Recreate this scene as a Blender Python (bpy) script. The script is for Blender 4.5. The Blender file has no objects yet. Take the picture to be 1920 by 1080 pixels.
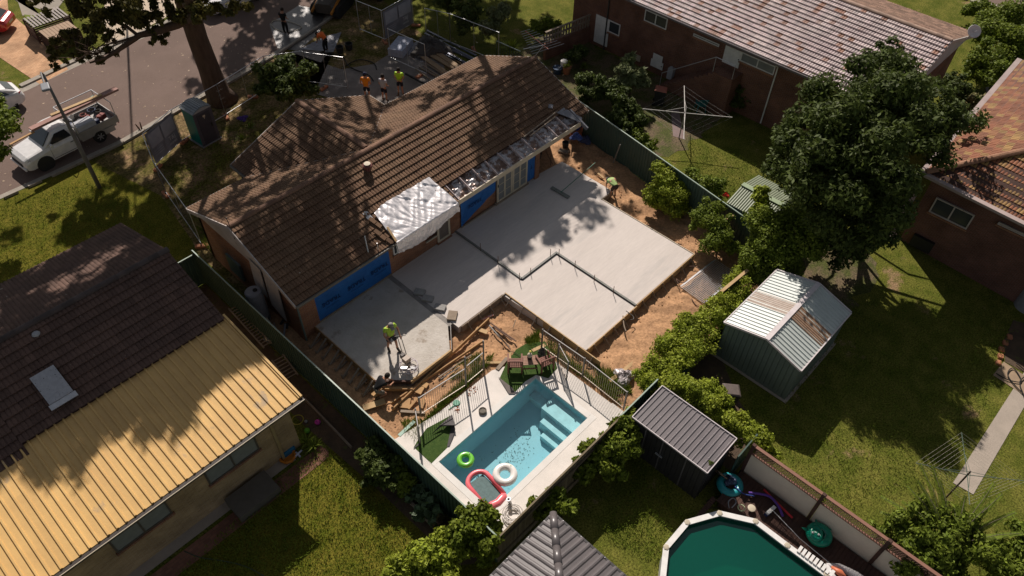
import bpy, bmesh, math, random
import numpy as np
from mathutils import Vector, Matrix
random.seed(7); rng = np.random.default_rng(7)
PI = math.pi
scene = bpy.context.scene
C = scene.collection
# ---------------------------------------------------------------- camera
CAM_H = 25.4; FPX = 1408.85
RX = (0.69083533, -0.72278474, 0.01813169); UPV = (0.52395269, 0.51775821, 0.67631355); BK = (-0.49821695, -0.45772115, 0.73639067)
cam_d = bpy.data.cameras.new('camera'); cam = bpy.data.objects.new('camera', cam_d); C.objects.link(cam)
cam.matrix_world = Matrix(((RX[0], UPV[0], BK[0], 0), (RX[1], UPV[1], BK[1], 0), (RX[2], UPV[2], BK[2], CAM_H), (0, 0, 0, 1)))
cam_d.sensor_width = 36; cam_d.lens = FPX/1920*36; cam_d.clip_end = 2000; cam_d.clip_start = 0.1
scene.camera = cam
# ---------------------------------------------------------------- daylight
SD = Vector((0.6, 0.8, 1/1.19)).normalized()          # direction towards the sun
elev = math.asin(SD.z); az = math.atan2(SD.x, SD.y)
world = bpy.data.worlds.new('World'); scene.world = world; world.use_nodes = True
wn = world.node_tree; bg = wn.nodes['Background']
sky = wn.nodes.new('ShaderNodeTexSky'); sky.sky_type = 'NISHITA'; sky.sun_disc = False
sky.sun_elevation = elev; sky.sun_rotation = az; sky.altitude = 50
hs = wn.nodes.new('ShaderNodeHueSaturation'); hs.inputs['Saturation'].default_value = 0.42; wn.links.new(sky.outputs[0], hs.inputs['Color']); wn.links.new(hs.outputs[0], bg.inputs[0]); bg.inputs[1].default_value = 0.05
sl = bpy.data.lights.new('sun', 'SUN'); sl.energy = 5.0; sl.angle = math.radians(0.55); sl.color = (1.0, 0.905, 0.82)
so = bpy.data.objects.new('sun', sl); C.objects.link(so); so.rotation_euler = SD.to_track_quat('Z', 'Y').to_euler(); so.location = (20, 30, 60)
scene.view_settings.view_transform = 'Standard'; scene.view_settings.look = 'None'
scene.view_settings.exposure = 0.12; scene.view_settings.gamma = 1
scene.render.engine = 'CYCLES'
scene.cycles.max_bounces = 6; scene.cycles.transparent_max_bounces = 6

# ---------------------------------------------------------------- pixel (1920x1080) -> world point
def ray(px, py):
    a, b, c = px-960, 540-py, -FPX
    return Vector([RX[i]*a+UPV[i]*b+BK[i]*c for i in range(3)])
def G(px, py, z=0.0):
    d = ray(px, py); t = (z-CAM_H)/d.z; return Vector((d.x*t, d.y*t, z))
def Gx(px, py, x0):
    d = ray(px, py); t = x0/d.x; return Vector((x0, d.y*t, CAM_H+d.z*t))
def Gy(px, py, y0):
    d = ray(px, py); t = y0/d.y; return Vector((d.x*t, y0, CAM_H+d.z*t))
def SH(p, h):                                   # the point h metres higher towards the sun
    return Vector((p.x+SD.x/SD.z*h, p.y+SD.y/SD.z*h, p.z+h))

# ---------------------------------------------------------------- materials
MATS = {}
def mat(name, col, rough=0.8, col2=None, scale=3.0, bump=0.0, bscale=None, metal=0.0, spec=0.3, detail=4.0, tint=0.0, tfrac=None, spots=None, lo=0.35, hi=0.65, trans=0.0, tcol=None, stretch=None, wear=None, coat=0.0, fine=None):
    """noise mixed two-colour surface; tint = per-face random attribute strength; wear=(colour, scale, threshold)"""
    if name in MATS: return MATS[name]
    m = bpy.data.materials.new(name); m.use_nodes = True; nt = m.node_tree; N = nt.nodes; L = nt.links
    b = N['Principled BSDF']; b.inputs['Roughness'].default_value = rough; b.inputs['Metallic'].default_value = metal
    b.inputs['Specular IOR Level'].default_value = spec
    if coat: b.inputs['Coat Weight'].default_value = coat
    tc = N.new('ShaderNodeTexCoord'); vec = tc.outputs['Object']
    if stretch:
        mp = N.new('ShaderNodeMapping'); mp.inputs['Scale'].default_value = stretch; L.new(vec, mp.inputs[0]); vec = mp.outputs[0]
    def noise(sc, det=detail):
        n = N.new('ShaderNodeTexNoise'); n.inputs['Scale'].default_value = sc; n.inputs['Detail'].default_value = det; n.inputs['Roughness'].default_value = 0.65
        L.new(vec, n.inputs['Vector']); return n.outputs['Fac']
    def ramp(f, a, c):
        r = N.new('ShaderNodeMapRange'); r.inputs[1].default_value = a; r.inputs[2].default_value = c; r.clamp = True; L.new(f, r.inputs[0]); return r.outputs[0]
    def mix(f, a, c, blend='MIX'):
        x = N.new('ShaderNodeMix'); x.data_type = 'RGBA'; x.blend_type = blend
        if isinstance(f, (int, float)): x.inputs[0].default_value = f
        else: L.new(f, x.inputs[0])
        for s, v in ((6, a), (7, c)):
            if isinstance(v, tuple): x.inputs[s].default_value = (*v[:3], 1)
            else: L.new(v, x.inputs[s])
        return x.outputs[2]
    out = None
    if col2: out = mix(ramp(noise(scale), lo, hi), tuple(col), tuple(col2))
    else: out = mix(ramp(noise(scale*1.3), 0.3, 0.7), tuple(c*0.88 for c in col), tuple(min(1, c*1.1) for c in col))
    if tint:
        at = N.new('ShaderNodeAttribute'); at.attribute_name = 'tint'
        if tcol: tf = tfrac or tint; out = mix(ramp(at.outputs['Fac'], 1-tf, 1-tf*.55), out, tuple(tcol))
        mu = N.new('ShaderNodeMath'); mu.operation = 'MULTIPLY_ADD'; L.new(at.outputs['Fac'], mu.inputs[0]); mu.inputs[1].default_value = 7.31; mu.inputs[2].default_value = 0
        fr = N.new('ShaderNodeMath'); fr.operation = 'FRACT'; L.new(mu.outputs[0], fr.inputs[0])
        g = N.new('ShaderNodeMapRange'); g.inputs[3].default_value = 1-tint*0.75; g.inputs[4].default_value = 1+tint*0.6; L.new(fr.outputs[0], g.inputs[0])
        hv = N.new('ShaderNodeHueSaturation'); L.new(g.outputs[0], hv.inputs['Value']); L.new(out, hv.inputs['Color']); out = hv.outputs[0]
    if wear: out = mix(ramp(noise(wear[1], 6), wear[2], wear[2]+0.08), out, tuple(wear[0]))
    if fine:
        g = N.new('ShaderNodeMapRange'); g.inputs[1].default_value = .32; g.inputs[2].default_value = .68; g.inputs[3].default_value = 1-fine[0]; g.inputs[4].default_value = 1+fine[0]; L.new(noise(fine[1], 6), g.inputs[0])
        hv = N.new('ShaderNodeHueSaturation'); L.new(g.outputs[0], hv.inputs['Value']); L.new(out, hv.inputs['Color']); out = hv.outputs[0]
    if spots: out = mix(ramp(noise(spots[1], 2), spots[2], spots[2]+0.03), out, tuple(spots[0]))
    L.new(out, b.inputs['Base Color'])
    if bump:
        bn = N.new('ShaderNodeBump'); bn.inputs['Strength'].default_value = min(1, bump); bn.inputs['Distance'].default_value = 0.03*max(1, bump)
        L.new(noise(bscale or scale*4, 5), bn.inputs['Height']); L.new(bn.outputs[0], b.inputs['Normal'])
    if trans:
        tr = N.new('ShaderNodeBsdfTranslucent'); L.new(out, tr.inputs[0]); ms = N.new('ShaderNodeMixShader'); ms.inputs[0].default_value = trans
        L.new(b.outputs[0], ms.inputs[1]); L.new(tr.outputs[0], ms.inputs[2]); L.new(ms.outputs[0], N['Material Output'].inputs[0])
    MATS[name] = m; return m
def brick_mat(name, c1, c2, mortar, bw=0.23, bh=0.076, bump=0.5, rough=0.9):
    m = bpy.data.materials.new(name); m.use_nodes = True; nt = m.node_tree; N = nt.nodes; L = nt.links; b = N['Principled BSDF']
    b.inputs['Roughness'].default_value = rough; b.inputs['Specular IOR Level'].default_value = 0.2
    uv = N.new('ShaderNodeUVMap'); br = N.new('ShaderNodeTexBrick'); br.inputs['Scale'].default_value = 1
    br.inputs['Brick Width'].default_value = bw; br.inputs['Row Height'].default_value = bh; br.inputs['Mortar Size'].default_value = 0.006
    br.inputs['Color1'].default_value = (*c1, 1); br.inputs['Color2'].default_value = (*c2, 1); br.inputs['Mortar'].default_value = (*mortar, 1)
    L.new(uv.outputs[0], br.inputs[0])
    n = N.new('ShaderNodeTexNoise'); n.inputs['Scale'].default_value = 0.9; n.inputs['Detail'].default_value = 8; L.new(uv.outputs[0], n.inputs[0])
    r = N.new('ShaderNodeMapRange'); r.inputs[1].default_value = 0.3; r.inputs[2].default_value = 0.7; r.inputs[3].default_value = 0.7; r.inputs[4].default_value = 1.25; L.new(n.outputs[0], r.inputs[0])
    h = N.new('ShaderNodeHueSaturation'); L.new(br.outputs[0], h.inputs['Color']); L.new(r.outputs[0], h.inputs['Value']); L.new(h.outputs[0], b.inputs['Base Color'])
    bp = N.new('ShaderNodeBump'); bp.inputs['Strength'].default_value = bump; bp.inputs['Distance'].default_value = 0.01; bp.invert = True; L.new(br.outputs[1], bp.inputs['Height']); L.new(bp.outputs[0], b.inputs['Normal'])
    MATS[name] = m; return m
def glass_mat(name, col=(0.03, 0.04, 0.05), rough=0.08):
    return mat(name, col, rough, spec=0.6, scale=1.0)

# ---------------------------------------------------------------- mesh builder
class MB:
    def __init__(s): s.v = []; s.f = []; s.t = []
    def add(s, vs, fs, tint=None):
        k = len(s.v); s.v += [tuple(v) for v in vs]; s.f += [tuple(i+k for i in f) for f in fs]
        t = random.random() if tint is None else tint; s.t += [t]*len(fs); return s
    def box(s, a, b, bev=0):
        x0, x1 = sorted((a[0], b[0])); y0, y1 = sorted((a[1], b[1])); z0, z1 = sorted((a[2], b[2]))
        vs = [(x0,y0,z0),(x1,y0,z0),(x1,y1,z0),(x0,y1,z0),(x0,y0,z1),(x1,y0,z1),(x1,y1,z1),(x0,y1,z1)]
        return s.add(vs, [(0,3,2,1),(4,5,6,7),(0,1,5,4),(1,2,6,5),(2,3,7,6),(3,0,4,7)])
    def obox(s, c, ax, half):                      # oriented box: axes (3 vectors), half sizes
        c = Vector(c); X, Y, Z = [Vector(a).normalized()*h for a, h in zip(ax, half)]
        vs = [c-X-Y-Z, c+X-Y-Z, c+X+Y-Z, c-X+Y-Z, c-X-Y+Z, c+X-Y+Z, c+X+Y+Z, c-X+Y+Z]
        return s.add(vs, [(0,3,2,1),(4,5,6,7),(0,1,5,4),(1,2,6,5),(2,3,7,6),(3,0,4,7)])
    def beam(s, a, b, w, h, up=(0,0,1)):           # rectangular bar from a to b
        a = Vector(a); b = Vector(b); d = b-a
        if d.length < 1e-5: return s
        u = Vector(up)
        if abs(d.normalized().dot(u)) > 0.98: u = Vector((1,0,0))
        side = d.cross(u).normalized(); upv = side.cross(d).normalized()
        return s.obox((a+b)/2, (d, side, upv), (d.length/2, w/2, h/2))
    def tube(s, pts, r, n=6, cap=True):
        pts = [Vector(p) for p in pts]; rs = r if isinstance(r, (list, tuple)) else [r]*len(pts)
        vs = []; prev = None
        for i, p in enumerate(pts):
            d = (pts[min(i+1, len(pts)-1)]-pts[max(i-1, 0)]).normalized()
            if prev is None:
                u = d.cross(Vector((0,0,1)));  u = u if u.length > 0.05 else d.cross(Vector((1,0,0))); u.normalize()
            else:
                u = prev-d*prev.dot(d); u = u.normalized() if u.length > 1e-4 else prev
            prev = u; w = d.cross(u)
            for k in range(n):
                a = 2*PI*k/n; vs.append(p+(u*math.cos(a)+w*math.sin(a))*rs[i])
        fs = [(i*n+k, i*n+(k+1)%n, (i+1)*n+(k+1)%n, (i+1)*n+k) for i in range(len(pts)-1) for k in range(n)]
        if cap: fs += [tuple(range(n))[::-1], tuple((len(pts)-1)*n+k for k in range(n))]
        return s.add(vs, fs)
    def lathe(s, c, prof, n=16, ax=None):          # prof [(r,z)...] round vertical axis through c
        c = Vector(c); vs = []
        if ax is None: U, V, W = Vector((1,0,0)), Vector((0,1,0)), Vector((0,0,1))
        else:
            W = Vector(ax).normalized(); U = W.orthogonal().normalized(); V = W.cross(U)
        for r, z in prof:
            for k in range(n):
                a = 2*PI*k/n; vs.append(c+U*r*math.cos(a)+V*r*math.sin(a)+W*z)
        fs = [(i*n+k, i*n+(k+1)%n, (i+1)*n+(k+1)%n, (i+1)*n+k) for i in range(len(prof)-1) for k in range(n)]
        if prof[0][0] > 1e-4: fs.append(tuple(range(n))[::-1])
        if prof[-1][0] > 1e-4: fs.append(tuple((len(prof)-1)*n+k for k in range(n)))
        return s.add(vs, fs)
    def poly(s, pts, h=0.0):                       # polygon, extruded down by h
        pts = [Vector(p) for p in pts]; n = len(pts)
        ar = sum(pts[i].x*pts[(i+1)%n].y-pts[(i+1)%n].x*pts[i].y for i in range(n))
        if ar < 0: pts = pts[::-1]
        if not h: return s.add(pts, [tuple(range(n))])
        low = [p-Vector((0,0,h)) for p in pts]
        return s.add(pts+low, [tuple(range(n)), tuple(range(2*n-1, n-1, -1))]+[(i, i+n, (i+1)%n+n, (i+1)%n) for i in range(n)])
    def build(s, name, m, parent=None, smooth=False, bevel=0.0, uv=True, **kw):
        me = bpy.data.meshes.new(name); me.from_pydata(s.v, [], s.f); me.update()
        at = me.attributes.new('tint', 'FLOAT', 'FACE'); at.data.foreach_set('value', s.t)
        if uv:
            ul = me.uv_layers.new(name='UVMap'); data = np.zeros((len(me.loops), 2), dtype=np.float32); co = s.v
            for p in me.polygons:
                nx, ny, nz = (abs(q) for q in p.normal)
                for li in p.loop_indices:
                    x, y, z = co[me.loops[li].vertex_index]
                    data[li] = (x, y) if nz > max(nx, ny) else ((y, z) if nx > ny else (x, z))
            ul.data.foreach_set('uv', data.ravel())
        me.materials.append(m if not isinstance(m, str) else MATS[m])
        if smooth: me.polygons.foreach_set('use_smooth', [True]*len(me.polygons))
        o = bpy.data.objects.new(name, me); C.objects.link(o)
        if parent is not None:
            o.parent = parent
            if parent.get('_w'): o.matrix_parent_inverse = Matrix.Translation(-Vector(parent.location))
        if bevel:
            md = o.modifiers.new('bevel', 'BEVEL'); md.width = bevel; md.segments = 2; md.limit_method = 'ANGLE'
        for k, v in kw.items(): o[k] = v
        return o
def thing(name, label, cat, loc=(0,0,0), rz=0.0, group=None, worldparts=False):
    """Empty at the thing's base. worldparts: its parts are written in world coordinates."""
    o = bpy.data.objects.new(name, None); C.objects.link(o); o.empty_display_size = 0.2
    o.location = loc; o.rotation_euler = (0, 0, rz); o['label'] = label; o['category'] = cat
    if group: o['group'] = group
    if worldparts: o['_w'] = 1
    return o
def tag(o, label, cat, group=None):
    o['label'] = label; o['category'] = cat
    if group: o['group'] = group
    return o
def struct(o): o['kind'] = 'structure'; return o
def dup(root, loc, rz=None, label=None):
    r = root.copy(); C.objects.link(r); r.location = loc
    if rz is not None: r.rotation_euler = (0, 0, rz)
    if label: r['label'] = label
    for ch in list(root.children):
        c = ch.copy(); C.objects.link(c); c.parent = r
        for g in list(ch.children):
            d = g.copy(); C.objects.link(d); d.parent = c
    return r

def beams(name, lst, w, h, m, parent):            # each bar a part of its own
    for a, b in lst: mb = MB(); mb.beam(a, b, w, h); mb.build(name, m, parent)
# ---------------------------------------------------------------- sheet roofs: tiles or metal ribs, clipped to a polygon
def sheet(poly, period=0.3, prof='tile', course=0.33, butt=0.035, rough_jit=0.004, v0=None, amp=0.022):
    """poly: planar convex 3D polygon. Returns (verts, faces, tint) of a profiled sheet running down the slope."""
    P = [Vector(p) for p in poly]; n = Vector((0,0,0))
    for i in range(len(P)): n += (P[i]-P[0]).cross(P[(i+1)%len(P)]-P[0])
    n.normalize();  n = n if n.z > 0 else -n
    u = Vector((0,0,1)).cross(n)
    u = Vector((1,0,0)) if u.length < 1e-3 else u.normalized()
    v = n.cross(u)                                  # up the slope
    o = P[0]; us = [(p-o).dot(u) for p in P]; vs_ = [(p-o).dot(v) for p in P]
    u0, u1 = min(us), max(us); va, vb = min(vs_), max(vs_)
    if v0 is not None: va = va-((va-(Vector(v0)-o).dot(v)) % course)
    tk = 2 if prof == 'tile' else 1
    if prof == 'tile': period = period/2; pf = [(0, 0), (0.2, 0.75), (0.5, 1.0), (0.8, 0.75)]
    elif prof == 'rib': pf = [(0, 0), (0.72, 0), (0.78, 1), (0.94, 1)]
    elif prof == 'corr': pf = [(0, 0), (0.25, 0.7), (0.5, 1), (0.75, 0.7)]
    elif prof == 'bold': pf = [(0, 0), (0.35, 0.0), (0.5, 0.8), (0.68, 1), (0.86, 0.8)]
    verts = []; faces = []; tints = []
    nu = int(math.ceil((u1-u0)/period)); cols = [u0+(k+a)*period for k in range(nu) for a, _ in pf]+[u0+nu*period]
    hs = [h for k in range(nu) for _, h in pf]+[pf[0][1]]; nc = len(cols); per = len(pf)
    if course:
        nv = int(math.ceil((vb-va)/course)); rows = []
        for j in range(nv): rows += [(va+j*course, butt, j), (va+(j+1)*course, 0.004, j)]
    else:
        L = 3.0; nv = max(1, int(math.ceil((vb-va)/L))); rows = [(va+j*L, 0.0, j) for j in range(nv+1)]
    rnd = {}
    for ri, (vv, hb, j) in enumerate(rows):
        for ci, cu in enumerate(cols):
            k = ci//per; key = (k//tk, j)
            if key not in rnd: rnd[key] = (random.random(), random.uniform(-1, 1)*rough_jit)
            verts.append(o+u*cu+v*vv+n*(hs[ci]*amp+hb+rnd[key][1]))
    for ri in range(len(rows)-1):
        for ci in range(nc-1):
            a = ri*nc+ci; faces.append((a, a+1, a+nc+1, a+nc)); tints.append(rnd[(ci//per//tk, rows[ri][2])][0])
    bm = bmesh.new(); fl = bm.faces.layers.float.new('tint'); bv = [bm.verts.new(q) for q in verts]
    for f, t in zip(faces, tints):
        bf = bm.faces.new([bv[i] for i in f]); bf[fl] = t
    cen = sum(P, Vector((0,0,0)))/len(P)
    for i in range(len(P)):
        a, b = P[i], P[(i+1)%len(P)]; pn = (b-a).cross(n).normalized()
        if (cen-a).dot(pn) > 0: pn = -pn
        bmesh.ops.bisect_plane(bm, geom=bm.verts[:]+bm.edges[:]+bm.faces[:], plane_co=a, plane_no=pn, clear_outer=True)
    bm.verts.index_update(); vv = [q.co.copy() for q in bm.verts]; ff = [tuple(q.index for q in f.verts) for f in bm.faces]; tt = [f[fl] for f in bm.faces]
    bm.free(); return vv, ff, tt
def add_sheet(mb, *a, **k):
    v, f, t = sheet(*a, **k); o = len(mb.v); mb.v += [tuple(q) for q in v]; mb.f += [tuple(i+o for i in g) for g in f]; mb.t += t; return mb
def slab_under(mb, poly, th=0.06):                 # solid deck just below a roof sheet
    P = [Vector(p) for p in poly]; n = Vector((0,0,0))
    for i in range(len(P)): n += (P[i]-P[0]).cross(P[(i+1)%len(P)]-P[0])
    n.normalize(); n = n if n.z > 0 else -n
    return mb.poly([p-n*0.01 for p in P], th)
def ridge_caps(mb, a, b, r=0.13, seg=0.4, n=6):
    a = Vector(a); b = Vector(b); d = b-a; L = d.length; d.normalize(); side = d.cross(Vector((0,0,1))).normalized(); up = side.cross(d)
    k = max(1, int(L/seg)); s = L/k
    for i in range(k):
        p0 = a+d*(i*s); p1 = a+d*((i+1)*s+0.03); vs = []
        for p, rr in ((p0, r*1.0), (p1, r*1.12)):
            for q in range(n+1):
                t = PI*q/n; vs.append(p+side*math.cos(t)*rr+up*(math.sin(t)*rr*0.75-0.02+random.uniform(-.003,.003)))
        fs = [(q, q+1, n+1+q+1, n+1+q) for q in range(n)]+[tuple(range(n, -1, -1)), tuple(range(n+1, 2*n+2))]
        mb.add(vs, fs)
    return mb

# ---------------------------------------------------------------- foliage
def leaves(blobs, count, size, elong=1.8, droop=0.0, shell=0.55, jitter=1.0, seed=0):
    """leaf quads scattered through blobs [(centre, (rx,ry,rz))...] -> verts, faces arrays, tint per face"""
    r = np.random.default_rng(seed+11); vol = np.array([b[1][0]*b[1][1]+b[1][0]*b[1][2] for b in blobs]); vol = vol/vol.sum()
    idx = r.choice(len(blobs), count, p=vol)
    c = np.array([tuple(b[0]) for b in blobs])[idx]; R = np.array([b[1] for b in blobs])[idx]
    d = r.normal(size=(count, 3)); d /= np.linalg.norm(d, axis=1)[:, None]
    rad = shell+(1-shell)*r.random(count)**0.8; lump = 1+0.22*np.sin(d[:, 0]*5+idx)*np.cos(d[:, 1]*6+idx*2)+0.12*np.sin(d[:, 2]*9+idx)
    inner = r.random(count) < 0.25; rad = np.where(inner, r.random(count)*0.8, rad*lump)
    p = c+d*R*rad[:, None]
    nrm = d*0.7+r.normal(size=(count, 3))*0.55*jitter+np.array([0, 0, 0.45]); nrm /= np.linalg.norm(nrm, axis=1)[:, None]
    t = np.cross(nrm, r.normal(size=(count, 3))); t /= np.linalg.norm(t, axis=1)[:, None]
    if droop: t = t*(1-droop)+np.array([0, 0, -1])*droop; t /= np.linalg.norm(t, axis=1)[:, None]
    w = np.cross(nrm, t); w /= np.linalg.norm(w, axis=1)[:, None]
    s = size*(0.6+0.8*r.random(count))[:, None]
    a = p-t*s*elong*0.5; b = p+w*s*0.5+nrm*s*0.08; e = p+t*s*elong*0.5; f = p-w*s*0.5+nrm*s*0.08
    V = np.stack([a, b, e, f], 1).reshape(-1, 3); return V, r.random(count), idx
def leaf_obj(name, V, tint, m, parent=None):
    n = len(V)//4; me = bpy.data.meshes.new(name); me.vertices.add(len(V)); me.vertices.foreach_set('co', V.astype(np.float32).ravel())
    me.loops.add(n*4); me.loops.foreach_set('vertex_index', np.arange(n*4, dtype=np.int32)); me.polygons.add(n)
    me.polygons.foreach_set('loop_start', np.arange(0, n*4, 4, dtype=np.int32)); me.polygons.foreach_set('loop_total', np.full(n, 4, dtype=np.int32))
    me.update(calc_edges=True); at = me.attributes.new('tint', 'FLOAT', 'FACE'); at.data.foreach_set('value', tint.astype(np.float32))
    me.materials.append(m); o = bpy.data.objects.new(name, me); C.objects.link(o)
    if parent is not None:
        o.parent = parent
        if parent.get('_w'): o.matrix_parent_inverse = Matrix.Translation(-Vector(parent.location))
    return o
def plant(name, label, cat, base, blobs, count, size, m, trunk=None, bark='bark', group=None, elong=1.8, droop=0.0, seed=None, shell=0.55, limbs=True, foliage='crown', sub=7, spread=0.55, core=0.7):
    """tree or shrub in world coordinates: every blob is broken into smaller clumps so that the outline is uneven"""
    t = thing(name, label, cat, loc=base, group=group, worldparts=True)
    sd = seed if seed is not None else int(abs(base[0]*31+base[1]*17)*10) % 9999; r = random.Random(sd); cl = []
    for c, R in blobs:
        c = Vector(c); R = (R, R, R) if isinstance(R, (int, float)) else R
        cl.append((c, tuple(q*core for q in R)))
        for k in range(sub):
            d = Vector((r.gauss(0, 1), r.gauss(0, 1), r.gauss(0, 0.8))).normalized(); q = r.uniform(0.25, 0.5)
            cl.append((c+Vector((d.x*R[0], d.y*R[1], d.z*R[2]))*r.uniform(spread, spread+0.45), tuple(x*q for x in R)))
    V, tt, ii = leaves(cl, count, size, elong, droop, shell, seed=sd)
    leaf_obj(foliage, V, tt, m, t)
    if trunk:
        mb = MB(); b = Vector(base); top = sum([Vector(c) for c, _ in blobs], Vector((0,0,0)))/len(blobs)
        pts = [b+(top-b)*k/5+Vector((r.uniform(-1,1), r.uniform(-1,1), 0))*trunk*(0.0 if k == 0 else 0.8) for k in range(6)]
        mb.tube(pts, [trunk*(1.15-0.17*k) for k in range(6)], 8)
        if limbs:
            for c, R in blobs:
                k = r.randint(1, 4); s = pts[k]; e = Vector(c); md = (s+e)/2+Vector((r.uniform(-.2,.2), r.uniform(-.2,.2), 0.15*(e-s).length))
                mb.tube([s, md, e], [trunk*0.45, trunk*0.3, trunk*0.1], 6)
        mb.build('trunk', MATS[bark], t, smooth=True)
    return t
# ================================================================ materials
lawn = mat('lawn', (0.072,0.09,0.012), 0.95, (0.15,0.145,0.03), 1.1, bump=1.0, bscale=26, spec=0.05, detail=12, wear=((0.27,0.18,0.10), 0.42, 0.61), lo=0.36, hi=0.64, fine=(0.75, 15))
lush = mat('lush lawn', (0.075,0.085,0.008), 0.95, (0.15,0.13,0.02), 1.6, bump=1.0, bscale=28, spec=0.05, detail=12, wear=((0.23,0.18,0.07), 0.5, 0.66), fine=(0.75, 16))
verge = mat('verge', (0.09,0.082,0.02), 0.95, (0.20,0.14,0.07), 0.8, bump=1.0, bscale=20, spec=0.05, detail=12, wear=((0.30,0.19,0.11), 0.9, 0.57), lo=0.42, hi=0.58, fine=(0.7, 8))
bedsoil = mat('bed soil', (0.07,0.05,0.035), 0.95, (0.12,0.08,0.05), 2, bump=1.0, bscale=14, detail=8, spots=((0.10,0.10,0.035), 2.5, 0.62))
sand = mat('sand', (0.47,0.275,0.15), 0.95, (0.30,0.175,0.10), 0.9, bump=1.0, bscale=9, detail=10, spec=0.05, lo=0.4, hi=0.68, fine=(0.3, 9))
asphalt = mat('asphalt', (0.150,0.105,0.086), 0.92, (0.185,0.130,0.108), 0.35, bump=0.6, bscale=60, detail=8, spec=0.25, wear=((0.125,0.09,0.078), 0.25, 0.62), fine=(0.12,40))
kerbm = mat('kerb concrete', (0.36,0.32,0.27), 0.9, (0.28,0.25,0.21), 2, bump=0.5, bscale=30)
conc = mat('new concrete', (0.625,0.565,0.52), 0.85, (0.555,0.50,0.46), 0.5, bump=0.35, bscale=12, detail=9, spec=0.25, stretch=(0.45,3.2,1), lo=0.3, hi=0.72, wear=((0.53,0.485,0.45), 0.35, 0.56), fine=(.06, 5))
concrough = mat('rough concrete', (0.54,0.50,0.45), 0.9, (0.44,0.40,0.35), 1.2, bump=0.8, bscale=9, detail=9, wear=((0.33,0.28,0.23), 1.1, 0.57))
deckm = mat('pool deck', (0.76,0.70,0.645), 0.85, (0.64,0.60,0.55), 1.1, bump=0.3, bscale=40, wear=((0.50,0.42,0.35), 2.0, 0.70))
pathm = mat('path concrete', (0.40,0.34,0.28), 0.9, (0.34,0.29,0.24), 1.5, bump=0.5, bscale=30)
brick_mat('red brick', (0.20,0.085,0.05), (0.15,0.065,0.045), (0.22,0.18,0.15))
brick_mat('house brick', (0.32,0.14,0.07), (0.24,0.10,0.055), (0.30,0.24,0.19))
brick_mat('tan brick', (0.42,0.29,0.155), (0.33,0.22,0.115), (0.40,0.32,0.22))
brick_mat('dark brick', (0.17,0.075,0.055), (0.13,0.06,0.045), (0.17,0.13,0.11))
brick_mat('paver', (0.55,0.33,0.19), (0.44,0.25,0.14), (0.30,0.20,0.13), 0.24, 0.12, 0.4)
brick_mat('path brick', (0.27,0.13,0.085), (0.20,0.095,0.065), (0.13,0.09,0.07), 0.24, 0.12, 0.5)
tile_main = mat('brown roof tile', (0.130,0.072,0.043), 0.85, (0.185,0.112,0.066), 0.7, bump=0.5, bscale=30, tint=0.2, spec=0.25, spots=((0.45,0.40,0.33), 4.6, 0.745), lo=0.3, hi=0.7)
tile_dark = mat('dark roof tile', (0.098,0.060,0.048), 0.88, (0.135,0.080,0.060), 0.7, bump=0.5, bscale=30, tint=0.25, spots=((0.40,0.36,0.30), 4.2, 0.74), lo=0.3, hi=0.7)
tile_grey = mat('weathered roof tile', (0.44,0.335,0.335), 0.4, (0.53,0.44,0.42), 0.8, bump=0.4, bscale=20, tint=0.3, tfrac=.16, tcol=(0.30,0.15,0.10), spec=0.7, lo=0.3, hi=0.7)
tile_greyd = mat('weathered rear roof tile', (0.20,0.12,0.085), 0.8, (0.26,0.16,0.11), 1.0, bump=0.4, bscale=20, tint=0.5, spec=0.3)
tile_red = mat('red and mustard roof tile', (0.22,0.075,0.035), 0.7, (0.26,0.10,0.045), 1.1, bump=0.4, bscale=30, tint=0.35, tfrac=.42, tcol=(0.31,0.18,0.06), spec=0.35, spots=((0.6,0.5,0.4), 3.0, 0.76))
capm = mat('ridge tile', (0.22,0.125,0.08), 0.85, (0.17,0.095,0.065), 2, bump=0.5, bscale=30, tint=0.3)
capr = mat('red ridge tile', (0.33,0.18,0.11), 0.85, (0.25,0.13,0.08), 2, bump=0.5, bscale=30, tint=0.3)
yellow = mat('cream yellow roof metal', (0.66,0.425,0.155), 0.6, (0.58,0.365,0.135), 1.5, bump=0.15, bscale=8, tint=0.06, stretch=(1.0,0.6,1), wear=((0.40,0.29,0.17), 1.1, 0.62), spec=0.4)
white = mat('white paint', (0.72,0.70,0.67), 0.5, spec=0.4)
offwhite = mat('cream paint', (0.58,0.50,0.38), 0.6, (0.50,0.43,0.32), 2)
dirtywhite = mat('weathered white paint', (0.50,0.45,0.42), 0.8, (0.40,0.35,0.32), 1.2, wear=((0.30,0.22,0.18), 2.5, 0.62))
greenfence = mat('green fence metal', (0.055,0.095,0.075), 0.5, (0.045,0.08,0.062), 0.8, spec=0.4)
greencap = mat('pale green metal', (0.30,0.38,0.31), 0.35, (0.26,0.33,0.27), 2, spec=0.6)
shedroof = mat('pale green roof metal', (0.53,0.57,0.54), 0.4, (0.47,0.51,0.48), 1, spec=0.6, wear=((0.34,0.31,0.28), 1.3, 0.68))
rustsheet = mat('brown translucent sheet', (0.36,0.23,0.15), 0.7, (0.27,0.17,0.11), 3, wear=((0.20,0.13,0.09), 4, 0.58))
shedwall = mat('shed wall metal', (0.15,0.19,0.165), 0.5, (0.13,0.165,0.145), 1, spec=0.4)
smallroof = mat('grey green roof metal', (0.22,0.25,0.17), 0.5, (0.18,0.21,0.14), 1.3, spec=0.4)
darkroof = mat('charcoal roof metal', (0.16,0.14,0.145), 0.35, (0.13,0.115,0.12), 1.2, spec=0.6)
darkwall = mat('charcoal wall metal', (0.035,0.033,0.034), 0.5, spec=0.4)
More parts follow.
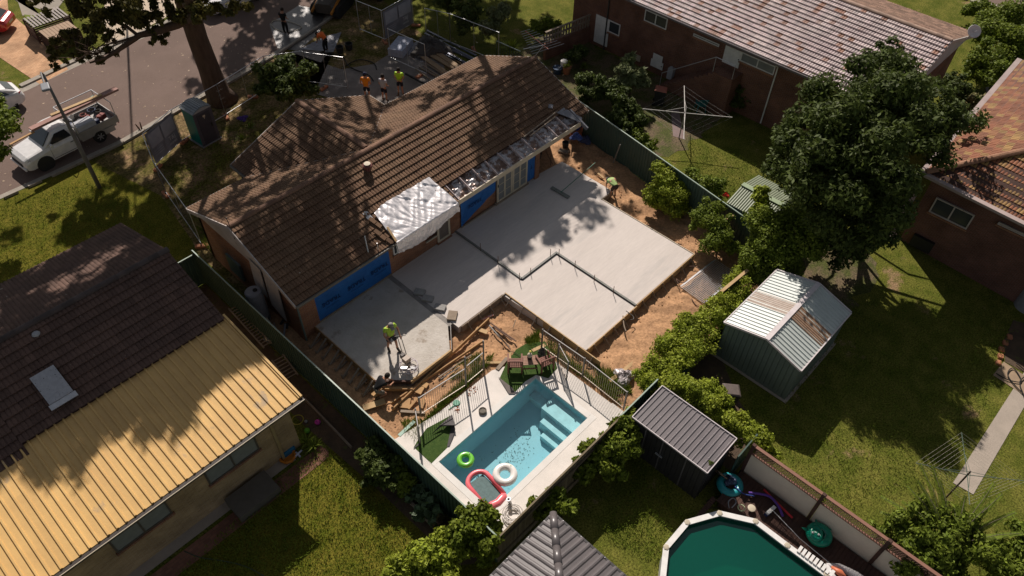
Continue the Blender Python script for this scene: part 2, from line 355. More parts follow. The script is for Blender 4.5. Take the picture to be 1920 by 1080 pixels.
gazm = mat('charcoal moulded roof', (0.115,0.10,0.10), 0.35, (0.095,0.085,0.085), 1.5, spec=0.65)
timber = mat('pine timber', (0.52,0.36,0.19), 0.8, (0.42,0.28,0.14), 1.5, bump=0.4, bscale=12, stretch=(1,1,3))
ply = mat('form ply', (0.48,0.29,0.13), 0.8, (0.36,0.21,0.10), 1.2, bump=0.4)
oldtimber = mat('weathered timber', (0.30,0.24,0.18), 0.9, (0.22,0.17,0.13), 2, bump=0.5)
darktimber = mat('dark stained timber', (0.085,0.042,0.03), 0.75, (0.06,0.032,0.025), 2.2, bump=0.4)
benchm = mat('red brown stained timber', (0.22,0.085,0.055), 0.6, (0.16,0.06,0.04), 3)
palefence = mat('cream fence panel', (0.74,0.65,0.52), 0.85, (0.68,0.59,0.47), 1.2, bump=0.2, wear=((0.33,0.28,0.22), 1.6, 0.68))
steel = mat('galvanised steel', (0.55,0.55,0.56), 0.4, metal=0.6, spec=0.5)
darksteel = mat('dark steel', (0.08,0.075,0.07), 0.5, metal=0.5)
rust = mat('rusty steel', (0.16,0.09,0.06), 0.8, (0.10,0.06,0.045), 8)
silver = mat('silver foil', (0.86,0.82,0.82), 0.45, (0.76,0.73,0.74), 3, bump=0.35, bscale=6, metal=0.4, spec=0.8, detail=6)
bluewrap = mat('blue building wrap', (0.012,0.13,0.42), 0.45, (0.01,0.10,0.34), 1.2, bump=0.9, bscale=3, spec=0.5)
inkm = mat('dark blue ink', (0.005,0.02,0.09), 0.6)
astro = mat('artificial grass', (0.045,0.085,0.022), 0.95, (0.07,0.115,0.03), 5, bump=1.0, bscale=60, detail=6, spec=0.1)
blackrub = mat('black rubber', (0.018,0.017,0.016), 0.7)
greyplastic = mat('grey plastic', (0.23,0.23,0.25), 0.5)
blackcloth = mat('dark backing cloth', (0.075,0.07,0.07), 0.9, (0.11,0.10,0.10), 4, bump=0.5)
orangebrick = mat('terracotta', (0.45,0.19,0.10), 0.85, (0.35,0.14,0.075), 3)
mat('bark', (0.12,0.075,0.05), 0.95, (0.075,0.045,0.03), 2.5, bump=1.0, bscale=7, stretch=(2,2,0.5), detail=8)
mat('grey bark', (0.20,0.16,0.13), 0.95, (0.13,0.10,0.08), 3, bump=1.0, bscale=8)
def leafmat(n, a, b, tint=0.6, trans=0.3): return mat(n, a, 0.6, b, 1.3, tint=tint, trans=trans, spec=0.15, lo=0.3, hi=0.7)
leaf_euc = leafmat('eucalypt leaf', (0.085,0.085,0.018), (0.15,0.12,0.035))
leaf_dark = leafmat('dark leaf', (0.058,0.084,0.018), (0.10,0.13,0.03))
leaf_mid = leafmat('mid leaf', (0.12,0.17,0.018), (0.19,0.235,0.03))
leaf_lime = leafmat('lime leaf', (0.22,0.28,0.024), (0.31,0.35,0.04))
leaf_grey = leafmat('grey leaf', (0.20,0.22,0.11), (0.14,0.17,0.06))
leaf_gloss = leafmat('glossy leaf', (0.12,0.165,0.016), (0.19,0.23,0.025), 0.7)

# ================================================================ the setting
def flat(name, pts, m, h=0.0):
    mb = MB(); mb.poly(pts, h); return struct(mb.build(name, m))
def ragged(pts, step=.5, jit=.22, seed=1):
    r = random.Random(seed); out = []
    for a, b in zip(pts, pts[1:]+pts[:1]):
        n = max(1, int((b-a).length/step))
        for i in range(n): p = a+(b-a)*(i/n); out.append(p+Vector((r.uniform(-jit,jit), r.uniform(-jit,jit), 0)))
    return out
S_ = 260
mb = MB(); q_ = (8.6,14.22,8.62,11.62)            # one sheet with the opening of the sunken pool
mb.add([(-S_,-S_,0),(S_,-S_,0),(S_,S_,0),(-S_,S_,0),(q_[0],q_[2],0),(q_[1],q_[2],0),(q_[1],q_[3],0),(q_[0],q_[3],0)], [(0,1,5,4),(1,2,6,5),(2,3,7,6),(3,0,4,7)]); struct(mb.build('ground', lawn))
def Z(p, z): return Vector((p[0], p[1], z))
flat('front_lawn', [Z((-40,26.2),.004), Z((7.4,26.2),.004), Z((8.6,29),.004), Z((9.2,33),.004), Z((8.0,38.3),.004), Z((-40,38.3),.004)], lush)
flat('left_lawn', [Z((7.5,7.3),.004), Z((7.5,15.0),.004), Z((-12,15.0),.004), Z((-12,-6),.004), Z((7.5,-6),.004)], lush)
flat('nature_strip', [Z((9.2,33),.006), Z((8.6,29),.006), Z((8.3,27.8),.006), Z((8.5,20),.006), Z((28.6,20),.006), Z((29.0,33.5),.006), Z((31,42.8),.006), Z((21.4,40.3),.006), Z((17.7,39.6),.006), Z((14.1,39.1),.006), Z((10,38.3),.006), Z((8.0,38.3),.006)], verge)
# road and kerbs
near = [(-60,38.3),(6,38.4),(10,38.5),(14.1,39.2),(17.7,39.7),(21.4,40.4),(26,41.6),(34,44.5),(60,56)]
farE = [(-60,47.4),(8.4,47.7),(12.3,48.3),(16.1,48.5),(21.8,48.9),(26,50),(34,53.5),(56,64)]
flat('road', [Z(p,.012) for p in near]+[Z(p,.012) for p in reversed(farE)], asphalt)
def kerb(name, pts, w, m=kerbm, z0=-0.05, z1=0.13, n=1):
    mb = MB()
    for a, b in zip(pts, pts[1:]):
        A = Vector((*a,0)); B = Vector((*b,0)); k = max(1, int((B-A).length/1.2))
        for i in range(k):
            p = A+(B-A)*(i/k); q = A+(B-A)*((i+1)/k-0.008); d = (q-p).normalized(); s = Vector((-d.y,d.x,0))*w
            mb.add([p+Vector((0,0,z0)), q+Vector((0,0,z0)), q+s+Vector((0,0,z0)), p+s+Vector((0,0,z0)), p+Vector((0,0,z1)), q+Vector((0,0,z1)), q+s+Vector((0,0,z1)), p+s+Vector((0,0,z1))], [(0,3,2,1),(4,5,6,7),(0,1,5,4),(1,2,6,5),(2,3,7,6),(3,0,4,7)])
    return struct(mb.build(name, m))
kerb('near_kerb', near, -0.16)
flat('near_gutter', [Z(p,.016) for p in near]+[Z((p[0]-.05,p[1]+.32),.016) for p in reversed(near)], kerbm)
kerb('far_kerb', farE, 0.35, z1=0.10)
flat('far_gutter', [Z(p,.016) for p in farE]+[Z((p[0]+.05,p[1]-.5),.016) for p in reversed(farE)], kerbm)
# across the road
def GP(l, z): return [G(x, y, z) for x, y in l]
flat('paved_driveway', GP([(75,158),(0,108),(-120,30),(-90,-60),(8,-60),(16,22),(45,47),(78,72),(88,92),(118,118),(128,130)], .02), 'paver' and MATS['paver'])
flat('concrete_driveway', GP([(200,92),(330,22),(330,-60),(210,-60),(190,40)], .018), mat('pale paving', (0.55,0.45,0.34), 0.9, (0.47,0.38,0.29), 1))
flat('side_pavement', GP([(28,0),(75,28),(42,29),(20,-40),(90,-60),(120,0),(100,26)], .02), mat('grey paving', (0.33,0.29,0.24), 0.9, (0.27,0.24,0.2), 1))
flat('verge_grass', GP([(45,27),(75,30),(84,52),(82,68),(60,55)], .022), mat('bright grass', (0.12,0.17,0.012), 0.95, (0.16,0.20,0.03), 2, bump=1, bscale=25))
# site driveway, top centre: washed concrete pavement between house and road
flat('site_driveway', GP([(545,98),(640,62),(600,120),(590,175),(720,215),(800,190),(840,160),(830,110),(740,95),(700,120),(640,130)], .02), mat('shade-darkened concrete', (0.24,0.21,0.19), 0.8, (0.15,0.13,0.12), 0.8, bump=0.6, bscale=12, detail=9, wear=((0.38,0.34,0.30), 0.7, 0.6)))  # concrete colour darkened to carry the shade lying over the driveway
flat('road_patch', GP([(505,45),(560,10),(610,20),(600,60),(560,95),(520,90)], .018), mat('shade-darkened wet asphalt', (0.06,0.055,0.055), 0.4, (0.10,0.09,0.085), 1.2, bump=0.4, spec=0.5))  # wet patch, its colour lowered further to stand in for shade
# far right corner
flat('side_road', [Z((58.5,30),.012), Z((62.6,2),.012), Z((75,2),.012), Z((75,30),.012)], asphalt)
kerb('side_kerb', [(58.6,30),(62.7,2)], -0.5, z1=0.09)
flat('side_driveway', GP([(1920,95),(1990,150),(1990,330),(1890,215),(1848,170),(1850,135)], .02), mat('dark driveway', (0.16,0.14,0.13), 0.9, (0.2,0.17,0.15), 0.7, bump=0.4))
# paths, right
flat('garden_path', GP([(1787,905),(1825,927),(1925,755),(1925,690)], .02), pathm)
flat('paving_pad', GP([(1862,703),(1882,678),(1960,730),(1925,745),(1897,726)], .024), mat('stained paving', (0.36,0.26,0.17), 0.9, (0.26,0.19,0.13), 1.6))
flat('bed_right', GP([(1882,640),(1900,600),(1980,620),(1960,720),(1884,678)], .016), bedsoil)
flat('side_slab', GP([(1610,410),(1675,452),(1722,360),(1660,330)], .02), pathm)
# brick path beside the tan house
flat('brick_path', [Z((-12,14.7),.02), Z((6.0,14.7),.02), Z((6.2,14.95),.02), Z((6.1,15.35),.02), Z((-12,15.35),.02)], MATS['path brick'])
flat('wall_footing', [Z((-12,15.5),.03), Z((5.1,15.5),.03), Z((5.1,15.9),.03), Z((-12,15.9),.03)], pathm)
flat('left_bed', [Z((6.25,25.9),.012), Z((7.5,25.9),.012), Z((7.5,7.4),.012), Z((6.55,8.2),.012), Z((6.45,12.4),.012), Z((6.2,16.6),.012)], bedsoil)
mixsoil = mat('shady soil with weeds', (0.13,0.095,0.055), 0.95, (0.065,0.075,0.015), 1.1, bump=1.0, bscale=14, detail=10, lo=.42, hi=.58, fine=(.6,12))
flat('rear_garden_soil', ragged([Z((28.3,17.5),.008), Z((31.5,16.2),.008), Z((36.5,16.5),.008), Z((36.5,30),.008), Z((29.1,30),.008), Z((28.4,20),.008)]), mixsoil)
flat('rear_path', GP([(1258,205),(1272,205),(1285,262),(1262,255)], .014), mat('mauve path', (0.22,0.16,0.15), .9))
flat('hedge_bed', [Z((16.2,3.3),.008), Z((18.3,3.2),.008), Z((19.2,5.0),.008), Z((21,7.2),.008), Z((16.2,7.2),.008)], bedsoil)
flat('shed_bed', ragged([Z((26.0,4.2),.006), Z((29.5,4.0),.006), Z((31.6,5.5),.006), Z((31.8,8.8),.006), Z((27.2,9.2),.006), Z((25.4,7),.006)], .6, .4, 3), mixsoil)
# the excavated yard
def sandyard():
    x0, x1, y0, y1, s = 7.68, 28.4, 7.42, 23.4, 0.11
    nx = int((x1-x0)/s); ny = int((y1-y0)/s); r = np.random.default_rng(3)
    X = np.linspace(x0, x1, nx+1); Y = np.linspace(y0, y1, ny+1); XX, YY = np.meshgrid(X, Y)
    def nz(k, a):
        g = r.random((int(ny/k)+4, int(nx/k)+4)); iy = np.arange(ny+1)/k; ix = np.arange(nx+1)/k
        fy = iy-np.floor(iy); fx = ix-np.floor(ix); iy = iy.astype(int); ix = ix.astype(int); fy = fy*fy*(3-2*fy); fx = fx*fx*(3-2*fx)
        A = g[iy][:, ix]; B = g[iy][:, ix+1]; Cc = g[iy+1][:, ix]; D = g[iy+1][:, ix+1]
        return a*((A*(1-fx)+B*fx)*(1-fy)[:, None]+(Cc*(1-fx)+D*fx)*fy[:, None]-0.5)
    H = 0.09+nz(14, .14)+nz(6, .11)+nz(3, .09)+nz(1.5, .065)+nz(1, .04)
    H += 0.18*np.exp(-((XX-18.6)**2/3+(YY-9.0)**2/1.2)) + 0.12*np.exp(-((XX-22.4)**2/6+(YY-9.2)**2/1))
    edge = np.minimum.reduce([XX-x0, x1-XX, YY-y0, y1-YY]); H *= np.clip(edge/0.4, 0.0, 1)
    near_pool = (XX < 15.7) & (YY < 13.2); H = np.where(near_pool, np.minimum(H, 0.13), H); H = np.clip(H, 0.02, 0.45)
    # the ground stops at the slanted right-hand fence
    fx = 26.2+(YY-7.3)*0.172-0.1; XX = np.minimum(XX, fx)
    V = np.stack([XX, YY, H], 2).reshape(-1, 3); me = bpy.data.meshes.new('excavated_soil'); W = nx+1
    F = [(j*W+i, j*W+i+1, (j+1)*W+i+1, (j+1)*W+i) for j in range(ny) for i in range(nx) if V[j*W+i+1][0]-V[j*W+i][0] > 1e-3 and not (8.5 < V[j*W+i][0] < 14.2 and 8.5 < V[j*W+i][1] < 11.6)]
    me.from_pydata(V.tolist(), [], F); me.update(); me.polygons.foreach_set('use_smooth', [True]*len(me.polygons)); me.materials.append(sand)
    o = bpy.data.objects.new('excavated_soil', me); C.objects.link(o); return struct(o)
sandyard()
# soil clods and grass tufts lying about
def clods():
    mb = MB(); r = random.Random(5)
    for i in range(1300):
        x = r.uniform(8.2, 26); y = r.uniform(7.8, 19.3)
        if x < 15.6 and y < 13: continue
        if (9.3 < x < 17.5 and y > 15) or (16.2 < x < 24.6 and y > 10.6): continue
        s = r.uniform(.015, .05)*(1.8 if r.random() < .06 else 1); c = Vector((x, y, 0.13+r.uniform(0, .05)))
        mb.lathe(c, [(s*.3, -s*.6), (s, -s*.1), (s*.7, s*.4), (0, s*.6)], 5, ax=(r.uniform(-.5,.5), r.uniform(-.5,.5), 1))
    mb.build('soil_clods', sand, kind='stuff')
clods()
def tufts(name, regions, n, h, m):
    r = np.random.default_rng(9); V = []; T = []
    for (poly, k) in regions:
        P = [G(*q) for q in poly]; tri = [(P[0], P[i], P[i+1]) for i in range(1, len(P)-1)]; w = np.array([((b-a).cross(c-a)).length for a, b, c in tri]); w /= w.sum()
        for i in range(k):
            a, b, c = tri[r.choice(len(tri), p=w)]; u, v = r.random(2)
            if u+v > 1: u, v = 1-u, 1-v
            p = np.array(a+(b-a)*u+(c-a)*v); p[2] = 0.1
            for q in range(3):
                an = r.random()*6.28; d = np.array([math.cos(an), math.sin(an), 0]); w_ = np.array([-d[1], d[0], 0])*.012; hh = h*(0.5+r.random()); tip = p+d*hh*0.7+np.array([0, 0, hh])
                V += [p-w_, p+w_, tip+w_*.2, tip-w_*.2]; T.append(r.random())
    o = leaf_obj(name, np.array(V), np.array(T), m); o['kind'] = 'stuff'
tufts('grass_tufts', [([(790,800),(870,735),(915,690),(925,668),(900,690),(850,735),(800,790)], 1500), ([(845,720),(905,690),(900,665),(860,690)], 500), ([(985,640),(1010,625),(1010,650),(990,660)], 350),
       ([(1110,690),(1150,700),(1185,740),(1150,745),(1120,715)], 700), ([(1030,660),(1110,720),(1165,765),(1150,745),(1100,700)], 400), ([(750,790),(800,790),(780,830),(765,820)], 200)], 0, 0.16, leaf_mid)
# leaf litter on the road
def litter():
    r = np.random.default_rng(4); n = 420; X = r.uniform(3, 22, n); Y = r.uniform(38.6, 47.5, n); a = r.random(n)*6.28; s = r.uniform(.03,.09,n)
    k = (r.random(n) < np.where(Y < 42, 0.9, 0.45)); X, Y, a, s = X[k], Y[k], a[k], s[k]
    d = np.stack([np.cos(a), np.sin(a), a*0], 1)*s[:, None]; w = np.stack([-np.sin(a), np.cos(a), a*0], 1)*s[:, None]*.5; p = np.stack([X, Y, X*0+.022], 1)
    V = np.stack([p-d, p+w+[0,0,.01], p+d, p-w], 1).reshape(-1, 3); o = leaf_obj('leaf_litter', V, r.random(len(X)), mat('dry leaf', (0.36,0.24,0.15), 0.8, (0.5,0.4,0.3), 3, tint=0.5)); o['kind'] = 'stuff'
litter()
# ================================================================ houses
def wallbox(mb, x0, y0, x1, y1, z0, z1): return mb.box((x0,y0,z0), (x1,y1,z1))
def window_x(parent, x, y0, y1, z0, z1, mull=1, frame=white, depth=0.04, sgn=-1, name='window', gl=None, sill=True, curtain=False):
    """window in a wall whose face is the plane x; sgn = outward direction"""
    mb = MB(); t = 0.06; X0, X1 = x-0.02*sgn, x+depth*sgn
    for a, b, c, d in ((y0,y1,z0,z0+t),(y0,y1,z1-t,z1)): mb.box((X0,a,c),(X1,b,d))
    for yy in [y0, y1-t]+[y0+(y1-y0)*(i+1)/(mull+1)-t/2 for i in range(mull)]: mb.box((X0+.001,yy,z0+t),(X1-.001*sgn,yy+t,z1-t))
    w = mb.build(name, frame, parent)
    g = MB(); g.box((x+0.004*sgn,y0+.03,z0+.03),(x+0.014*sgn,y1-.03,z1-.03)); g.build('pane', gl or MATS['window glass'], w)
    for ch in w.children: ch.matrix_parent_inverse = w.matrix_parent_inverse.copy() if False else Matrix()
    if sill: s = MB(); s.box((x,y0-.05,z0-.09),(x+.09*sgn,y1+.05,z0-.01)); so_ = s.build('sill', MATS['house brick'], w)
    return w
def window_y(parent, y, x0, x1, z0, z1, mull=1, frame=white, depth=0.04, sgn=-1, name='window', gl=None, sill=True, bars=0, t=0.06):
    mb = MB(); Y0, Y1 = y-0.02*sgn, y+depth*sgn
    for c, d in ((z0,z0+t),(z1-t,z1)): mb.box((x0,Y0,c),(x1,Y1,d))
    for xx in [x0, x1-t]+[x0+(x1-x0)*(i+1)/(mull+1)-t/2 for i in range(mull)]: mb.box((xx,Y0+.001,z0+t),(xx+t,Y1-.001*sgn,z1-t))
    for i in range(bars):
        zz = z0+(z1-z0)*(i+1)/(bars+1); mb.box((x0+t,Y0+.003,zz-.012),(x1-t,Y1-.006*sgn,zz+.012))
    w = mb.build(name, frame, parent)
    g = MB(); g.box((x0+.03,y+0.004*sgn,z0+.03),(x1-.03,y+0.014*sgn,z1-.03)); g.build('pane', gl or MATS['window glass'], w)
    if sill: s = MB(); s.box((x0-.05,y,z0-.09),(x1+.05,y+.09*sgn,z0-.01)); s.build('sill', MATS['house brick'], w)
    return w
glass_mat('window glass', (0.05,0.055,0.06), 0.12); glass_mat('curtained glass', (0.20,0.21,0.21), 0.3)
mat('pale shade glass', (0.22,0.23,0.22), 0.25, spec=0.6)

# ---- 1. the house being extended ------------------------------------------------
RX0, RX1, YE, YR, YF, ZE, ZR = 8.50, 26.9, 19.38, 23.47, 27.55, 2.9, 4.5
H1 = thing('brick_house', 'brown tiled brick house with blue wrapped rear wall, behind the wet concrete slab', 'house', (17.5,23.5,0), worldparts=True)
mb = MB()
W0 = 8.72
mb.box((W0,19.95,0),(9.62,20.2,2.75)); mb.box((13.62,20.0,0),(15.75,20.2,2.75)); mb.box((17.3,20.0,0),(17.92,20.2,2.75)); mb.box((15.75,20.0,0),(17.3,20.2,1.05)); mb.box((15.75,20.0,2.45),(17.3,20.2,2.75))
mb.box((9.62,20.05,0),(13.62,20.2,2.75)); mb.box((17.92,20.05,0),(20.4,20.2,2.75)); mb.box((20.4,20.05,0),(23.4,20.2,2.75)); mb.box((23.2,19.9,0),(23.5,20.25,2.75))
mb.box((W0,20.2,0),(W0+.25,27.2,2.75)); mb.box((W0,27.0,0),(11.8,27.2,2.75)); mb.box((11.8,27.0,0),(12.0,28.7,2.75)); mb.box((11.8,28.5,0),(19.6,28.7,2.75)); mb.box((19.4,27.0,0),(19.6,28.5,2.75)); mb.box((19.6,27.0,0),(26.6,27.2,2.75)); mb.box((26.4,22.0,0),(26.6,27.0,2.75)); mb.box((23.4,21.8,0),(26.4,22.0,2.75)); mb.box((23.3,20.25,0),(23.5,21.8,2.75))
mb.build('wall', MATS['house brick'], H1)
mb = MB()
rear = [(RX0,YE,ZE),(17.35,YE,ZE),(17.35,YR,ZR),(RX0,YR,ZR)]
zc = lambda y: ZE+(y-YE)*(ZR-ZE)/(YR-YE)
YC = 20.32
rear2 = [(17.35,YC,zc(YC)),(25.95,YC,zc(YC)),(25.95,YR,ZR),(17.35,YR,ZR)]
rear3 = [(25.95,19.7,zc(19.7)),(RX1,19.7,zc(19.7)),(RX1,YR,ZR),(25.95,YR,ZR)]
WX0, WXM, WX1, WY = 11.6, 15.72, 19.84, 28.9
fl_ = [(RX0,YF,ZE),(WX0,YF,ZE),(WXM,YR,ZR),(RX0,YR,ZR)]; fr_ = [(WX1,YF,ZE),(RX1,YF,ZE),(RX1,YR,ZR),(WXM,YR,ZR)]
wl_ = [(WX0,WY,ZE),(WXM,WY,ZR),(WXM,YR,ZR),(WX0,YF,ZE)]; wr_ = [(WX1,WY,ZE),(WXM,WY,ZR),(WXM,YR,ZR),(WX1,YF,ZE)]
for pl in (rear, rear2, rear3, fl_, fr_, wl_, wr_):
    add_sheet(mb, pl, 0.3, 'tile', 0.335, 0.06, amp=.03, v0=(RX0,YE,ZE) if pl in (rear,rear2,rear3) else None)
roof = mb.build('roof', tile_main, H1)
mb = MB()
for pl in (rear, rear2, rear3, fl_, fr_, wl_, wr_): slab_under(mb, pl, 0.05)
mb.build('roof_lining', MATS['dark stained timber'], H1)
mb = MB(); ridge_caps(mb, (RX0,YR,ZR+.04), (RX1,YR,ZR+.04)); ridge_caps(mb, (WXM,YR+.2,ZR+.03), (WXM,WY,ZR+.03))
mb.build('ridge_cap', capm, H1)
mb = MB(); n_ = 14
for (a, b) in (((WX0,YF,ZE),(WXM,YR,ZR)), ((WX1,YF,ZE),(WXM,YR,ZR))):
    A = Vector(a)+Vector((0,0,.055)); B = Vector(b)+Vector((0,0,.055)); mb = MB(); mb.beam(A, B, .06, .02); mb.build('valley', mat('dull valley metal', (0.17,0.13,0.11), .7), H1)
# barge boards and gable sheeting on the left end
beams('barge_board', [((RX0-.02,YE,ZE-.06),(RX0-.02,YR,ZR-.06)), ((RX0-.02,YR,ZR-.06),(RX0-.02,YF,ZE-.06)), ((RX1+.02,19.7,ZE+.05),(RX1+.02,YR,ZR-.06)), ((RX1+.02,YR,ZR-.06),(RX1+.02,YF,ZE-.06)), ((WX0,WY+.02,ZE-.06),(WXM,WY+.02,ZR-.06)), ((WXM,WY+.02,ZR-.06),(WX1,WY+.02,ZE-.06))], .04, .2, dirtywhite, H1)
mb = MB(); xg = W0-.02
mb.add([(xg,19.95,2.7),(xg,27.2,2.7),(xg,27.2,2.78),(xg,YR,4.36),(xg,19.95,3.0)], [(0,1,2,3,4)])
mb.add([(WX0+.3,28.72,2.7),(WX1-.3,28.72,2.7),(WXM,28.72,4.4)], [(0,1,2)])
mb.build('gable_sheeting', dirtywhite, H1)
mb = MB()                                           # white sheets hung against the left wall
for (ya, yb, zb) in ((22.9,22.1,1.3),(21.9,20.9,.75)):
    mb.add([(xg-.05,ya,3.0),(xg-.05,yb,2.9),(xg-.16,yb-.12,zb),(xg-.14,ya-.05,zb+.25)], [(0,1,2,3)]); mb.add([(xg-.02,ya,3.0),(xg-.02,yb,2.9),(xg-.13,yb-.12,zb),(xg-.11,ya-.05,zb+.25)], [(3,2,1,0)])
mb.build('hanging_sheet', dirtywhite, H1)
beams('gutter', [((RX0-.02,YE-.06,ZE-.03),(13.55,YE-.06,ZE-.03)), ((WX1+.1,YF+.06,ZE-.03),(RX1,YF+.06,ZE-.03)), ((RX0,YF+.06,ZE-.03),(WX0,YF+.06,ZE-.03)), ((WX0-.06,YF+.1,ZE-.03),(WX0-.06,WY,ZE-.03)), ((WX1+.06,YF+.1,ZE-.03),(WX1+.06,WY,ZE-.03))], .1, .1, mat('dull gutter', (0.16,0.14,0.115), 0.6), H1)
mb = MB(); mb.box((8.74,19.86,0),(8.80,19.92,2.8)); mb.build('downpipe', shedwall, H1)
# exposed rafters, foil and fascia
mb = MB(); mb.beam((17.35,YE+.02,ZE-.07),(25.98,YE+.02,ZE-.07),.05,.26); fas = mb.build('fascia', offwhite, H1)
for i in range(11):
    x = 17.42+i*0.846; m2 = MB(); m2.beam((x,YE+.02,ZE+.03),(x,YC+.15,zc(YC+.15)-.02),.035,.12); m2.build('rafter', mat('pink white rafter', (0.50,0.41,0.40), .7), H1)
def crumple(name, pts, nu, nv, amp, m, parent, seed=1, fold=3.0, drop=None, smooth=False):
    """a wrinkled sheet over a quad (a,b,c,d)"""
    r = np.random.default_rng(seed); a, b, c, d = [Vector(p) for p in pts]; mb = MB(); vs = []
    ph = r.random(12)*6.28
    nrm = (b-a).cross(d-a).normalized()
    for j in range(nv+1):
        for i in range(nu+1):
            u = i/nu; v = j/nv; p = (a*(1-u)+b*u)*(1-v)+(d*(1-u)+c*u)*v
            w = math.sin(u*23*fold/3+ph[0]+3*math.sin(v*5+ph[1]))*0.4+math.sin((u*31+v*17)*fold/3+ph[2])*0.35+math.sin((u*13-v*27)*fold/3+ph[3]+2*math.sin(u*9+ph[4]))*0.35+(r.random()-.5)*0.7
            vs.append(p+nrm*w*amp)
    mb.add(vs, [(j*(nu+1)+i, j*(nu+1)+i+1, (j+1)*(nu+1)+i+1, (j+1)*(nu+1)+i) for j in range(nv) for i in range(nu)])
    return mb.build(name, m, parent, smooth=smooth)
foil2 = mat('torn foil', (0.45,0.43,0.44), 0.3, (0.20,0.13,0.10), 2.6, bump=0.6, bscale=9, metal=0.5, lo=0.45, hi=0.55)
crumple('insulation_foil', [(17.4,YE+.1,ZE-.08),(25.9,YE+.1,ZE-.08),(25.9,YC+.1,zc(YC)-.03),(17.4,YC+.1,zc(YC)-.03)], 170, 12, 0.035, foil2, H1, 4, 14)
# blue building wrap on the rear wall, its lettering hangs upside down
def text_mesh(name, s, size, m, parent, loc, rot, ext=0.003, align='CENTER'):
    cu = bpy.data.curves.new(name, 'FONT'); cu.body = s; cu.size = size; cu.align_x = align; cu.extrude = ext; cu.align_y = 'CENTER'
    tmp = bpy.data.objects.new(name, cu); C.objects.link(tmp); bpy.context.view_layer.update()
    me = bpy.data.meshes.new_from_object(tmp.evaluated_get(bpy.context.evaluated_depsgraph_get())); bpy.data.objects.remove(tmp)
    me.materials.clear(); me.materials.append(m); o = bpy.data.objects.new(name, me); C.objects.link(o); o.location = loc; o.rotation_euler = rot
    if parent is not None:
        o.parent = parent
        if parent.get('_w'): o.matrix_parent_inverse = Matrix.Translation(-Vector(parent.location))
    return o
w1 = crumple('wall_wrap', [(9.62,19.98,.52),(13.62,19.98,.52),(13.62,19.98,2.82),(9.62,19.98,2.82)], 90, 24, 0.012, bluewrap, H1, 5, 2, smooth=True)
w1['label'] = 'long blue wall wrap with three upside-down words'
w2 = crumple('wall_wrap', [(18.0,19.97,.55),(20.35,19.97,1.45),(20.35,19.97,2.7),(18.0,19.97,2.25)], 60, 24, 0.02, bluewrap, H1, 6, 2, smooth=True)
w3 = crumple('wall_wrap', [(22.66,19.97,.62),(23.2,19.97,.62),(23.2,19.97,2.75),(22.66,19.97,2.75)], 14, 24, 0.012, bluewrap, H1, 7, 2, smooth=True)
faint = mat('faint ink', (0.008,0.06,0.22), .6)
for (px, py) in ((712,503),(669,532),(622,563)):
    q = Gy(px,py,19.93); text_mesh('lettering', 'TRADE', 0.31, inkm, w1, (q.x,19.94,q.z), (PI/2, PI, 0)); text_mesh('lettering', 'BUILDING WRAP', 0.085, faint, w1, (q.x,19.94,q.z-.27), (PI/2, PI, 0))
text_mesh('lettering', 'TRADE', 0.3, inkm, w2, (18.9,19.92,1.55), (PI/2, PI, 0))
text_mesh('lettering', 'T', 0.3, inkm, w3, (22.9,19.92,1.5), (PI/2, PI, 0))
mb = MB(); mb.box((18.0,19.93,.5),(20.4,19.98,.56)); mb.build('timber_trim', oldtimber, H1); mb = MB(); mb.box((9.62,19.93,.5),(13.62,19.99,.56)); mb.build('timber_trim', oldtimber, H1)
window_y(H1, 19.97, 13.85, 14.3, 1.55, 2.15, 1, MATS['window glass'] and white)
window_y(H1, 19.97, 16.45, 17.25, .55, 2.35, 0, offwhite, gl=mat('board behind glass', (0.16,0.13,0.11), 0.6), t=0.11)
mb = MB(); mb.box((15.75,19.93,1.0),(16.5,19.99,1.07)); mb.box((16.28,19.9,1.95),(16.36,19.99,2.45)); mb.box((15.75,19.9,2.12),(16.3,19.98,2.2)); mb.build('loose_frame', offwhite, H1)
window_y(H1, 19.97, 18.0, 19.15, 2.35, 2.72, 1, offwhite, sill=False)
# french doors
for i, (xa, xb) in enumerate(((20.42,21.5),(21.52,22.6))):
    dr = window_y(H1, 19.95, xa, xb, .62, 2.72, 1, offwhite, sill=False, name='french_door', bars=3, t=0.1, gl=MATS['curtained glass'])
    if i == 0: k = MB(); k.box((xa+.03,19.87,1.6),(xa+.06,19.91,1.75)); k.build('handle', darksteel, dr)
mb = MB(); mb.box((20.3,19.88,.5),(22.7,20.02,.6)); mb.build('door_sill', oldtimber, H1)
# roof vent, aerial, odd bits
mb = MB(); p = G(690,318,4.25); mb.lathe((p.x,p.y,3.85), [(.13,0),(.13,.5),(.2,.52),(.22,.66),(.12,.72),(0,.73)], 18); v = mb.build('flue', mat('rust brown flue', (0.16,0.06,0.05), 0.5), H1, smooth=False)
mb = MB(); mb.lathe((p.x,p.y,3.85), [(0.14,.725),(.15,.745),(.02,.76)], 14); mb.build('flue_cap', offwhite, v)
mb = MB(); mb.obox((p.x+.05,p.y-.1,3.98), ((1,0,0),(0,.93,.37),(0,-.37,.93)), (.26,.26,.012)); mb.build('flashing', steel, v)
mb = MB(); a = G(415,432,4.6); mb.tube([(8.5,23.2,4.0),(8.45,23.2,5.2)], .018, 5); mb.tube([(8.2,23.2,5.15),(8.75,23.2,5.15)], .01, 4); mb.build('aerial', darksteel, H1)
mb = MB(); mb.tube([(12.35,19.6,2.95),(12.5,19.9,3.7)], .03, 6); mb.tube([(12.75,19.45,2.95),(12.78,19.5,3.35)], .02, 6); mb.build('vent_pipe', steel, H1)
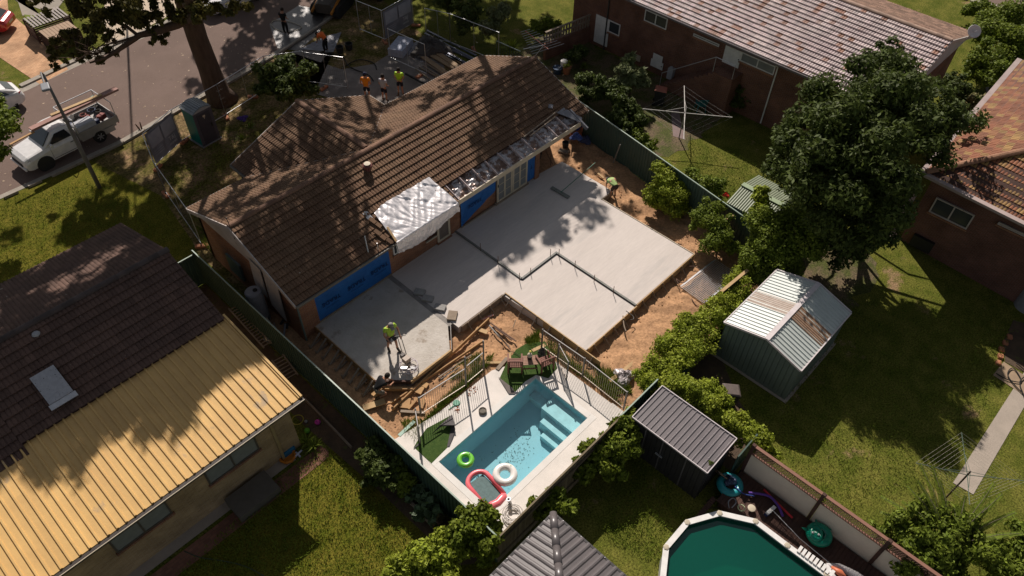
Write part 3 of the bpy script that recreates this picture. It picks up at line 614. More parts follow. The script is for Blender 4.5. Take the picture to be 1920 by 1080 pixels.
mb = MB(); q = G(690,408,3.45); mb.obox(q+Vector((0,0,.1)), ((1,0,0),(0,.93,.37),(0,-.37,.93)), (.12,.2,.02)); mb.lathe(q+Vector((-.05,.1,.08)), [(.06,0),(.05,.2),(0,.25)], 8); mb.build('roof_fitting', steel, H1)
# grey flashing sheet near the right end of the eave
mb = MB(); mb.add([(25.2,20.4,zc(20.4)+.1),(25.8,20.45,zc(20.4)+.1),(26.2,19.5,zc(19.5)+.1),(25.9,19.35,zc(19.4)+.09)], [(0,1,2,3)]); mb.beam((25.98,18.95,2.75),(26.0,20.2,3.25),.09,.2); mb.beam((25.1,20.75,3.55),(25.3,20.9,3.6),.22,.04); mb.build('sheet_metal', mat('dull zinc', (0.25,0.25,0.27), 0.5, (0.18,0.18,0.2), 3, metal=0.3), H1)
mb = MB(); mb.beam((22.6,20.25,3.32),(25.3,20.45,3.42),.06,.05); mb.beam((22.9,20.12,3.28),(24.9,20.25,3.36),.05,.04); mb.build('batten', oldtimber, H1)
# silver tarpaulin over the roof edge
def tarp():
    t = thing('tarpaulin', 'crumpled silver tarpaulin laid over the tiled roof edge and hanging down the brick wall', 'tarpaulin', (15.4,19.7,2.9), worldparts=True)
    nu, nv = 110, 70; r = np.random.default_rng(12); g = r.random((60, 60)); vs = []
    def nz(u, v, k):
        x = u*k; y = v*k; i = int(x); j = int(y); fx = x-i; fy = y-j; i %= 58; j %= 58
        return (g[i][j]*(1-fx)+g[i+1][j]*fx)*(1-fy)+(g[i][j+1]*(1-fx)+g[i+1][j+1]*fx)*fy-.5
    for j in range(nv+1):
        for i in range(nu+1):
            u = i/nu; v = j/nv; x0 = 13.5+u*3.95
            top = 20.98-0.05*u-0.3*max(0, .18-u)*3 if True else 0
            if v < 0.6:
                k = v/0.6; y = top+(YE-.1-top)*k; z = zc(y)+.11
                x = 13.6+u*(3.65-.35*(1-k))+.12*(1-k)
                fold = abs(nz(u*2.2+v*1.6, v*.5-u*.5, 5))**.7; f2 = abs(nz(u*1.8-v*1.2, v*.6, 11))**.8
                w = 0.03*abs(math.sin(x/0.3*PI))*(1-k)+.055*(.35-fold)+.03*(.3-f2)
                fa = math.atan2(v-.62, (u-.42)*2+1e-6); fr_ = math.hypot(v-.62, (u-.42)*2); w += .026*(abs(math.sin(fa*9+nz(u, v, 3)*3))-.5)*min(1, fr_*2.2)
                vs.append((x, y-.02, max(z+w+.02-.03*k, zc(y)+.075)))
            else:
                k = (v-.6)/.4; x0 = 13.6+u*3.65; dr = .62+.3*math.sin(min(1,u*1.25)*PI)-.12*u+.08*nz(u, .3, 14)
                y = YE-.13-.04*math.sin(k*3)+.09*nz(u*4, k*.6, 6)*k+.04*nz(u*9, k, 9); z = zc(YE)+.07-dr*k
                vs.append((x0, y, z))
    mb = MB(); mb.add(vs, [(j*(nu+1)+i, j*(nu+1)+i+1, (j+1)*(nu+1)+i+1, (j+1)*(nu+1)+i) for j in range(nv) for i in range(nu)])
    mb.build('sheet', silver, t, smooth=True)
    m2 = MB(); m2.beam((13.62,19.3,3.02),(13.75,20.0,3.3),.09,.05); m2.build('weight_batten', timber, t)
    for i in range(5):
        m3 = MB(); x = 13.2+random.random()*.35; y = 19.5+i*.27; m3.obox((x,y,zc(y)+.14), ((.9,.2,.1),(-.2,.9,.3),(0,-.3,.9)), (.09,.17,.02)); m3.build('loose_tile', tile_main, t)
tarp()

# ---- 2. tan brick house on the left --------------------------------------------
H2 = thing('tan_brick_house', 'tan brick house with dark tiled roof and yellow metal roof, bottom left', 'house', (0,21,0), worldparts=True)
mb = MB(); mb.box((-12,15.9,0),(5.6,16.1,3.15)); mb.box((5.4,16.1,0),(5.6,27.7,3.15)); mb.box((-12,27.5,0),(5.4,27.7,3.15)); mb.add([(5.59,16.1,3.15),(5.59,27.7,3.15),(5.59,23.4,4.8),(5.59,20,3.6)], [(0,1,2,3)])
mb.build('wall', MATS['tan brick'], H2)
YR2, ZR2, ZF2 = 23.4, 5.0, 3.2
fr2 = [(-12,28.3,ZF2),(5.95,28.3,ZF2),(5.95,YR2,ZR2),(-12,YR2,ZR2)]; re2 = [(-1.5,19.95,3.8),(5.95,19.95,3.8),(5.95,YR2,ZR2),(-1.5,YR2,ZR2)]
k2 = (ZR2-3.8)/(YR2-19.95); re3 = [(-12,18.9,3.8-k2*1.05),(-1.5,18.9,3.8-k2*1.05),(-1.5,YR2,ZR2),(-12,YR2,ZR2)]
mb = MB()
for pl in (fr2, re2, re3): add_sheet(mb, pl, 0.3, 'tile', 0.335, 0.055, amp=.028)
mb.build('tiled_roof', tile_dark, H2)
mb = MB(); slab_under(mb, fr2); slab_under(mb, re2); slab_under(mb, re3, .12); mb.build('roof_lining', darktimber, H2)
mb = MB(); ridge_caps(mb, (-12,YR2,ZR2+.04),(5.97,YR2,ZR2+.04)); mb.build('ridge_cap', mat('dark ridge tile', (0.10,0.075,0.07), 0.9, (0.07,0.055,0.05), 2, bump=.4, tint=.3), H2)
yr = [(-12,15.42,3.28),(6.0,15.42,3.28),(6.0,20.15,3.78),(-12,20.15,3.78)]
mb = MB(); add_sheet(mb, yr, 0.29, 'rib', None, 0, amp=0.05, rough_jit=0.0); slab_under(mb, yr, .04); mb.beam((6.02,15.4,3.32),(6.02,20.15,3.82),.08,.1); yo = mb.build('metal_roof', yellow, H2); yo['label'] = 'ribbed yellow metal roof'
mb = MB(); mb.beam((-12,15.33,3.22),(6.05,15.33,3.22),.12,.1); mb.build('gutter', mat('dark gutter', (0.05,0.04,0.035), 0.5), H2)
mb = MB(); mb.beam((-12,15.265,3.26),(6.05,15.265,3.26),.02,.03); mb.build('gutter_lip', offwhite, H2)
mb = MB(); mb.beam((-1.5,18.85,3.4),(-1.5,20.0,3.8),.05,.16); mb.build('barge_board', darktimber, H2)
for (xa, xb, za, zb) in ((2.15,4.15,1.55,2.7),(-1.2,.75,1.55,2.7),(-5,-3,1.55,2.7)):
    window_y(H2, 15.88, xa, xb, za, zb, 1, mat('dark frame', (0.10,0.085,0.07), 0.6), gl=MATS['pale shade glass'])
mb = MB(); mb.box((4.75,15.8,0),(4.85,15.9,3.1)); mb.build('downpipe', mat('tan pipe', (0.33,0.24,0.12), 0.6), H2)
mb = MB(); c = G(97,722,4.35); ax = ((1,0,0),(0,.945,.33),(0,-.33,.945)); mb.obox(c, ax, (.40,.60,.05)); mb.build('skylight', mat('frosted skylight', (0.42,0.42,0.44), 0.5, (0.34,0.34,0.36), 9, spots=((0.1,0.1,0.1), 14, .66)), H2)
mb = MB(); mb.obox(c+Vector((.0,-.68,-.22)), ax, (.45,.1,.02)); mb.build('skylight_flashing', steel, H2)
mb = MB(); c = G(70,630,4.78); mb.obox(c, ax, (.22,.22,.03)); v = mb.build('vent_base', greyplastic, H2)
mb = MB(); mb.lathe(c, [(.14,0),(.14,.12),(.11,.16),(0,.17)], 16); mb.build('vent_dome', mat('pale plastic', (0.35,0.35,0.36), .5), v)

# ---- 3. red brick house, top right -----------------------------------------------
H3 = thing('red_brick_house', 'long red brick house with pale weathered tile roof and white doors, top right', 'house', (40,18,0), worldparts=True)
xw = 36.65; mb = MB(); mb.box((xw,8.3,0),(xw+.25,28.9,4.15)); mb.box((xw+.25,28.65,0),(46,28.9,4.15)); mb.box((xw+.25,8.3,0),(46,8.5,4.1)); mb.build('wall', MATS['red brick'], H3)
xe, xr, ze, zr = 36.1, 42.0, 4.2, 5.72
f3 = [(xe+.25,26.2,ze),(xe+.2,8.0,ze),(xr,8.0,zr),(xr,33,zr),(xe+.3,33,ze)]
f3 = [(xe,33,ze),(xe,8.0,ze),(xr,8.0,zr),(xr,33,zr)]
b3 = [(47.6,33,3.95),(47.6,8.0,3.95),(xr,8.0,zr),(xr,33,zr)]
mb = MB(); add_sheet(mb, f3, 0.3, 'tile', 0.335, 0.075, amp=0.035); mb.build('roof', tile_grey, H3)['label'] = 'pale weathered tiled slope'
mb = MB(); add_sheet(mb, b3, 0.3, 'tile', 0.335, 0.05); mb.build('roof', tile_greyd, H3)['label'] = 'brown rear tiled slope'
mb = MB(); slab_under(mb, f3); slab_under(mb, b3); mb.build('roof_lining', darktimber, H3)
mb = MB(); ridge_caps(mb, (xr,8.0,zr+.05),(xr,33,zr+.05), .14); mb.build('ridge_cap', mat('pale ridge tile', (0.38,0.26,0.2), .7, (0.3,0.2,0.15), 2, tint=.3), H3)
mb = MB(); mb.add([(xe+.3,8.25,4.0),(47,8.25,3.9),(xr,8.25,zr-.1)], [(0,1,2)]); mb.add([(xe+.3,8.2,4.0),(47,8.2,3.9),(xr,8.2,zr-.1)], [(2,1,0)]); mb.build('gable_sheeting', mat('grey white sheeting', (0.52,0.50,0.52), .8, (0.45,0.43,0.45), 1), H3)
mb = MB(); mb.beam((xe,7.98,ze-.06),(xr,7.98,zr-.06),.05,.2); mb.beam((xr,7.98,zr-.06),(47.6,7.98,3.9),.05,.2); mb.build('barge_board', dirtywhite, H3)
mb = MB(); mb.beam((xe-.06,33,ze-.02),(xe-.06,8,ze-.02),.12,.12); mb.build('gutter', mat('grey gutter', (0.17,0.15,0.15), .5), H3)
mb = MB(); mb.box((xe+.02,8.1,ze-.12),(xw,33,ze-.09)); mb.build('eave_lining', oldtimber, H3)
def bgwin(pa, pb, name='window', mull=1, gl=None, frame=white, sill=True):     # pa top-left pixel, pb bottom-right pixel
    A = Gx(*pa, xw); B = Gx(*pb, xw); return window_x(H3, xw, min(A.y,B.y), max(A.y,B.y), min(A.z,B.z), max(A.z,B.z), mull, frame, gl=gl, name=name, sill=sill)
bgwin((1143,37),(1161,68), mull=0); bgwin((1211,17),(1249,56)); bgwin((1301,62),(1348,88)); bgwin((1392,97),(1450,141), gl=MATS['curtained glass']); bgwin((1468,124),(1535,150), sill=False)
def bgdoor(pa, pb, m=white, name='door'):
    A = Gx(*pa, xw); B = Gx(*pb, xw); y0, y1 = sorted((A.y,B.y)); z0, z1 = sorted((A.z,B.z)); mb = MB(); mb.box((xw-.05,y0,z0),(xw+.02,y1,z1)); mb.box((xw-.06,y0+.1,z0+.15),(xw-.05,y1-.1,z0+.9)); d = mb.build(name, m, H3)
    k = MB(); k.lathe((xw-.08,y0+.08,(z0+z1)/2), [(.03,0),(.03,.05)], 6); k.build('handle', darksteel, d); return d
D1 = bgdoor((1119,26),(1138,88)); D2 = bgdoor((1362,84),(1384,128)); D3 = bgdoor((1222,109),(1242,132), name='hatch')
mb = MB(); A = Gx(1185,97,xw); B = Gx(1200,116,xw)
for i in range(7): mb.box((xw-.04,B.y+(A.y-B.y)*i/7,B.z),(xw-.01,B.y+(A.y-B.y)*i/7+.03,A.z))
for i in range(7): mb.box((xw-.045,B.y,B.z+(A.z-B.z)*i/7),(xw-.012,A.y,B.z+(A.z-B.z)*i/7+.03))
mb.build('lattice_vent', offwhite, H3)
mb = MB(); A = Gx(1455,118,xe+.05); mb.tube([(xe+.0,A.y,ze-.1),(xw-.06,A.y,ze-.5),(xw-.06,A.y,0.1)], .045, 8); A = Gx(1166,60,xw); mb.build('downpipe', white, H3); mb = MB(); mb.tube([(xw-.06,26.1,ze),(xw-.06,26.1,0)], .05, 8); mb.build('downpipe', darksteel, H3)['label'] = 'dark downpipe beside the left window'
mb = MB(); p = Gx(1257,138,xw-.2); mb.box((xw-.3,p.y-.18,p.z-.35),(xw-.01,p.y+.18,p.z+.35)); mb.lathe((xw-.2,p.y,p.z+.35), [(.12,0),(.1,.1),(0,.12)], 10); mb.build('meter_box', mat('grey box', (0.42,0.42,0.43), .5), H3)
# porch steps, landing and rail
A = Gx(1373,128,xw); za = max(.3, A.z)
mb = MB(); mb.box((xw-1.1,A.y-.7,0),(xw,A.y+.6,za-.02)); ns = max(3, int(za/.2))
for i in range(ns): mb.box((xw-1.05,A.y+.6+.27*i,0),(xw-.05,A.y+.6+.27*(i+1),(za-.02)*(ns-i)/(ns+1)))
mb.build('steps', MATS['red brick'], H3)
r = .022; yl = A.y+.6+.27*ns
mb = MB(); mb.tube([(xw-1.08,A.y-.65,za+.05),(xw-1.08,A.y-.65,za+.9),(xw-1.08,A.y+.6,za+.9),(xw-1.08,yl,1.0),(xw-1.08,yl,.05)], r, 6); mb.tube([(xw-1.08,A.y+.6,za),(xw-1.08,A.y+.6,za+.9)], r, 6); mb.build('handrail', steel, H3)
mb = MB(); p = G(1825,60,5.4); 
pr_ = [(0.02,0.0)]+[(.35*k/6, .12*(k/6)**2) for k in range(1,7)]+[(.34,.135)]+[(.33*k/6, .02+.12*(k/6)**2) for k in range(5,0,-1)]
mb.lathe(p, pr_, 20, ax=(-.6,-.4,.7)); d = mb.build('satellite_dish', mat('dish grey', (0.68,0.64,0.62), .5), H3, smooth=True)
mb = MB(); mb.tube([p, p+Vector((.2,.2,-.6))], .03, 6); mb.tube([p, p+Vector((-.3,-.2,.25))], .015, 5); mb.build('mount', steel, d)
# ---- 4. dark brick house, far right -----------------------------------------------
H4 = thing('dark_brick_house', 'dark brick house with red and mustard hip roof, at the right edge', 'house', (36,1,0), worldparts=True)
Cn = Vector((32.65,4.75,4.2)); An = Vector((31.95,-7,4.2)); Bn = Vector((46,5.1,4.2)); Hn = Cn+Vector((4.8,-4.9,2.15)); Hx = An+Vector((4.8,0,2.15)); Bx = Vector((46,Hn.y,6.35))
s1 = [An, Cn, Hn, Hx]; s2 = [Cn, Bn, Bx, Hn]
mb = MB(); add_sheet(mb, s1, 0.3, 'tile', 0.335, 0.05, amp=.03); add_sheet(mb, s2, 0.3, 'tile', 0.335, 0.04, amp=.03); mb.build('roof', tile_red, H4)
mb = MB(); slab_under(mb, s1); slab_under(mb, s2); mb.build('roof_lining', darktimber, H4)
mb = MB(); ridge_caps(mb, Cn+Vector((0,0,.06)), Hn+Vector((0,0,.06)), .15); ridge_caps(mb, Hn+Vector((0,0,.06)), Bx+Vector((0,0,.06)), .15); mb.build('ridge_cap', capr, H4)
mb = MB(); off = Vector((-.12,.0,-.02)); mb.beam(An+off, Cn+off, .26, .12); mb.beam(Cn+Vector((-.1,.1,-.02)), Bn+Vector((0,.1,-.02)), .26, .12); mb.build('gutter', mat('pale pink gutter', (0.42,0.34,0.32), .6, (0.34,0.27,0.25), 1.5), H4)
wx = lambda y: 33.05+(y-4.4)*0.06
mb = MB(); mb.add([(wx(4.4),4.4,0),(wx(-7),-7,0),(wx(-7),-7,4.2),(wx(4.4),4.4,4.2)], [(0,1,2,3)]); mb.add([(wx(4.4),4.4,0),(45,4.7,0),(45,4.7,4.2),(wx(4.4),4.4,4.2)], [(3,2,1,0)]); mb.add([(wx(4.4)+.2,4.2,0),(wx(-7)+.2,-7,0),(wx(-7)+.2,-7,4.2),(wx(4.4)+.2,4.2,4.2)], [(3,2,1,0)]); mb.build('wall', MATS['dark brick'], H4)
def rwin(pa, pb, mull=1, gl=None):
    A = Gx(*pa, 32.98); B = Gx(*pb, 32.9); y0, y1 = sorted((A.y,B.y)); z0, z1 = sorted((A.z,B.z)); return window_x(H4, wx((y0+y1)/2)-.05, y0, y1, z0, z1, mull, dirtywhite, gl=gl, sill=True, depth=.06)
rwin((1758,368),(1812,430)); rwin((1874,415),(1935,440))
mb = MB(); A = Gx(1716,437,32.95); B = Gx(1742,475,32.9); mb.box((32.8,min(A.y,B.y),min(A.z,B.z)),(32.97,max(A.y,B.y),max(A.z,B.z))); mb.build('subfloor_vent', blackrub, H4)
mb = MB(); mb.lathe(G(1925,575,0), [(.55,0),(.55,1.6),(.5,1.7),(0,1.75)], 24); tag(mb.build('water_tank', greyplastic, None, smooth=False), 'grey round tank against the dark brick wall, cut by the right edge', 'water tank')
# ================================================================ slab, formwork
ZS = 0.5
SL = thing('concrete_slab', 'freshly poured grey concrete slab behind the brick house, with steps and jogs in its edge', 'concrete slab', (17,15,0), worldparts=True)
mb = MB(); mb.poly([(9.35,20,ZS-.03),(9.35,15.95,ZS-.03),(10.3,14.92,ZS-.03),(12.5,14.92,ZS-.03),(13.35,15.95,ZS-.03),(13.35,20,ZS-.03)], .4)
mb.build('slab_bay', concrough, SL)['label'] = 'rough bay being trowelled'
mb = MB(); mb.poly([(13.6,20,ZS-.05),(13.6,15.55,ZS-.05),(16.3,15.55,ZS-.05),(16.3,15.5,ZS-.05),(17.52,15.5,ZS-.05),(17.62,15.7,ZS-.05),(17.62,20,ZS-.05)], .4)
mb.poly([(16.3,15.5,ZS-.05),(16.5,10.85,ZS-.05),(19.9,10.85,ZS-.05),(19.9,15.5,ZS-.05)], .4)
mb.build('slab_bay', conc, SL)
mb = MB(); mb.poly([(17.68,20,ZS),(17.62,15.62,ZS),(20.0,15.62,ZS),(20.0,10.88,ZS),(24.42,10.88,ZS),(24.42,16.5,ZS),(25.35,16.5,ZS),(25.35,19.9,ZS),(23.5,20.1,ZS)], .45)
mb.build('slab_bay', conc, SL)
mb = MB(); mb.poly([(13.36,20,ZS-.06),(13.36,15.9,ZS-.06),(13.6,15.9,ZS-.06),(13.6,20,ZS-.06)], .3)
mb.build('joint_strip', mat('screed strip', (0.30,0.28,0.26), .9, (0.24,0.22,0.2), 3, bump=1), SL)
mb = MB(); mb.beam((17.62,20,ZS-.0),(17.58,15.58,ZS),.09,.05); mb.beam((17.58,15.56,ZS),(20.0,15.56,ZS),.09,.05); mb.beam((19.96,15.52,ZS),(19.96,10.86,ZS),.09,.05); mb.build('edge_form', mat('grey form steel', (0.19,0.19,0.17), .6, (0.14,0.14,0.13), 3), SL)
# drain pits left on the joint
for i, (px, py) in enumerate(((787,548),(802,560),(825,577))):
    mb = MB(); p = G(px, py, ZS); mb.obox(p, ((.86,.5,0),(-.5,.86,0),(0,0,1)), (.17,.25,.07)); 
    tag(mb.build('concrete_block', mat('block grey', (0.27,0.26,0.25), .9, (0.33,0.32,0.3), 6, bump=.6), bevel=.012), ['grey block on the slab joint, nearest the house','second grey block along the slab joint','grey block on the slab joint, beside the sunlit strip'][i], 'block', 'blocks on the slab joint')
mb = MB(); p = G(848,592,ZS); mb.obox(p, ((.8,.6,0),(-.6,.8,0),(0,0,1)), (.26,.2,.05)); tag(mb.build('ply_offcut', oldtimber, bevel=.01), 'square weathered board lying at the corner of the sunlit slab', 'board')
# form boards round the slab
def fboard(a, b, label, m=timber, w=.04, h=.42, top=ZS+.015, stakes=0, sm=None, out=None):
    a = Vector((*a, top)); b = Vector((*b, top)); dz = Vector((0,0,-h/2)); t = thing('form_board', label, 'form board', tuple((a+b)/2-Vector((0,0,top))), group='form boards round the slab', worldparts=True)
    mb = MB(); mb.beam(a+dz, b+dz, w, h); mb.build('board', m, t)
    d = (b-a).normalized(); o = Vector(out or (d.y, -d.x, 0))
    for i in range(stakes):
        p = a+(b-a)*((i+.5)/stakes)+o*.05; mb = MB(); mb.beam(p+Vector((0,0,-h-.05)), p+Vector((0,0,.03)), .045, .035); mb.build('stake', sm or oldtimber, t)
        mb = MB(); mb.beam(p+Vector((0,0,-.04)), p+o*.34+Vector((0,0,-h+.03)), .03, .05); mb.build('brace', sm or oldtimber, t)
    return t
fboard((24.47,10.84),(20.0,10.84),'long pine form board along the lower right edge of the big slab bay', stakes=6, out=(0,-1,0))
fboard((19.95,10.80),(16.6,10.80),'pine form board along the bottom edge of the middle bay', stakes=5, out=(0,-1,0))
fboard((16.42,15.5),(16.42,10.0),'pine form board down the left side of the middle bay, its end sticking out', stakes=7, out=(-1,0,0))
fboard((16.4,15.46),(13.7,15.46),'form board along the sunlit strip above the sand', m=oldtimber, stakes=4, out=(0,-1,0))
fboard((24.47,16.5),(24.47,10.84),'thin form board down the right side of the big slab bay', m=offwhite, w=.03, h=.3, stakes=3, sm=rust, out=(1,0,0))
fboard((25.4,16.45),(24.5,16.45),'short form board at the jog beside the bending worker', m=oldtimber, h=.3, out=(0,-1,0))
fboard((9.31,20.0),(9.31,15.95),'steel form board braced by timber along the left end of the slab', m=ply, w=.03, h=.46, out=(-1,0,0))
fboard((10.3,14.86),(12.52,14.86),'pale form board in front of the ride-on trowelled bay', m=timber, h=.2, w=.07, out=(0,-1,0))
fboard((12.55,14.86),(13.5,15.95),'steel edge form at the angled corner of the rough bay', m=darksteel, w=.03, h=.4, stakes=0)
fboard((9.3,15.9),(10.3,14.86),'dark form board behind the kneeling worker', m=darktimber, h=.2, w=.08)
fboard((9.15,15.75),(10.2,14.65),'yellow stained form board stacked below the dark one', m=ply, h=.16, w=.12, top=.34)
fboard((9.0,14.5),(15.0,15.1),'long orange form plank on edge crossing the sand below the slab', m=ply, h=.2, w=.05, top=.3)
# timber braces at the left end
for i in range(9):
    y = 19.5-i*.44; t = thing('brace_frame', ['topmost','second','third','fourth','fifth','sixth','seventh','eighth','lowest'][i]+' triangular timber brace propping the left end of the slab', 'brace', (9.1,y,0), group='braces along the left slab edge', worldparts=True)
    mb = MB(); mb.beam((9.26,y,.50),(8.62,y-.1,.12),.07,.05); mb.build('raker', oldtimber, t); mb = MB(); mb.beam((9.26,y,.14),(8.6,y-.1,.1),.07,.04); mb.build('sole', oldtimber, t); mb = MB(); mb.beam((8.62,y-.1,.0),(8.6,y-.1,.34),.05,.05); mb.build('peg', oldtimber, t)
# reinforcement starter bars / pegs along the step
pegs = [((901,469),(901,456)),((934,493),(942,470)),((974,525),(973,508)),((1032,480),(1032,466)),((1048,480),(1048,466)),((1078,502),(1080,484)),((1114,528),(1115,507)),((1150,550),(1152,531)),((995,512),(994,503))]
for i, (a, b) in enumerate(pegs):
    A = G(*a, ZS); mb = MB(); mb.tube([A-Vector((0,0,.2)), A+Vector((0,0,.42 if i != 8 else .3))+Vector((.02,.03,0))], .016, 5)
    tag(mb.build('steel_peg', rust), ['rusty peg','thin steel peg'][i % 2]+' standing in the slab joint, number %s from the house along the step' % ['one','two','three','four','five','six','seven','eight','nine'][i], 'peg', 'steel pegs along the slab joint')

# ================================================================ tiny builders
def plank(a, b, label, w=.12, h=.04, m=None, z=.16, z2=None, cat='timber', name='plank', group='loose timber on the sand'):
    A = G(*a, z); B = G(*b, z if z2 is None else z2); mb = MB(); mb.beam(A, B, w, h); return tag(mb.build(name, m or timber, bevel=.004), label, cat, group)
plank((699,742),(741,706), 'broad plank propped beside the fence by the kneeling worker', .22, .05, ply, .3)
plank((681,765),(722,752), 'pale short plank lying against the green fence', .28, .05, timber, .18)
plank((733,757),(905,640), 'long orange plank running diagonally over the sand', .05, .14, ply, .2)
plank((751,771),(797,774), 'pale plank lying flat at the left of the pool fence', .12, .06, oldtimber, .14)
plank((748,817),(777,790), 'pale mint painted board leaning by the pool deck corner', .14, .03, mat('mint paint', (0.36,0.5,0.42), .6), .22)
plank((893,616),(914,624), 'short pine block lying on the sand under the middle bay', .2, .06, timber, .2)
plank((905,680),(947,680), 'pine plank lying on the sand beside the pool gate', .12, .06, timber, .2)
plank((822,708),(885,665), 'dark pipe and batten lying along the sand', .06, .05, oldtimber, .2)
plank((826,711),(862,688), 'thin dark rod beside the batten', .03, .03, darksteel, .24)
plank((936,695),(958,660), 'thin pine strip at the edge of the artificial grass', .1, .03, timber, .16)
plank((932,693),(951,671), 'short grey plank on the pool deck by the artificial grass', .16, .05, oldtimber, .24)
plank((998,658),(1022,647), 'short pine offcut behind the right seat of the bench', .16, .05, timber, .22)
plank((955,665),(956,688), 'upright pale offcut resting behind the left seat of the bench', .14, .05, timber, .3)
plank((1143,715),(1196,674), 'wide pine plank lying on the sand above the pool fence', .16, .06, timber, .2)
for i, (a, b) in enumerate((((919,605),(968,640)),((917,610),(944,640)),((932,628),(955,650)),((938,632),(957,655)),((925,612),(960,638)))):
    plank(a, b, ['longest dark bar in the pile on the sand','dark bar crossing the pile on the sand','short pale bar in the pile on the sand','lowest dark bar in the pile on the sand','thin dark bar in the pile on the sand'][i], .05, .04, [rust,darksteel,oldtimber,rust,rust][i], .24, name='steel_bar', cat='bar', group='bars piled on the sand')
plank((902,600),(925,590), 'red and white striped level lying on the sand', .08, .04, mat('red white plastic', (0.6,0.12,0.08), .5, (0.6,0.5,0.45), 14, lo=.49, hi=.51), .2, name='spirit_level', cat='level')
plank((962,614),(967,600), 'white plastic stake standing on the sand', .03, .03, offwhite, .2, .4, name='survey_stake', cat='stake')
def bricks(lst, m, group):
    for i, (px, py, an, sx, sy, lab) in enumerate(lst):
        mb = MB(); p = G(px, py, .17); c, s = math.cos(an), math.sin(an); mb.obox(p, ((c,s,0),(-s,c,.08),(0,-.08,1)), (sx,sy,.035)); tag(mb.build('ply_offcut', m, bevel=.004), lab, 'offcut', group)
bricks([(785,729,.4,.22,.2,'square orange offcut of form ply on the sand below the trowel machine'),(797,722,.3,.12,.12,'small pale square offcut touching the orange one'),(760,756,.7,.24,.19,'bent orange sheet offcut lying lowest on the sand'),(774,757,.2,.3,.05,'narrow orange offcut beside the lowest sheet'),(792,757,.6,.22,.08,'pale timber offcut under the pool fence')], ply, 'ply offcuts on the sand')
# steel pool-fence panels stacked on the ground at the right
t = thing('fence_panel_stack', 'stack of steel fence panels lying flat on the sand, right of the slab', 'fence panels', G(1325,530,.2), worldparts=True, group=None)
c0, c1, c2, c3 = G(1276,537,.28), G(1336,490,.28), G(1377,518,.28), G(1320,568,.28)
for lay in range(3):
    mb = MB(); o = Vector((.05*lay,-.04*lay,.05*lay)); mb.beam(c0+o, c1+o, .04,.03); mb.beam(c3+o, c2+o, .04,.03)
    for i in range(26):
        k = i/25; mb.beam(c0+(c1-c0)*k+o, c3+(c2-c3)*k+o, .016,.016)
    mb.build('panel', steel, t)
def hose(name, pts, r, m, label, cat, group=None, z=.1, n=6):
    P = [G(*p, z) if len(p) == 2 else G(*p) for p in pts]; Q = []
    for i in range(len(P)-1):
        a = P[max(i-1,0)]; b = P[i]; c = P[i+1]; d = P[min(i+2,len(P)-1)]
        for k in range(6):
            u = k/6; Q.append(.5*((2*b)+(-a+c)*u+(2*a-5*b+4*c-d)*u*u+(-a+3*b-3*c+d)*u**3))
    Q.append(P[-1]); mb = MB(); mb.tube(Q, r, n); return tag(mb.build(name, m, smooth=True), label, cat, group)
hose('drain_pipe', [(1290,500),(1303,500),(1315,510),(1300,520),(1280,530),(1268,523),(1275,537)], .02, rust, 'rusty bent rod looping beside the stacked fence panels', 'rod', z=.3)
hose('drain_pipe', [(1297,560),(1305,572),(1320,580)], .02, rust, 'short rusty rod in front of the stacked fence panels', 'rod', z=.25)
hose('conduit', [(1174,583),(1186,592),(1188,598),(1182,600)], .02, darksteel, 'dark bent conduit at the lower corner of the slab', 'conduit', z=.55)
hose('conduit', [(1168,592),(1170,610),(1174,622)], .03, oldtimber, 'leaning stake at the lower corner of the slab', 'stake', z=.45)
# plastic bag
def rag(name, px, py, z, R, m, label, cat, seed, H=.3):
    r = np.random.default_rng(seed); c = G(px,py,z); mb = MB(); n, k = 22, 9; vs = []
    for j in range(k+1):
        ph = PI/2*j/k
        for i in range(n):
            a = 2*PI*i/n; rr = R*math.cos(ph)*(1+.25*math.sin(a*3+seed)+.25*(r.random()-.5)); vs.append(c+Vector((rr*math.cos(a), rr*math.sin(a), H*math.sin(ph)*(1+.5*(r.random()-.5)))))
    mb.add(vs, [(j*n+i, j*n+(i+1)%n, (j+1)*n+(i+1)%n, (j+1)*n+i) for j in range(k) for i in range(n)]); return tag(mb.build(name, m), label, cat)
rag('rubble_bag', 1170,708,.12,.42, mat('clear plastic bag', (0.55,0.5,0.5), .25, (0.3,0.26,0.26), 8, spec=.7, lo=.4, hi=.6), 'crumpled clear plastic bag on the sand beside the wide plank', 'bag', 3)

# ================================================================ fences
def panel_fence(name, label, a, b, h, m, capm_, rib=.19, cap=.05, z0=0.02, group=None, posts=2.4, cat='fence'):
    a = Vector((*a, z0)); b = Vector((*b, z0)); L = (b-a).length; d = (b-a).normalized(); s = Vector((-d.y, d.x, 0)); t = thing(name, label, cat, tuple((a+b)/2), group=group, worldparts=True)
    mb = MB(); n = int(L/rib); pts = []
    for i in range(n):
        for q, o in ((0,.016),(.42,.016),(.5,-.016),(.92,-.016)): pts.append(a+d*((i+q)*L/n)+s*o)
    pts.append(b+s*.016)
    vs = pts+[p+Vector((0,0,h)) for p in pts]; k = len(pts); mb.add(vs, [(i, i+1, i+1+k, i+k) for i in range(k-1)]); mb.build('infill', m, t)
    mb = MB(); mb.beam(a+Vector((0,0,h)), b+Vector((0,0,h)), cap, .045); mb.build('rail', capm_, t); mb = MB(); mb.beam(a+Vector((0,0,.05)), b+Vector((0,0,.05)), cap, .06); mb.build('rail', m, t)
    np_ = max(1, int(round(L/posts)))
    for i in range(np_+1):
        p = a+(b-a)*(i/np_); mb = MB(); mb.beam(p, p+Vector((0,0,h+.01)), .06, .06); mb.build('post', m, t)
    return t
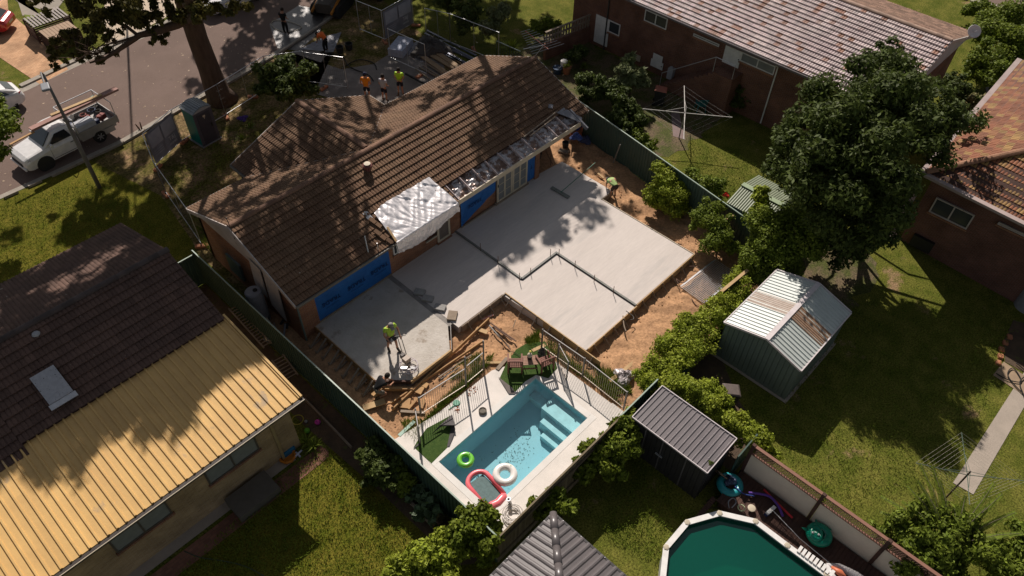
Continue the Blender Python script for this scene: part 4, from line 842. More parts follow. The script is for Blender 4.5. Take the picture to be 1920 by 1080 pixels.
panel_fence('metal_fence', 'long dark green metal fence down the left side of the building site', (7.58,26.05), (7.58,7.35), 2.0, greenfence, greencap)
panel_fence('metal_fence', 'short dark green metal fence meeting the long one by the dark tiled roof', (6.05,26.0), (7.5,26.0), 1.8, greenfence, greencap)
panel_fence('metal_fence', 'dark green metal fence behind the shrubs on the right of the building site', (29.0,24.8), (26.3,7.4), 2.0, greenfence, greencap)
panel_fence('metal_fence', 'green metal fence between pool corner and charcoal shed', (14.0,7.3), (16.3,7.3), 2.0, greenfence, greencap)
panel_fence('metal_fence', 'green metal fence hidden in the hedge between the two sheds', (16.4,7.3), (22.0,7.3), 1.0, greenfence, greenfence)
panel_fence('metal_fence', 'dark metal fence between charcoal shed and cream panels', (15.95,3.35), (17.2,3.35), 1.5, greenfence, greenfence, posts=1.2)
# timber paling fence below the pool
def paling(name, label, a, b, h, m, step=.1, z0=0.0, capw=.06, capm_=None, group=None):
    a = Vector((*a, z0)); b = Vector((*b, z0)); L = (b-a).length; d = (b-a).normalized(); s = Vector((-d.y,d.x,0)); t = thing(name, label, 'fence', tuple((a+b)/2), group=group, worldparts=True); mb = MB(); n = int(L/step)
    for i in range(n):
        o = .012 if i % 2 else 0; hh = h+random.uniform(-.012,.012); mb.obox(a+d*((i+.5)*L/n)+s*o+Vector((0,0,hh/2)), (d, s, (0,0,1)), (L/n*.53,.009,hh/2))
    mb.build('palings', m, t); mb = MB(); mb.beam(a+Vector((0,0,h)), b+Vector((0,0,h)), capw, .04); mb.build('rail', capm_ or m, t)
    mb = MB(); mb.beam(a-s*.05+Vector((0,0,.5)), b-s*.05+Vector((0,0,.5)), .05,.08); mb.beam(a-s*.05+Vector((0,0,h-.4)), b-s*.05+Vector((0,0,h-.4)), .05,.08); mb.build('rail', m, t); return t
paling('paling_fence', 'brown timber paling fence below the pool corner', (7.58,7.28), (14.0,7.28), 2.0, mat('brown paling', (0.20,0.16,0.10), .85, (0.14,0.11,0.07), 2, bump=.4, tint=.3))
paling('paling_fence', 'short weathered paling fence at the corner of the stacked panels', tuple(G(1352,547,1.7))[:2], tuple(G(1402,506,1.7))[:2], 1.7, oldtimber, capw=.14, capm_=timber)
mb = MB(); a = G(572,749,.08); b = G(659,839,.08); mb.beam(a, b, .06, .16); tag(mb.build('garden_edging', oldtimber), 'long timber edging board between left lawn and green fence', 'edging', 'timber garden edging')
mb = MB(); a = G(761,932,.12); b = G(817,992,.12); mb.beam(a, b, .08, .22); tag(mb.build('garden_edging', oldtimber), 'thick timber edging board beside the pumpkin plant', 'edging', 'timber garden edging')
# brick garden wall with timber screen, top centre
t = thing('garden_wall', 'low red brick garden wall topped by a dark timber screen, beside the white door', 'wall', (34,28,0), worldparts=True)
a = G(1020,112,0); b = G(1102,78,0); d = (b-a).normalized()
mb = MB(); mb.beam(a+Vector((0,0,.55)), b+Vector((0,0,.55)), .22, 1.1); mb.build('brickwork', MATS['red brick'], t)
mb = MB(); mb.beam(a+Vector((0,0,1.5)), b+Vector((0,0,1.5)), .06, .12)
for i in range(16): p = a+(b-a)*(i+.5)/16; mb.beam(p+Vector((0,0,1.1)), p+Vector((0,0,1.85)), .02, .14, up=d)
mb.beam(a+Vector((0,0,1.88)), b+Vector((0,0,1.88)), .14, .05); mb.build('screen', oldtimber, t)
# lattice fence with cream panels
t = thing('lattice_fence', 'cream panel fence with brown lattice top beside the round pool deck', 'fence', (16.3,-1,0), worldparts=True)
xs = 16.3; ys = [3.1, .38, -1.95, -4.3, -6.6]
for y in ys: mb = MB(); mb.box((xs-.06,y-.06,0),(xs+.06,y+.06,2.18)); mb.build('post', darktimber, t)
for y0, y1 in zip(ys[1:], ys):
    mb = MB(); mb.box((xs-.015,y0+.065,.3),(xs+.015,y1-.065,1.62)); mb.build('panel', palefence, t)
    mb = MB(); w = .02; st = .1
    n = int((y1-y0+.45)/st)
    for i in range(n+1):
        for sgn in (1,-1):
            ya = y0+i*st-(0 if sgn < 0 else .45); pts = []
            A = Vector((xs+.006*sgn, ya, 1.66)); B = Vector((xs+.006*sgn, ya+.45*sgn, 2.11))
            lo, hi = y0+.06, y1-.06
            def cl(P, Q):
                if P.y == Q.y: return None
                t0, t1 = 0, 1
                for lim, sg in ((lo,1),(hi,-1)):
                    dy = (Q.y-P.y)*sg; f = (P.y-lim)*sg
                    if dy == 0: continue
                    tt = -f/dy
                    if dy > 0: t0 = max(t0, tt)
                    else: t1 = min(t1, tt)
                return (P+(Q-P)*t0, P+(Q-P)*t1) if t1-t0 > .02 else None
            r_ = cl(A, B)
            if r_: mb.beam(r_[0], r_[1], .008, w, up=(1,0,0))
    mb.build('lattice', darktimber, t)
    mb = MB(); mb.box((xs-.04,y0+.06,1.62),(xs+.04,y1-.06,1.66)); mb.box((xs-.06,y0+.06,2.10),(xs+.06,y1-.06,2.15)); mb.build('rail', mat('red brown rail', (0.24,0.12,0.085), .7), t)
mb = MB()
for i in range(24): x = 14.35+i*.078; 
for i in range(70): y = 3.1-.14*i; mb.box((14.55,y-.128,.40),(16.22,y,.45))
for i in range(12): x0 = 13.4+i*.1; mb.box((x0,3.12,.40),(x0+.09,3.3,.445))
mb.box((14.6,-7,.02),(16.27,3.0,.38)); tag(mb.build('timber_deck', darktimber), 'dark brown timber deck between round pool and cream panel fence', 'deck')
# ================================================================ swimming pool
ZD = 0.22
px0, px1, py0, py1 = 8.72, 14.1, 8.74, 11.5
PL = thing('swimming_pool', 'rectangular in-ground swimming pool with clear blue water and white paved surround', 'swimming pool', (11.4,10.1,0), worldparts=True)
dk = [(7.66,7.36),(15.35,7.36),(15.35,7.95),(15.2,9.5),(15.1,12.2),(13.2,13.0),(10.15,13.1),(7.66,13.55)]
mb = MB()
for (a, b, c, d) in ((7.66,7.36,15.35,py0-.26),(7.66,py0-.26,px0-.26,py1+.26),(px1+.26,py0-.26,15.3,py1+.26)): mb.box((a,b,.0),(c,d,ZD))
mb.poly([(7.66,py1+.26,ZD),(15.15,py1+.26,ZD),(15.05,12.15,ZD),(13.1,13.05,ZD),(10.15,13.1,ZD),(7.66,13.5,ZD)], ZD)
mb.build('surround', deckm, PL)
mb = MB(); o = .26
for (a, b, c, d) in ((px0-o,py0-o,px1+o,py0),(px0-o,py1,px1+o,py1+o),(px0-o,py0,px0,py1),(px1,py0,px1+o,py1)): mb.box((a+.002,b+.002,.02),(c-.002,d-.002,ZD+.008))
mb.build('coping', mat('pale coping', (0.72,0.69,0.65), .7, (0.66,0.63,0.59), 1.5, bump=.2, bscale=40), PL)
shell = mat('blue pool shell', (0.31,0.56,0.62), .5, (0.285,0.53,0.60), 1)
mb = MB(); zb = -.85; zt = .15
mb.add([(px0,py0,zt),(px1,py0,zt),(px1,py1,zt),(px0,py1,zt),(px0+.12,py0+.12,zb),(px1-.12,py0+.12,zb),(px1-.12,py1-.12,zb),(px0+.12,py1-.12,zb)], [(0,1,5,4),(1,2,6,5),(2,3,7,6),(3,0,4,7),(4,5,6,7)])
mb.build('shell', shell, PL)
mb = MB()                                               # steps and bench at the right-hand end
mb.box((px1-.75,py0+.02,-1.2),(px1-.02,py0+1.75,-.10)); mb.box((px1-1.15,py0+.02,-1.2),(px1-.75,py0+1.45,-.34)); mb.box((px1-1.5,py0+.02,-1.2),(px1-1.15,py0+1.1,-.58))
mb.box((px0+.02,py0+.02,-1.2),(px0+.55,py0+1.5,-.35)); mb.box((px0+.02,py0+.06,-1.2),(px1-1.5,py0+.3,-.7)); mb.box((px1-.45,py0+1.75,-1.2),(px1-.02,py1-.1,-.5))
mb.build('pool_steps', mat('pale pool step', (0.42,0.66,0.69), .5), PL)
wm = bpy.data.materials.new('clear water'); wm.use_nodes = True; nt = wm.node_tree
for nd in list(nt.nodes):
    if nd.type != 'OUTPUT_MATERIAL': nt.nodes.remove(nd)
out = [n for n in nt.nodes if n.type == 'OUTPUT_MATERIAL'][0]
tr = nt.nodes.new('ShaderNodeBsdfTransparent'); tr.inputs[0].default_value = (0.83,0.94,0.955,1); gl = nt.nodes.new('ShaderNodeBsdfGlossy'); gl.inputs['Roughness'].default_value = .03
fr = nt.nodes.new('ShaderNodeFresnel'); fr.inputs[0].default_value = 1.33; mx = nt.nodes.new('ShaderNodeMixShader'); nz = nt.nodes.new('ShaderNodeTexNoise'); nz.inputs['Scale'].default_value = 4; bp = nt.nodes.new('ShaderNodeBump'); bp.inputs['Strength'].default_value = .06; tcn = nt.nodes.new('ShaderNodeTexCoord')
nt.links.new(tcn.outputs['Object'], nz.inputs[0]); nt.links.new(nz.outputs[0], bp.inputs['Height']); nt.links.new(bp.outputs[0], gl.inputs['Normal']); nt.nodes.remove(fr); mx.inputs[0].default_value = .07
nt.links.new(tr.outputs[0], mx.inputs[1]); nt.links.new(gl.outputs[0], mx.inputs[2]); nt.links.new(mx.outputs[0], out.inputs[0]); MATS['water'] = wm
mb = MB(); mb.add([(px0,py0,.06),(px1,py0,.06),(px1,py1,.06),(px0,py1,.06)], [(0,1,2,3)]); mb.build('water', wm, PL)
# leaves on the pool floor
r = np.random.default_rng(8); V = []; T = []
for i in range(210):
    if i < 130: x, y = r.normal(11.35,.38), r.normal(10.05,.25)
    else: x, y = r.uniform(9.6,13), r.uniform(9.2,11.1)
    if not (9.3 < x < 12.6 and 9.1 < y < 11.3): continue
    a = r.random()*6.28; s = r.uniform(.012,.04); d = np.array([math.cos(a),math.sin(a),0])*s; w = np.array([-d[1],d[0],0])*.35; p = np.array([x,y,-.835]); V += [p-d,p+w,p+d,p-w]; T.append(r.random())
lf = leaf_obj('sunken_leaves', np.array(V), np.array(T), mat('wet leaf', (0.03,0.045,0.03), .7), PL); lf['kind'] = 'stuff'
# inflatables
def torus(mb, c, R, r, n=40, k=14, sq=1.0):
    c = Vector(c); vs = []
    for i in range(n):
        a = 2*PI*i/n
        for j in range(k):
            b = 2*PI*j/k; q = R+r*math.cos(b); vs.append(c+Vector((q*math.cos(a), q*math.sin(a)*sq, r*math.sin(b))))
    return mb.add(vs, [(i*k+j, i*k+(j+1)%k, ((i+1)%n)*k+(j+1)%k, ((i+1)%n)*k+j) for i in range(n) for j in range(k)])
vg = mat('green vinyl', (0.16,0.52,0.05), .25, spec=.6); vw = mat('white vinyl', (0.78,0.74,0.70), .25, spec=.6); vp = mat('pink vinyl', (0.80,0.13,0.16), .3, (0.85,0.2,0.22), 2, spec=.5)
t = thing('swim_ring', 'lime green inflatable ring floating in the blue pool', 'swim ring', G(873,864,.1), group='inflatable rings in the pool'); mb = MB(); torus(mb, (0,0,.06), .235, .105); mb.build('tube', vg, t, smooth=True); mb = MB(); mb.lathe((.26,.05,.16), [(.018,0),(.018,.03),(0,.035)], 8); mb.build('valve', vw, t)
t = thing('swim_ring', 'large white inflatable ring floating in the blue pool', 'swim ring', G(947,892,.1), group='inflatable rings in the pool'); mb = MB(); torus(mb, (0,0,.08), .33, .14, 48, 16); mb.build('tube', vw, t, smooth=True); mb = MB(); mb.lathe((.36,.05,.2), [(.018,0),(.018,.03),(0,.035)], 8); mb.build('valve', vg, t)
a = G(895,899,.12); b = G(925,934,.12); L = (b-a).length; d = (b-a).normalized(); s = Vector((-d.y,d.x,0))
t = thing('pool_lounger', 'pink inflatable lounger with mesh seat floating at the pool end', 'pool float', (a+b)/2+Vector((0,0,-.05)), worldparts=True)
c = (a+b)/2; R = .42; hl = L/2+.12; pts = []
for k in range(13): an = PI/2+PI*k/12; pts.append(c-d*(hl-.2)+d*R*math.cos(an)*.85+s*R*math.sin(an))
pts = [c+d*(hl)+s*R]+pts+[c+d*(hl)-s*R]; mb = MB(); mb.tube(pts, [.085]+[.095]*13+[.085], 12); mb.build('side_tube', vp, t, smooth=True)
mb = MB(); q = [c+d*(hl+.06)+s*(R+.02)*u+Vector((0,0,.03)) for u in (1,.8,.5,0,-.5,-.8,-1)]; mb.tube([p+d*(.1*(1-abs(u))) for p, u in zip(q,(1,.8,.5,0,-.5,-.8,-1))], [.07,.15,.17,.17,.17,.15,.07], 12); mb.build('pillow', vp, t, smooth=True)
mb = MB(); e = [c-d*hl*.9+s*R*.7, c-d*hl*.9-s*R*.7, c+d*hl*.9-s*R*.9, c+d*hl*.9+s*R*.9]; mb.add([p+Vector((0,0,-.03)) for p in e], [(0,1,2,3)]); mb.build('mesh_seat', mat('grey mesh', (0.10,0.17,0.17), .6, (0.07,0.12,0.12), 10), t)
# deck things
mb = MB(); p = G(905,772,ZD); mb.lathe(p, [(.16,0),(.16,.1),(.13,.12),(.12,.09),(0,.09)], 20); tag(mb.build('skimmer_lid', mat('worn grey rubber', (0.12,0.11,0.09), .8, (0.18,0.16,0.13), 8)), 'round grey lid lying on the white pool surround', 'lid')
mb = MB(); p = G(856,756,ZD); mb.lathe(p, [(.13,0),(.15,.02),(.13,.05),(0,.05)], 18); mb.beam(p+Vector((-.12,-.02,.03)), p+Vector((-.42,-.0,.02)), .03,.02); tag(mb.build('leaf_scoop', mat('sea green plastic', (0.12,0.33,0.22), .5)), 'small green leaf scoop lying on the pool surround', 'scoop')
for i, (x, y, s_) in enumerate(((856,767,.14),(887,730,.12),(861,764,.1))):
    pass
mb = MB(); r_ = random.Random(2)
for i in range(60):
    x, y = (885+r_.gauss(0,4), 730+r_.gauss(0,5)) if i < 30 else (857+r_.gauss(0,5), 768+r_.gauss(0,3)); p = G(x,y,ZD+.012); s_ = r_.uniform(.01,.035); mb.lathe(p, [(s_,0),(s_*.6,s_*.5),(0,s_*.6)], 5)
st = mb.build('soil_clods', orangebrick); st['kind'] = 'stuff'
# filter cover and coiled hose at the lower corner
mb = MB(); p = G(957,945,ZD); mb.lathe(p, [(.07,0),(.07,.28),(.085,.3),(.085,.34),(.05,.34),(.05,.26)], 14, ax=(-.1,.2,1)); tag(mb.build('pool_inlet', steel), 'short metal pipe standing at the lower corner of the pool surround', 'pipe')
mb = MB(); c = G(962,964,ZD+.05); pts = []
for i in range(110): an = i*.21; rr = .17+.0021*i; pts.append(c+Vector((rr*math.cos(an), rr*math.sin(an), .02+.05*abs(math.sin(i*.37)))))
mb.tube(pts, .022, 6); tag(mb.build('coiled_hose', mat('pale hose', (0.62,0.58,0.54), .4)), 'pale coiled hose on the lower corner of the pool surround', 'hose')
# artificial grass with folded backing
def patch(name, pts, label, z=ZD+.012, m=astro, th=.02, parent=None):
    mb = MB(); mb.poly([G(x,y,z) for x,y in pts], th); o = mb.build(name, m, parent); return o
t = thing('artificial_turf', 'piece of artificial grass with folded dark backing, left of the pool', 'artificial grass', G(810,840,ZD), worldparts=True, group='artificial grass by the pool')
patch('turf', [(776,838),(783,826),(800,803),(845,779),(850,805),(838,840),(809,869)], '', parent=t); mb = MB()
A = [G(845,779,.26), G(853,803,.26), G(843,838,.25), G(838,838,.25), G(845,806,.26), G(805,815,.25), G(828,790,.25)]
mb.add([G(843,778,.25),G(850,790,.42),G(854,805,.30),G(843,836,.26),G(838,838,.25),G(845,806,.26)], [(0,1,2,5),(5,2,3,4)]); mb.add([G(848,777,.36),G(853,797,.5),G(828,800,.3),G(808,815,.26),G(825,797,.42)], [(0,1,2,4),(4,2,3)]); mb.add([G(775,840,.25),G(790,826,.25),G(787,833,.26),G(776,841,.25)], [(0,1,2,3)]); mb.build('backing', blackcloth, t)
t = thing('artificial_turf', 'piece of artificial grass under the timber bench, above the pool', 'artificial grass', G(990,700,ZD), worldparts=True, group='artificial grass by the pool')
patch('turf', [(936,711),(950,680),(968,655),(985,645),(1022,640),(1040,672),(1045,690),(1028,709),(1005,703),(985,715),(966,735)], '', parent=t); mb = MB(); mb.add([G(934,706,.26),G(962,728,.26),G(966,738,.27),G(954,738,.27)], [(0,1,2,3)]); mb.build('backing', mat('grey turf backing', (0.15,0.13,0.12), .9), t)
# pool fence
pfm = mat('bronze grey fence bar', (0.42,0.36,0.30), .45, metal=.3); pfp = mat('grey fence post', (0.17,0.16,0.15), .5)
def poolfence(a, b, label, gate=False, h=1.2, posts=(1,1), z=ZD-.02, tall=False, bars=None):
    A = G(*a, z); B = G(*b, z); L = (B-A).length; t = thing('pool_gate' if gate else 'pool_fence', label, 'gate' if gate else 'fence', (A+B)/2, worldparts=True, group=None if gate else 'pool fence panels')
    U = Vector((0,0,1)); mb = MB(); n = bars or int(L/.1)
    for i in range(n): p = A+(B-A)*((i+.5)/n); mb.beam(p+U*.1, p+U*h, .011,.011)
    mb.build('bars', pfm, t)
    for k, zz in ((0,.1),(1,h)): mb = MB(); mb.beam(A+U*zz, B+U*zz, .028,.028); mb.build('rail', pfm if k == 0 else mat('grey top rail', (0.42,0.39,0.37), .45), t)  # top rail in a plainer grey than the bronze bars
    for p, f in ((A,posts[0]),(B,posts[1])):
        if f: mb = MB(); mb.beam(p, p+U*(h+(.05 if f == 1 else .75)), .048,.048); mb.build('post', pfp, t)
    return t
poolfence((789,779),(874,724),'long pool fence panel on the left, above the artificial grass', posts=(1,2))
poolfence((877,719),(907,694),'tall pool gate between the two high posts', gate=True, posts=(0,2))
poolfence((1015,652),(1092,706),'pool fence panel nearest the bench', posts=(1,1))
poolfence((1094,708),(1169,768),'pool fence panel ending at the green fence', posts=(0,1))
poolfence((783,800),(788,832),'pool fence panel turned end-on beside the folded turf', posts=(1,1))
poolfence((1045,680),(1062,712),'short loose panel between bench and right pool fence', posts=(1,1))
# companion bench
bp_ = G(993,690,ZD); t = thing('garden_bench', 'red brown timber companion seat with slatted backs above the pool', 'bench', bp_, rz=-.72)
def seat(cx, rot):
    M_ = Matrix.Translation((cx,0,0)) @ Matrix.Rotation(rot, 4, 'Z'); w, dp, hs, hb = .56, .5, .42, .86
    def B(mb, a, b): 
        k = len(mb.v); mb.box(a, b)
        for i in range(k, len(mb.v)): mb.v[i] = tuple(M_ @ Vector(mb.v[i]))
    for sx in (-1,1):
        m1 = MB(); B(m1, (sx*w/2-.03,-dp/2-.03,0),(sx*w/2+.03,-dp/2+.03,hb)); m1.build('leg', benchm, t); m1 = MB(); B(m1, (sx*w/2-.03,dp/2-.03,0),(sx*w/2+.03,dp/2+.03,.62)); m1.build('leg', benchm, t)
        m1 = MB(); B(m1, (sx*w/2-.035,-dp/2+.03,.6),(sx*w/2+.035,dp/2+.06,.64)); m1.build('armrest', benchm, t)
    m1 = MB()
    for i in range(6): B(m1, (-w/2+.035,-dp/2+.05+i*.075,hs-.02),(w/2-.035,-dp/2+.11+i*.075,hs))
    m1.build('seat', benchm, t); m1 = MB(); B(m1, (-w/2+.03,-dp/2-.02,hb-.07),(w/2-.03,-dp/2+.02,hb)); B(m1, (-w/2+.03,-dp/2-.02,hs+.02),(w/2-.03,-dp/2+.02,hs+.07))
    for i in range(6): x = -w/2+.07+i*(w-.14)/5; B(m1, (x-.016,-dp/2-.012,hs+.07),(x+.016,-dp/2+.012,hb-.07))
    m1.build('backrest', benchm, t)
seat(-.62, -.08); seat(.62, .38)
mb = MB()
for i in range(6): mb.box((-.33,-.22+i*.08,.5),(.33,-.15+i*.08,.525))
mb.build('table_top', mat('faded timber', (0.36,0.22,0.16), .7, (0.28,0.16,0.11), 4), t)
m1 = MB(); m1.beam((-.3,-.25,.3),(.3,-.25,.3),.03,.06); m1.build('stretcher', benchm, t)
q = G(993,672,.75)+Vector((0,0,.0)); t = thing('spray_bottle', 'tan and brown garden sprayer with yellow knob standing on the bench table', 'sprayer', q)
mb = MB(); mb.lathe((0,0,0), [(.09,0),(.1,.04),(.1,.16)], 14); mb.build('base', blackrub, t); mb = MB(); mb.lathe((0,0,0), [(.1,.16),(.11,.24),(.08,.3),(.05,.33),(0,.34)], 14); mb.build('tank', offwhite, t, smooth=True)
mb = MB(); mb.lathe((.02,.0,.34), [(.03,0),(.03,.06)], 8); mb.build('neck', blackrub, t); mb = MB(); mb.lathe((.02,.0,.4), [(.04,0),(.055,.03),(.04,.07),(0,.08)], 12); mb.build('knob', mat('yellow plastic', (0.6,0.5,0.1), .5), t)
hose('sprayer_hose', [(985,676,.6),(975,668,.3),(962,660,.28),(950,660,.26)], .012, blackrub, 'thin black hose trailing from the bench over the turf', 'hose')
rag('cloth_bundle', 1016,668,.3,.16, mat('dark vinyl', (0.05,0.05,0.055), .3, (0.2,0.2,0.2), 9, lo=.5, hi=.6), 'black and grey bundle on the right seat of the bench', 'bundle', 8, .5)

# ================================================================ sheds and gazebo
def shed(name, label, x0, x1, y0, y1, h, ridge, rh, roofm, wallm, rib='x', over=.06, trim=None):
    pass
t = thing('garden_shed', 'large pale green metal shed with gable roof and brown sheets, on the right lawn', 'shed', (22.5,5.2,0), worldparts=True)
X0, X1, Y0, Y1, hh, rh, yr_ = 20.5, 24.55, 3.62, 6.96, 2.1, 2.62, 5.2
def ribwall(mb, a, b, h, rib=.2, dep=.012):
    a = Vector(a); b = Vector(b); d = (b-a).normalized(); s = Vector((-d.y,d.x,0)); n = int((b-a).length/rib); pts = []
    for i in range(n):
        for q, o in ((0,dep),(.8,dep),(.84,-dep),(.96,-dep)): pts.append(a+d*((i+q)*(b-a).length/n)+s*o)
    pts.append(b+s*dep); k = len(pts); mb.add(pts+[p+Vector((0,0,h(p) if callable(h) else h)) for p in pts], [(i, i+1, i+1+k, i+k) for i in range(k-1)])
hf = lambda p: hh+(rh-hh)*(1-abs(p.y-yr_)/((Y1-yr_) if p.y > yr_ else (yr_-Y0)))-.03
mb = MB(); ribwall(mb, (X0,Y0,0),(X0,Y1,0), hf); ribwall(mb, (X1,Y0,0),(X1,Y1,0), hf); ribwall(mb, (X0,Y0,0),(X1,Y0,0), hh-.02); ribwall(mb, (X0,Y1,0),(X1,Y1,0), hh-.02); mb.build('wall', shedwall, t)
rs = [(X0-.05,Y0-.05,hh),(X1+.05,Y0-.05,hh),(X1+.05,yr_,rh),(X0-.05,yr_,rh)]; rn = [(X0-.05,Y1+.05,hh),(X1+.05,Y1+.05,hh),(X1+.05,yr_,rh),(X0-.05,yr_,rh)]
mb = MB(); add_sheet(mb, rs, .195, 'rib', None, 0, amp=.035, rough_jit=0); add_sheet(mb, rn, .195, 'rib', None, 0, amp=.035, rough_jit=0); mb.build('roof', shedroof, t)
for (yy, y2, z2, z1, xa, lab) in ((Y0-.04,yr_-.03,rh,hh,22.1,'brown stained roof sheet, lawn side'),(Y1+.04,yr_+.03,rh,hh,22.1,'paler brown roof sheet, hedge side')):
    q = [(xa,yy,z1+.012),(xa+.86,yy,z1+.012),(xa+.86,y2,z2+.012),(xa,y2,z2+.012)]; mb = MB(); add_sheet(mb, q, .11, 'corr', None, 0, amp=.03, rough_jit=0); mb.build('clear_sheet', rustsheet if yy < 5 else mat('pale brown sheet', (0.5,0.42,0.36), .6, (0.42,0.34,0.28), 3), t)['label'] = lab
trm = mat('pink white trim', (0.62,0.56,0.56), .5)
mb = MB(); mb.beam((X0-.07,yr_,rh+.03),(X1+.07,yr_,rh+.03),.2,.035); mb.build('ridge_cap', trm, t)
mb = MB()
for x in (X0-.07, X1+.07): mb.beam((x,Y0-.06,hh+.01),(x,yr_,rh+.01),.04,.09); mb.beam((x,yr_,rh+.01),(x,Y1+.06,hh+.01),.04,.09)
mb.beam((X0-.05,Y0-.08,hh-.01),(X1+.05,Y0-.08,hh-.01),.05,.07); mb.beam((X0-.05,Y1+.08,hh-.01),(X1+.05,Y1+.08,hh-.01),.05,.07); mb.build('trim', trm, t)
mb = MB(); mb.box((X0-.12,Y0-.12,0),(X1+.12,Y1+.12,.03)); mb.build('base_slab', pathm, t)
# charcoal shed
t = thing('garden_shed', 'small charcoal metal shed with ribbed skillion roof, below the hedge', 'shed', (15.1,5.3,0), worldparts=True)
X0, X1, Y0, Y1, hh = 14.25, 16.0, 3.72, 6.9, 2.1
mb = MB(); ribwall(mb, (X0+.06,Y0+.04,0),(X0+.06,Y1-.04,0), hh-.04); ribwall(mb, (X1-.04,Y0+.04,0),(X1-.04,Y1-.04,0), hh+.0); ribwall(mb, (X0+.06,Y0+.04,0),(X1-.04,Y0+.04,0), hh-.03); ribwall(mb, (X0+.06,Y1-.04,0),(X1-.04,Y1-.04,0), hh-.03); mb.build('wall', darkwall, t)
for y in (4.55, 5.55, 6.3): mb = MB(); mb.box((X0+.02,y-.02,.05),(X0+.05,y+.02,hh-.08)); mb.build('door_frame', mat('dull trim', (0.13,0.12,0.12), .5), t)
mb = MB(); mb.box((X0+.0,5.42,.95),(X0+.045,5.72,1.0)); mb.build('bolt', steel, t)
rf = [(X0-.04,Y0-.04,hh),(X0-.04,Y1+.04,hh),(X1+.04,Y1+.04,hh+.1),(X1+.04,Y0-.04,hh+.1)]
mb = MB(); add_sheet(mb, rf, .2, 'rib', None, 0, amp=.03, rough_jit=0); mb.build('roof', darkroof, t)
mb = MB(); q = [Vector(p)+Vector((0,0,.02)) for p in rf]; 
for a, b in zip(q, q[1:]+q[:1]): mb.beam(a, b, .03, .07)
mb.build('trim', trm, t)
rag('leaf_litter_clump', 1333,868,2.14,.09, leaf_dark, 'small heap of dark leaves on the charcoal shed roof corner', 'leaves', 4, .05)
# small shed behind the fence
t = thing('garden_shed', 'small grey green shed with ribbed gable roof under the big tree', 'shed', (28.4,9.8,0), worldparts=True)
X0, X1, Y0, Y1, hh, rh, xr_ = 27.1, 29.8, 8.7, 11.05, 2.0, 2.35, 28.3
mb = MB(); ribwall(mb, (X0,Y0,0),(X0,Y1,0), hh-.03); ribwall(mb, (X1,Y0,0),(X1,Y1,0), hh-.03); ribwall(mb, (X0,Y1,0),(X1,Y1,0), hh); ribwall(mb, (X0,Y0,0),(X1,Y0,0), hh); mb.build('wall', shedwall, t)
mb = MB(); add_sheet(mb, [(X0-.1,Y0,hh),(X0-.1,Y1+.05,hh),(xr_,Y1+.05,rh),(xr_,Y0,rh)], .12, 'corr', None, 0, amp=.03, rough_jit=0); add_sheet(mb, [(X1+.1,Y0,hh),(X1+.1,Y1+.05,hh),(xr_,Y1+.05,rh),(xr_,Y0,rh)], .12, 'corr', None, 0, amp=.03, rough_jit=0); mb.build('roof', smallroof, t)
mb = MB(); mb.beam((xr_,Y0,rh+.03),(xr_,Y1+.07,rh+.03),.28,.03); mb.build('ridge_cap', mat('green cap', (0.28,0.35,0.22), .5), t)
# gazebo
c = G(1037,962,2.45); t = thing('gazebo', 'charcoal moulded hip roof of a gazebo at the bottom edge', 'gazebo', (c.x-1.8,c.y-1.8,0), worldparts=True); W_ = 3.6; A = Vector((c.x-W_/2,c.y-W_/2,c.z+.78)); cs = [c, c+Vector((0,-W_,0)), c+Vector((-W_,-W_,0)), c+Vector((-W_,0,0))]
mb = MB()
for a, b in zip(cs, cs[1:]+cs[:1]): add_sheet(mb, [a, b, A], .27, 'bold', .75, .02, amp=.05, rough_jit=0)
mb.build('roof', gazm, t)
mb = MB()
for a in cs: ridge_caps(mb, a+Vector((0,0,.05)), A+Vector((0,0,.06)), .12, .6)
mb.build('hip_cap', gazm, t, smooth=True)
mb = MB()
for a, b in zip(cs, cs[1:]+cs[:1]): mb.beam(a, b, .07, .1)
mb.build('eave_trim', darkwall, t)
for i, (sx, sy) in enumerate(((-.15,-.15),(-.15,-W_+.15),(-W_+.15,-W_+.15),(-W_+.15,-.15))): mb = MB(); mb.box((c.x+sx-.05,c.y+sy-.05,0),(c.x+sx+.05,c.y+sy+.05,c.z)); mb.build('post', darkwall, t)
mb = MB()
for k in (0.12,.33,.6): 
    for a, b in ((cs[0],cs[1]),(cs[0],cs[3])): p = a+(b-a)*k+Vector((0,0,.06)); mb.lathe(p, [(.018,0),(.012,.02),(0,.022)], 6)
mb.build('rivets', steel, t)

# ================================================================ round pool and toys
t = thing('above_ground_pool', 'oval above ground pool with white rim and dark green water, bottom right', 'swimming pool', (12.1,0.6,0), worldparts=True)
cx, cy, R = 12.12, 1.0, 2.46; out_ = []
for k in range(7): an = math.radians(165-30*k); out_.append((cx+R*math.cos(an), cy+R*math.sin(an)))
out_ = [(cx-R*.97,-6)]+out_+[(14.52,-1.03),(14.45,-2.6),(14.4,-6)]
def inset(P, d):
    o = []
    for i, p in enumerate(P):
        v = Vector((p[0]-cx, p[1]-(cy if p[1] > 0 else p[1]), 0)).normalized(); o.append((p[0]-v.x*d, p[1]-v.y*d))
    return o
inn = inset(out_, .2); zr_ = 1.2
for i in range(len(out_)-1):
    a, b, c_, d_ = out_[i], out_[i+1], inn[i+1], inn[i]; mb = MB(); mb.poly([(*a,zr_),(*b,zr_),(*c_,zr_),(*d_,zr_)], .04); mb.build('rim', white, t)
mb = MB(); 
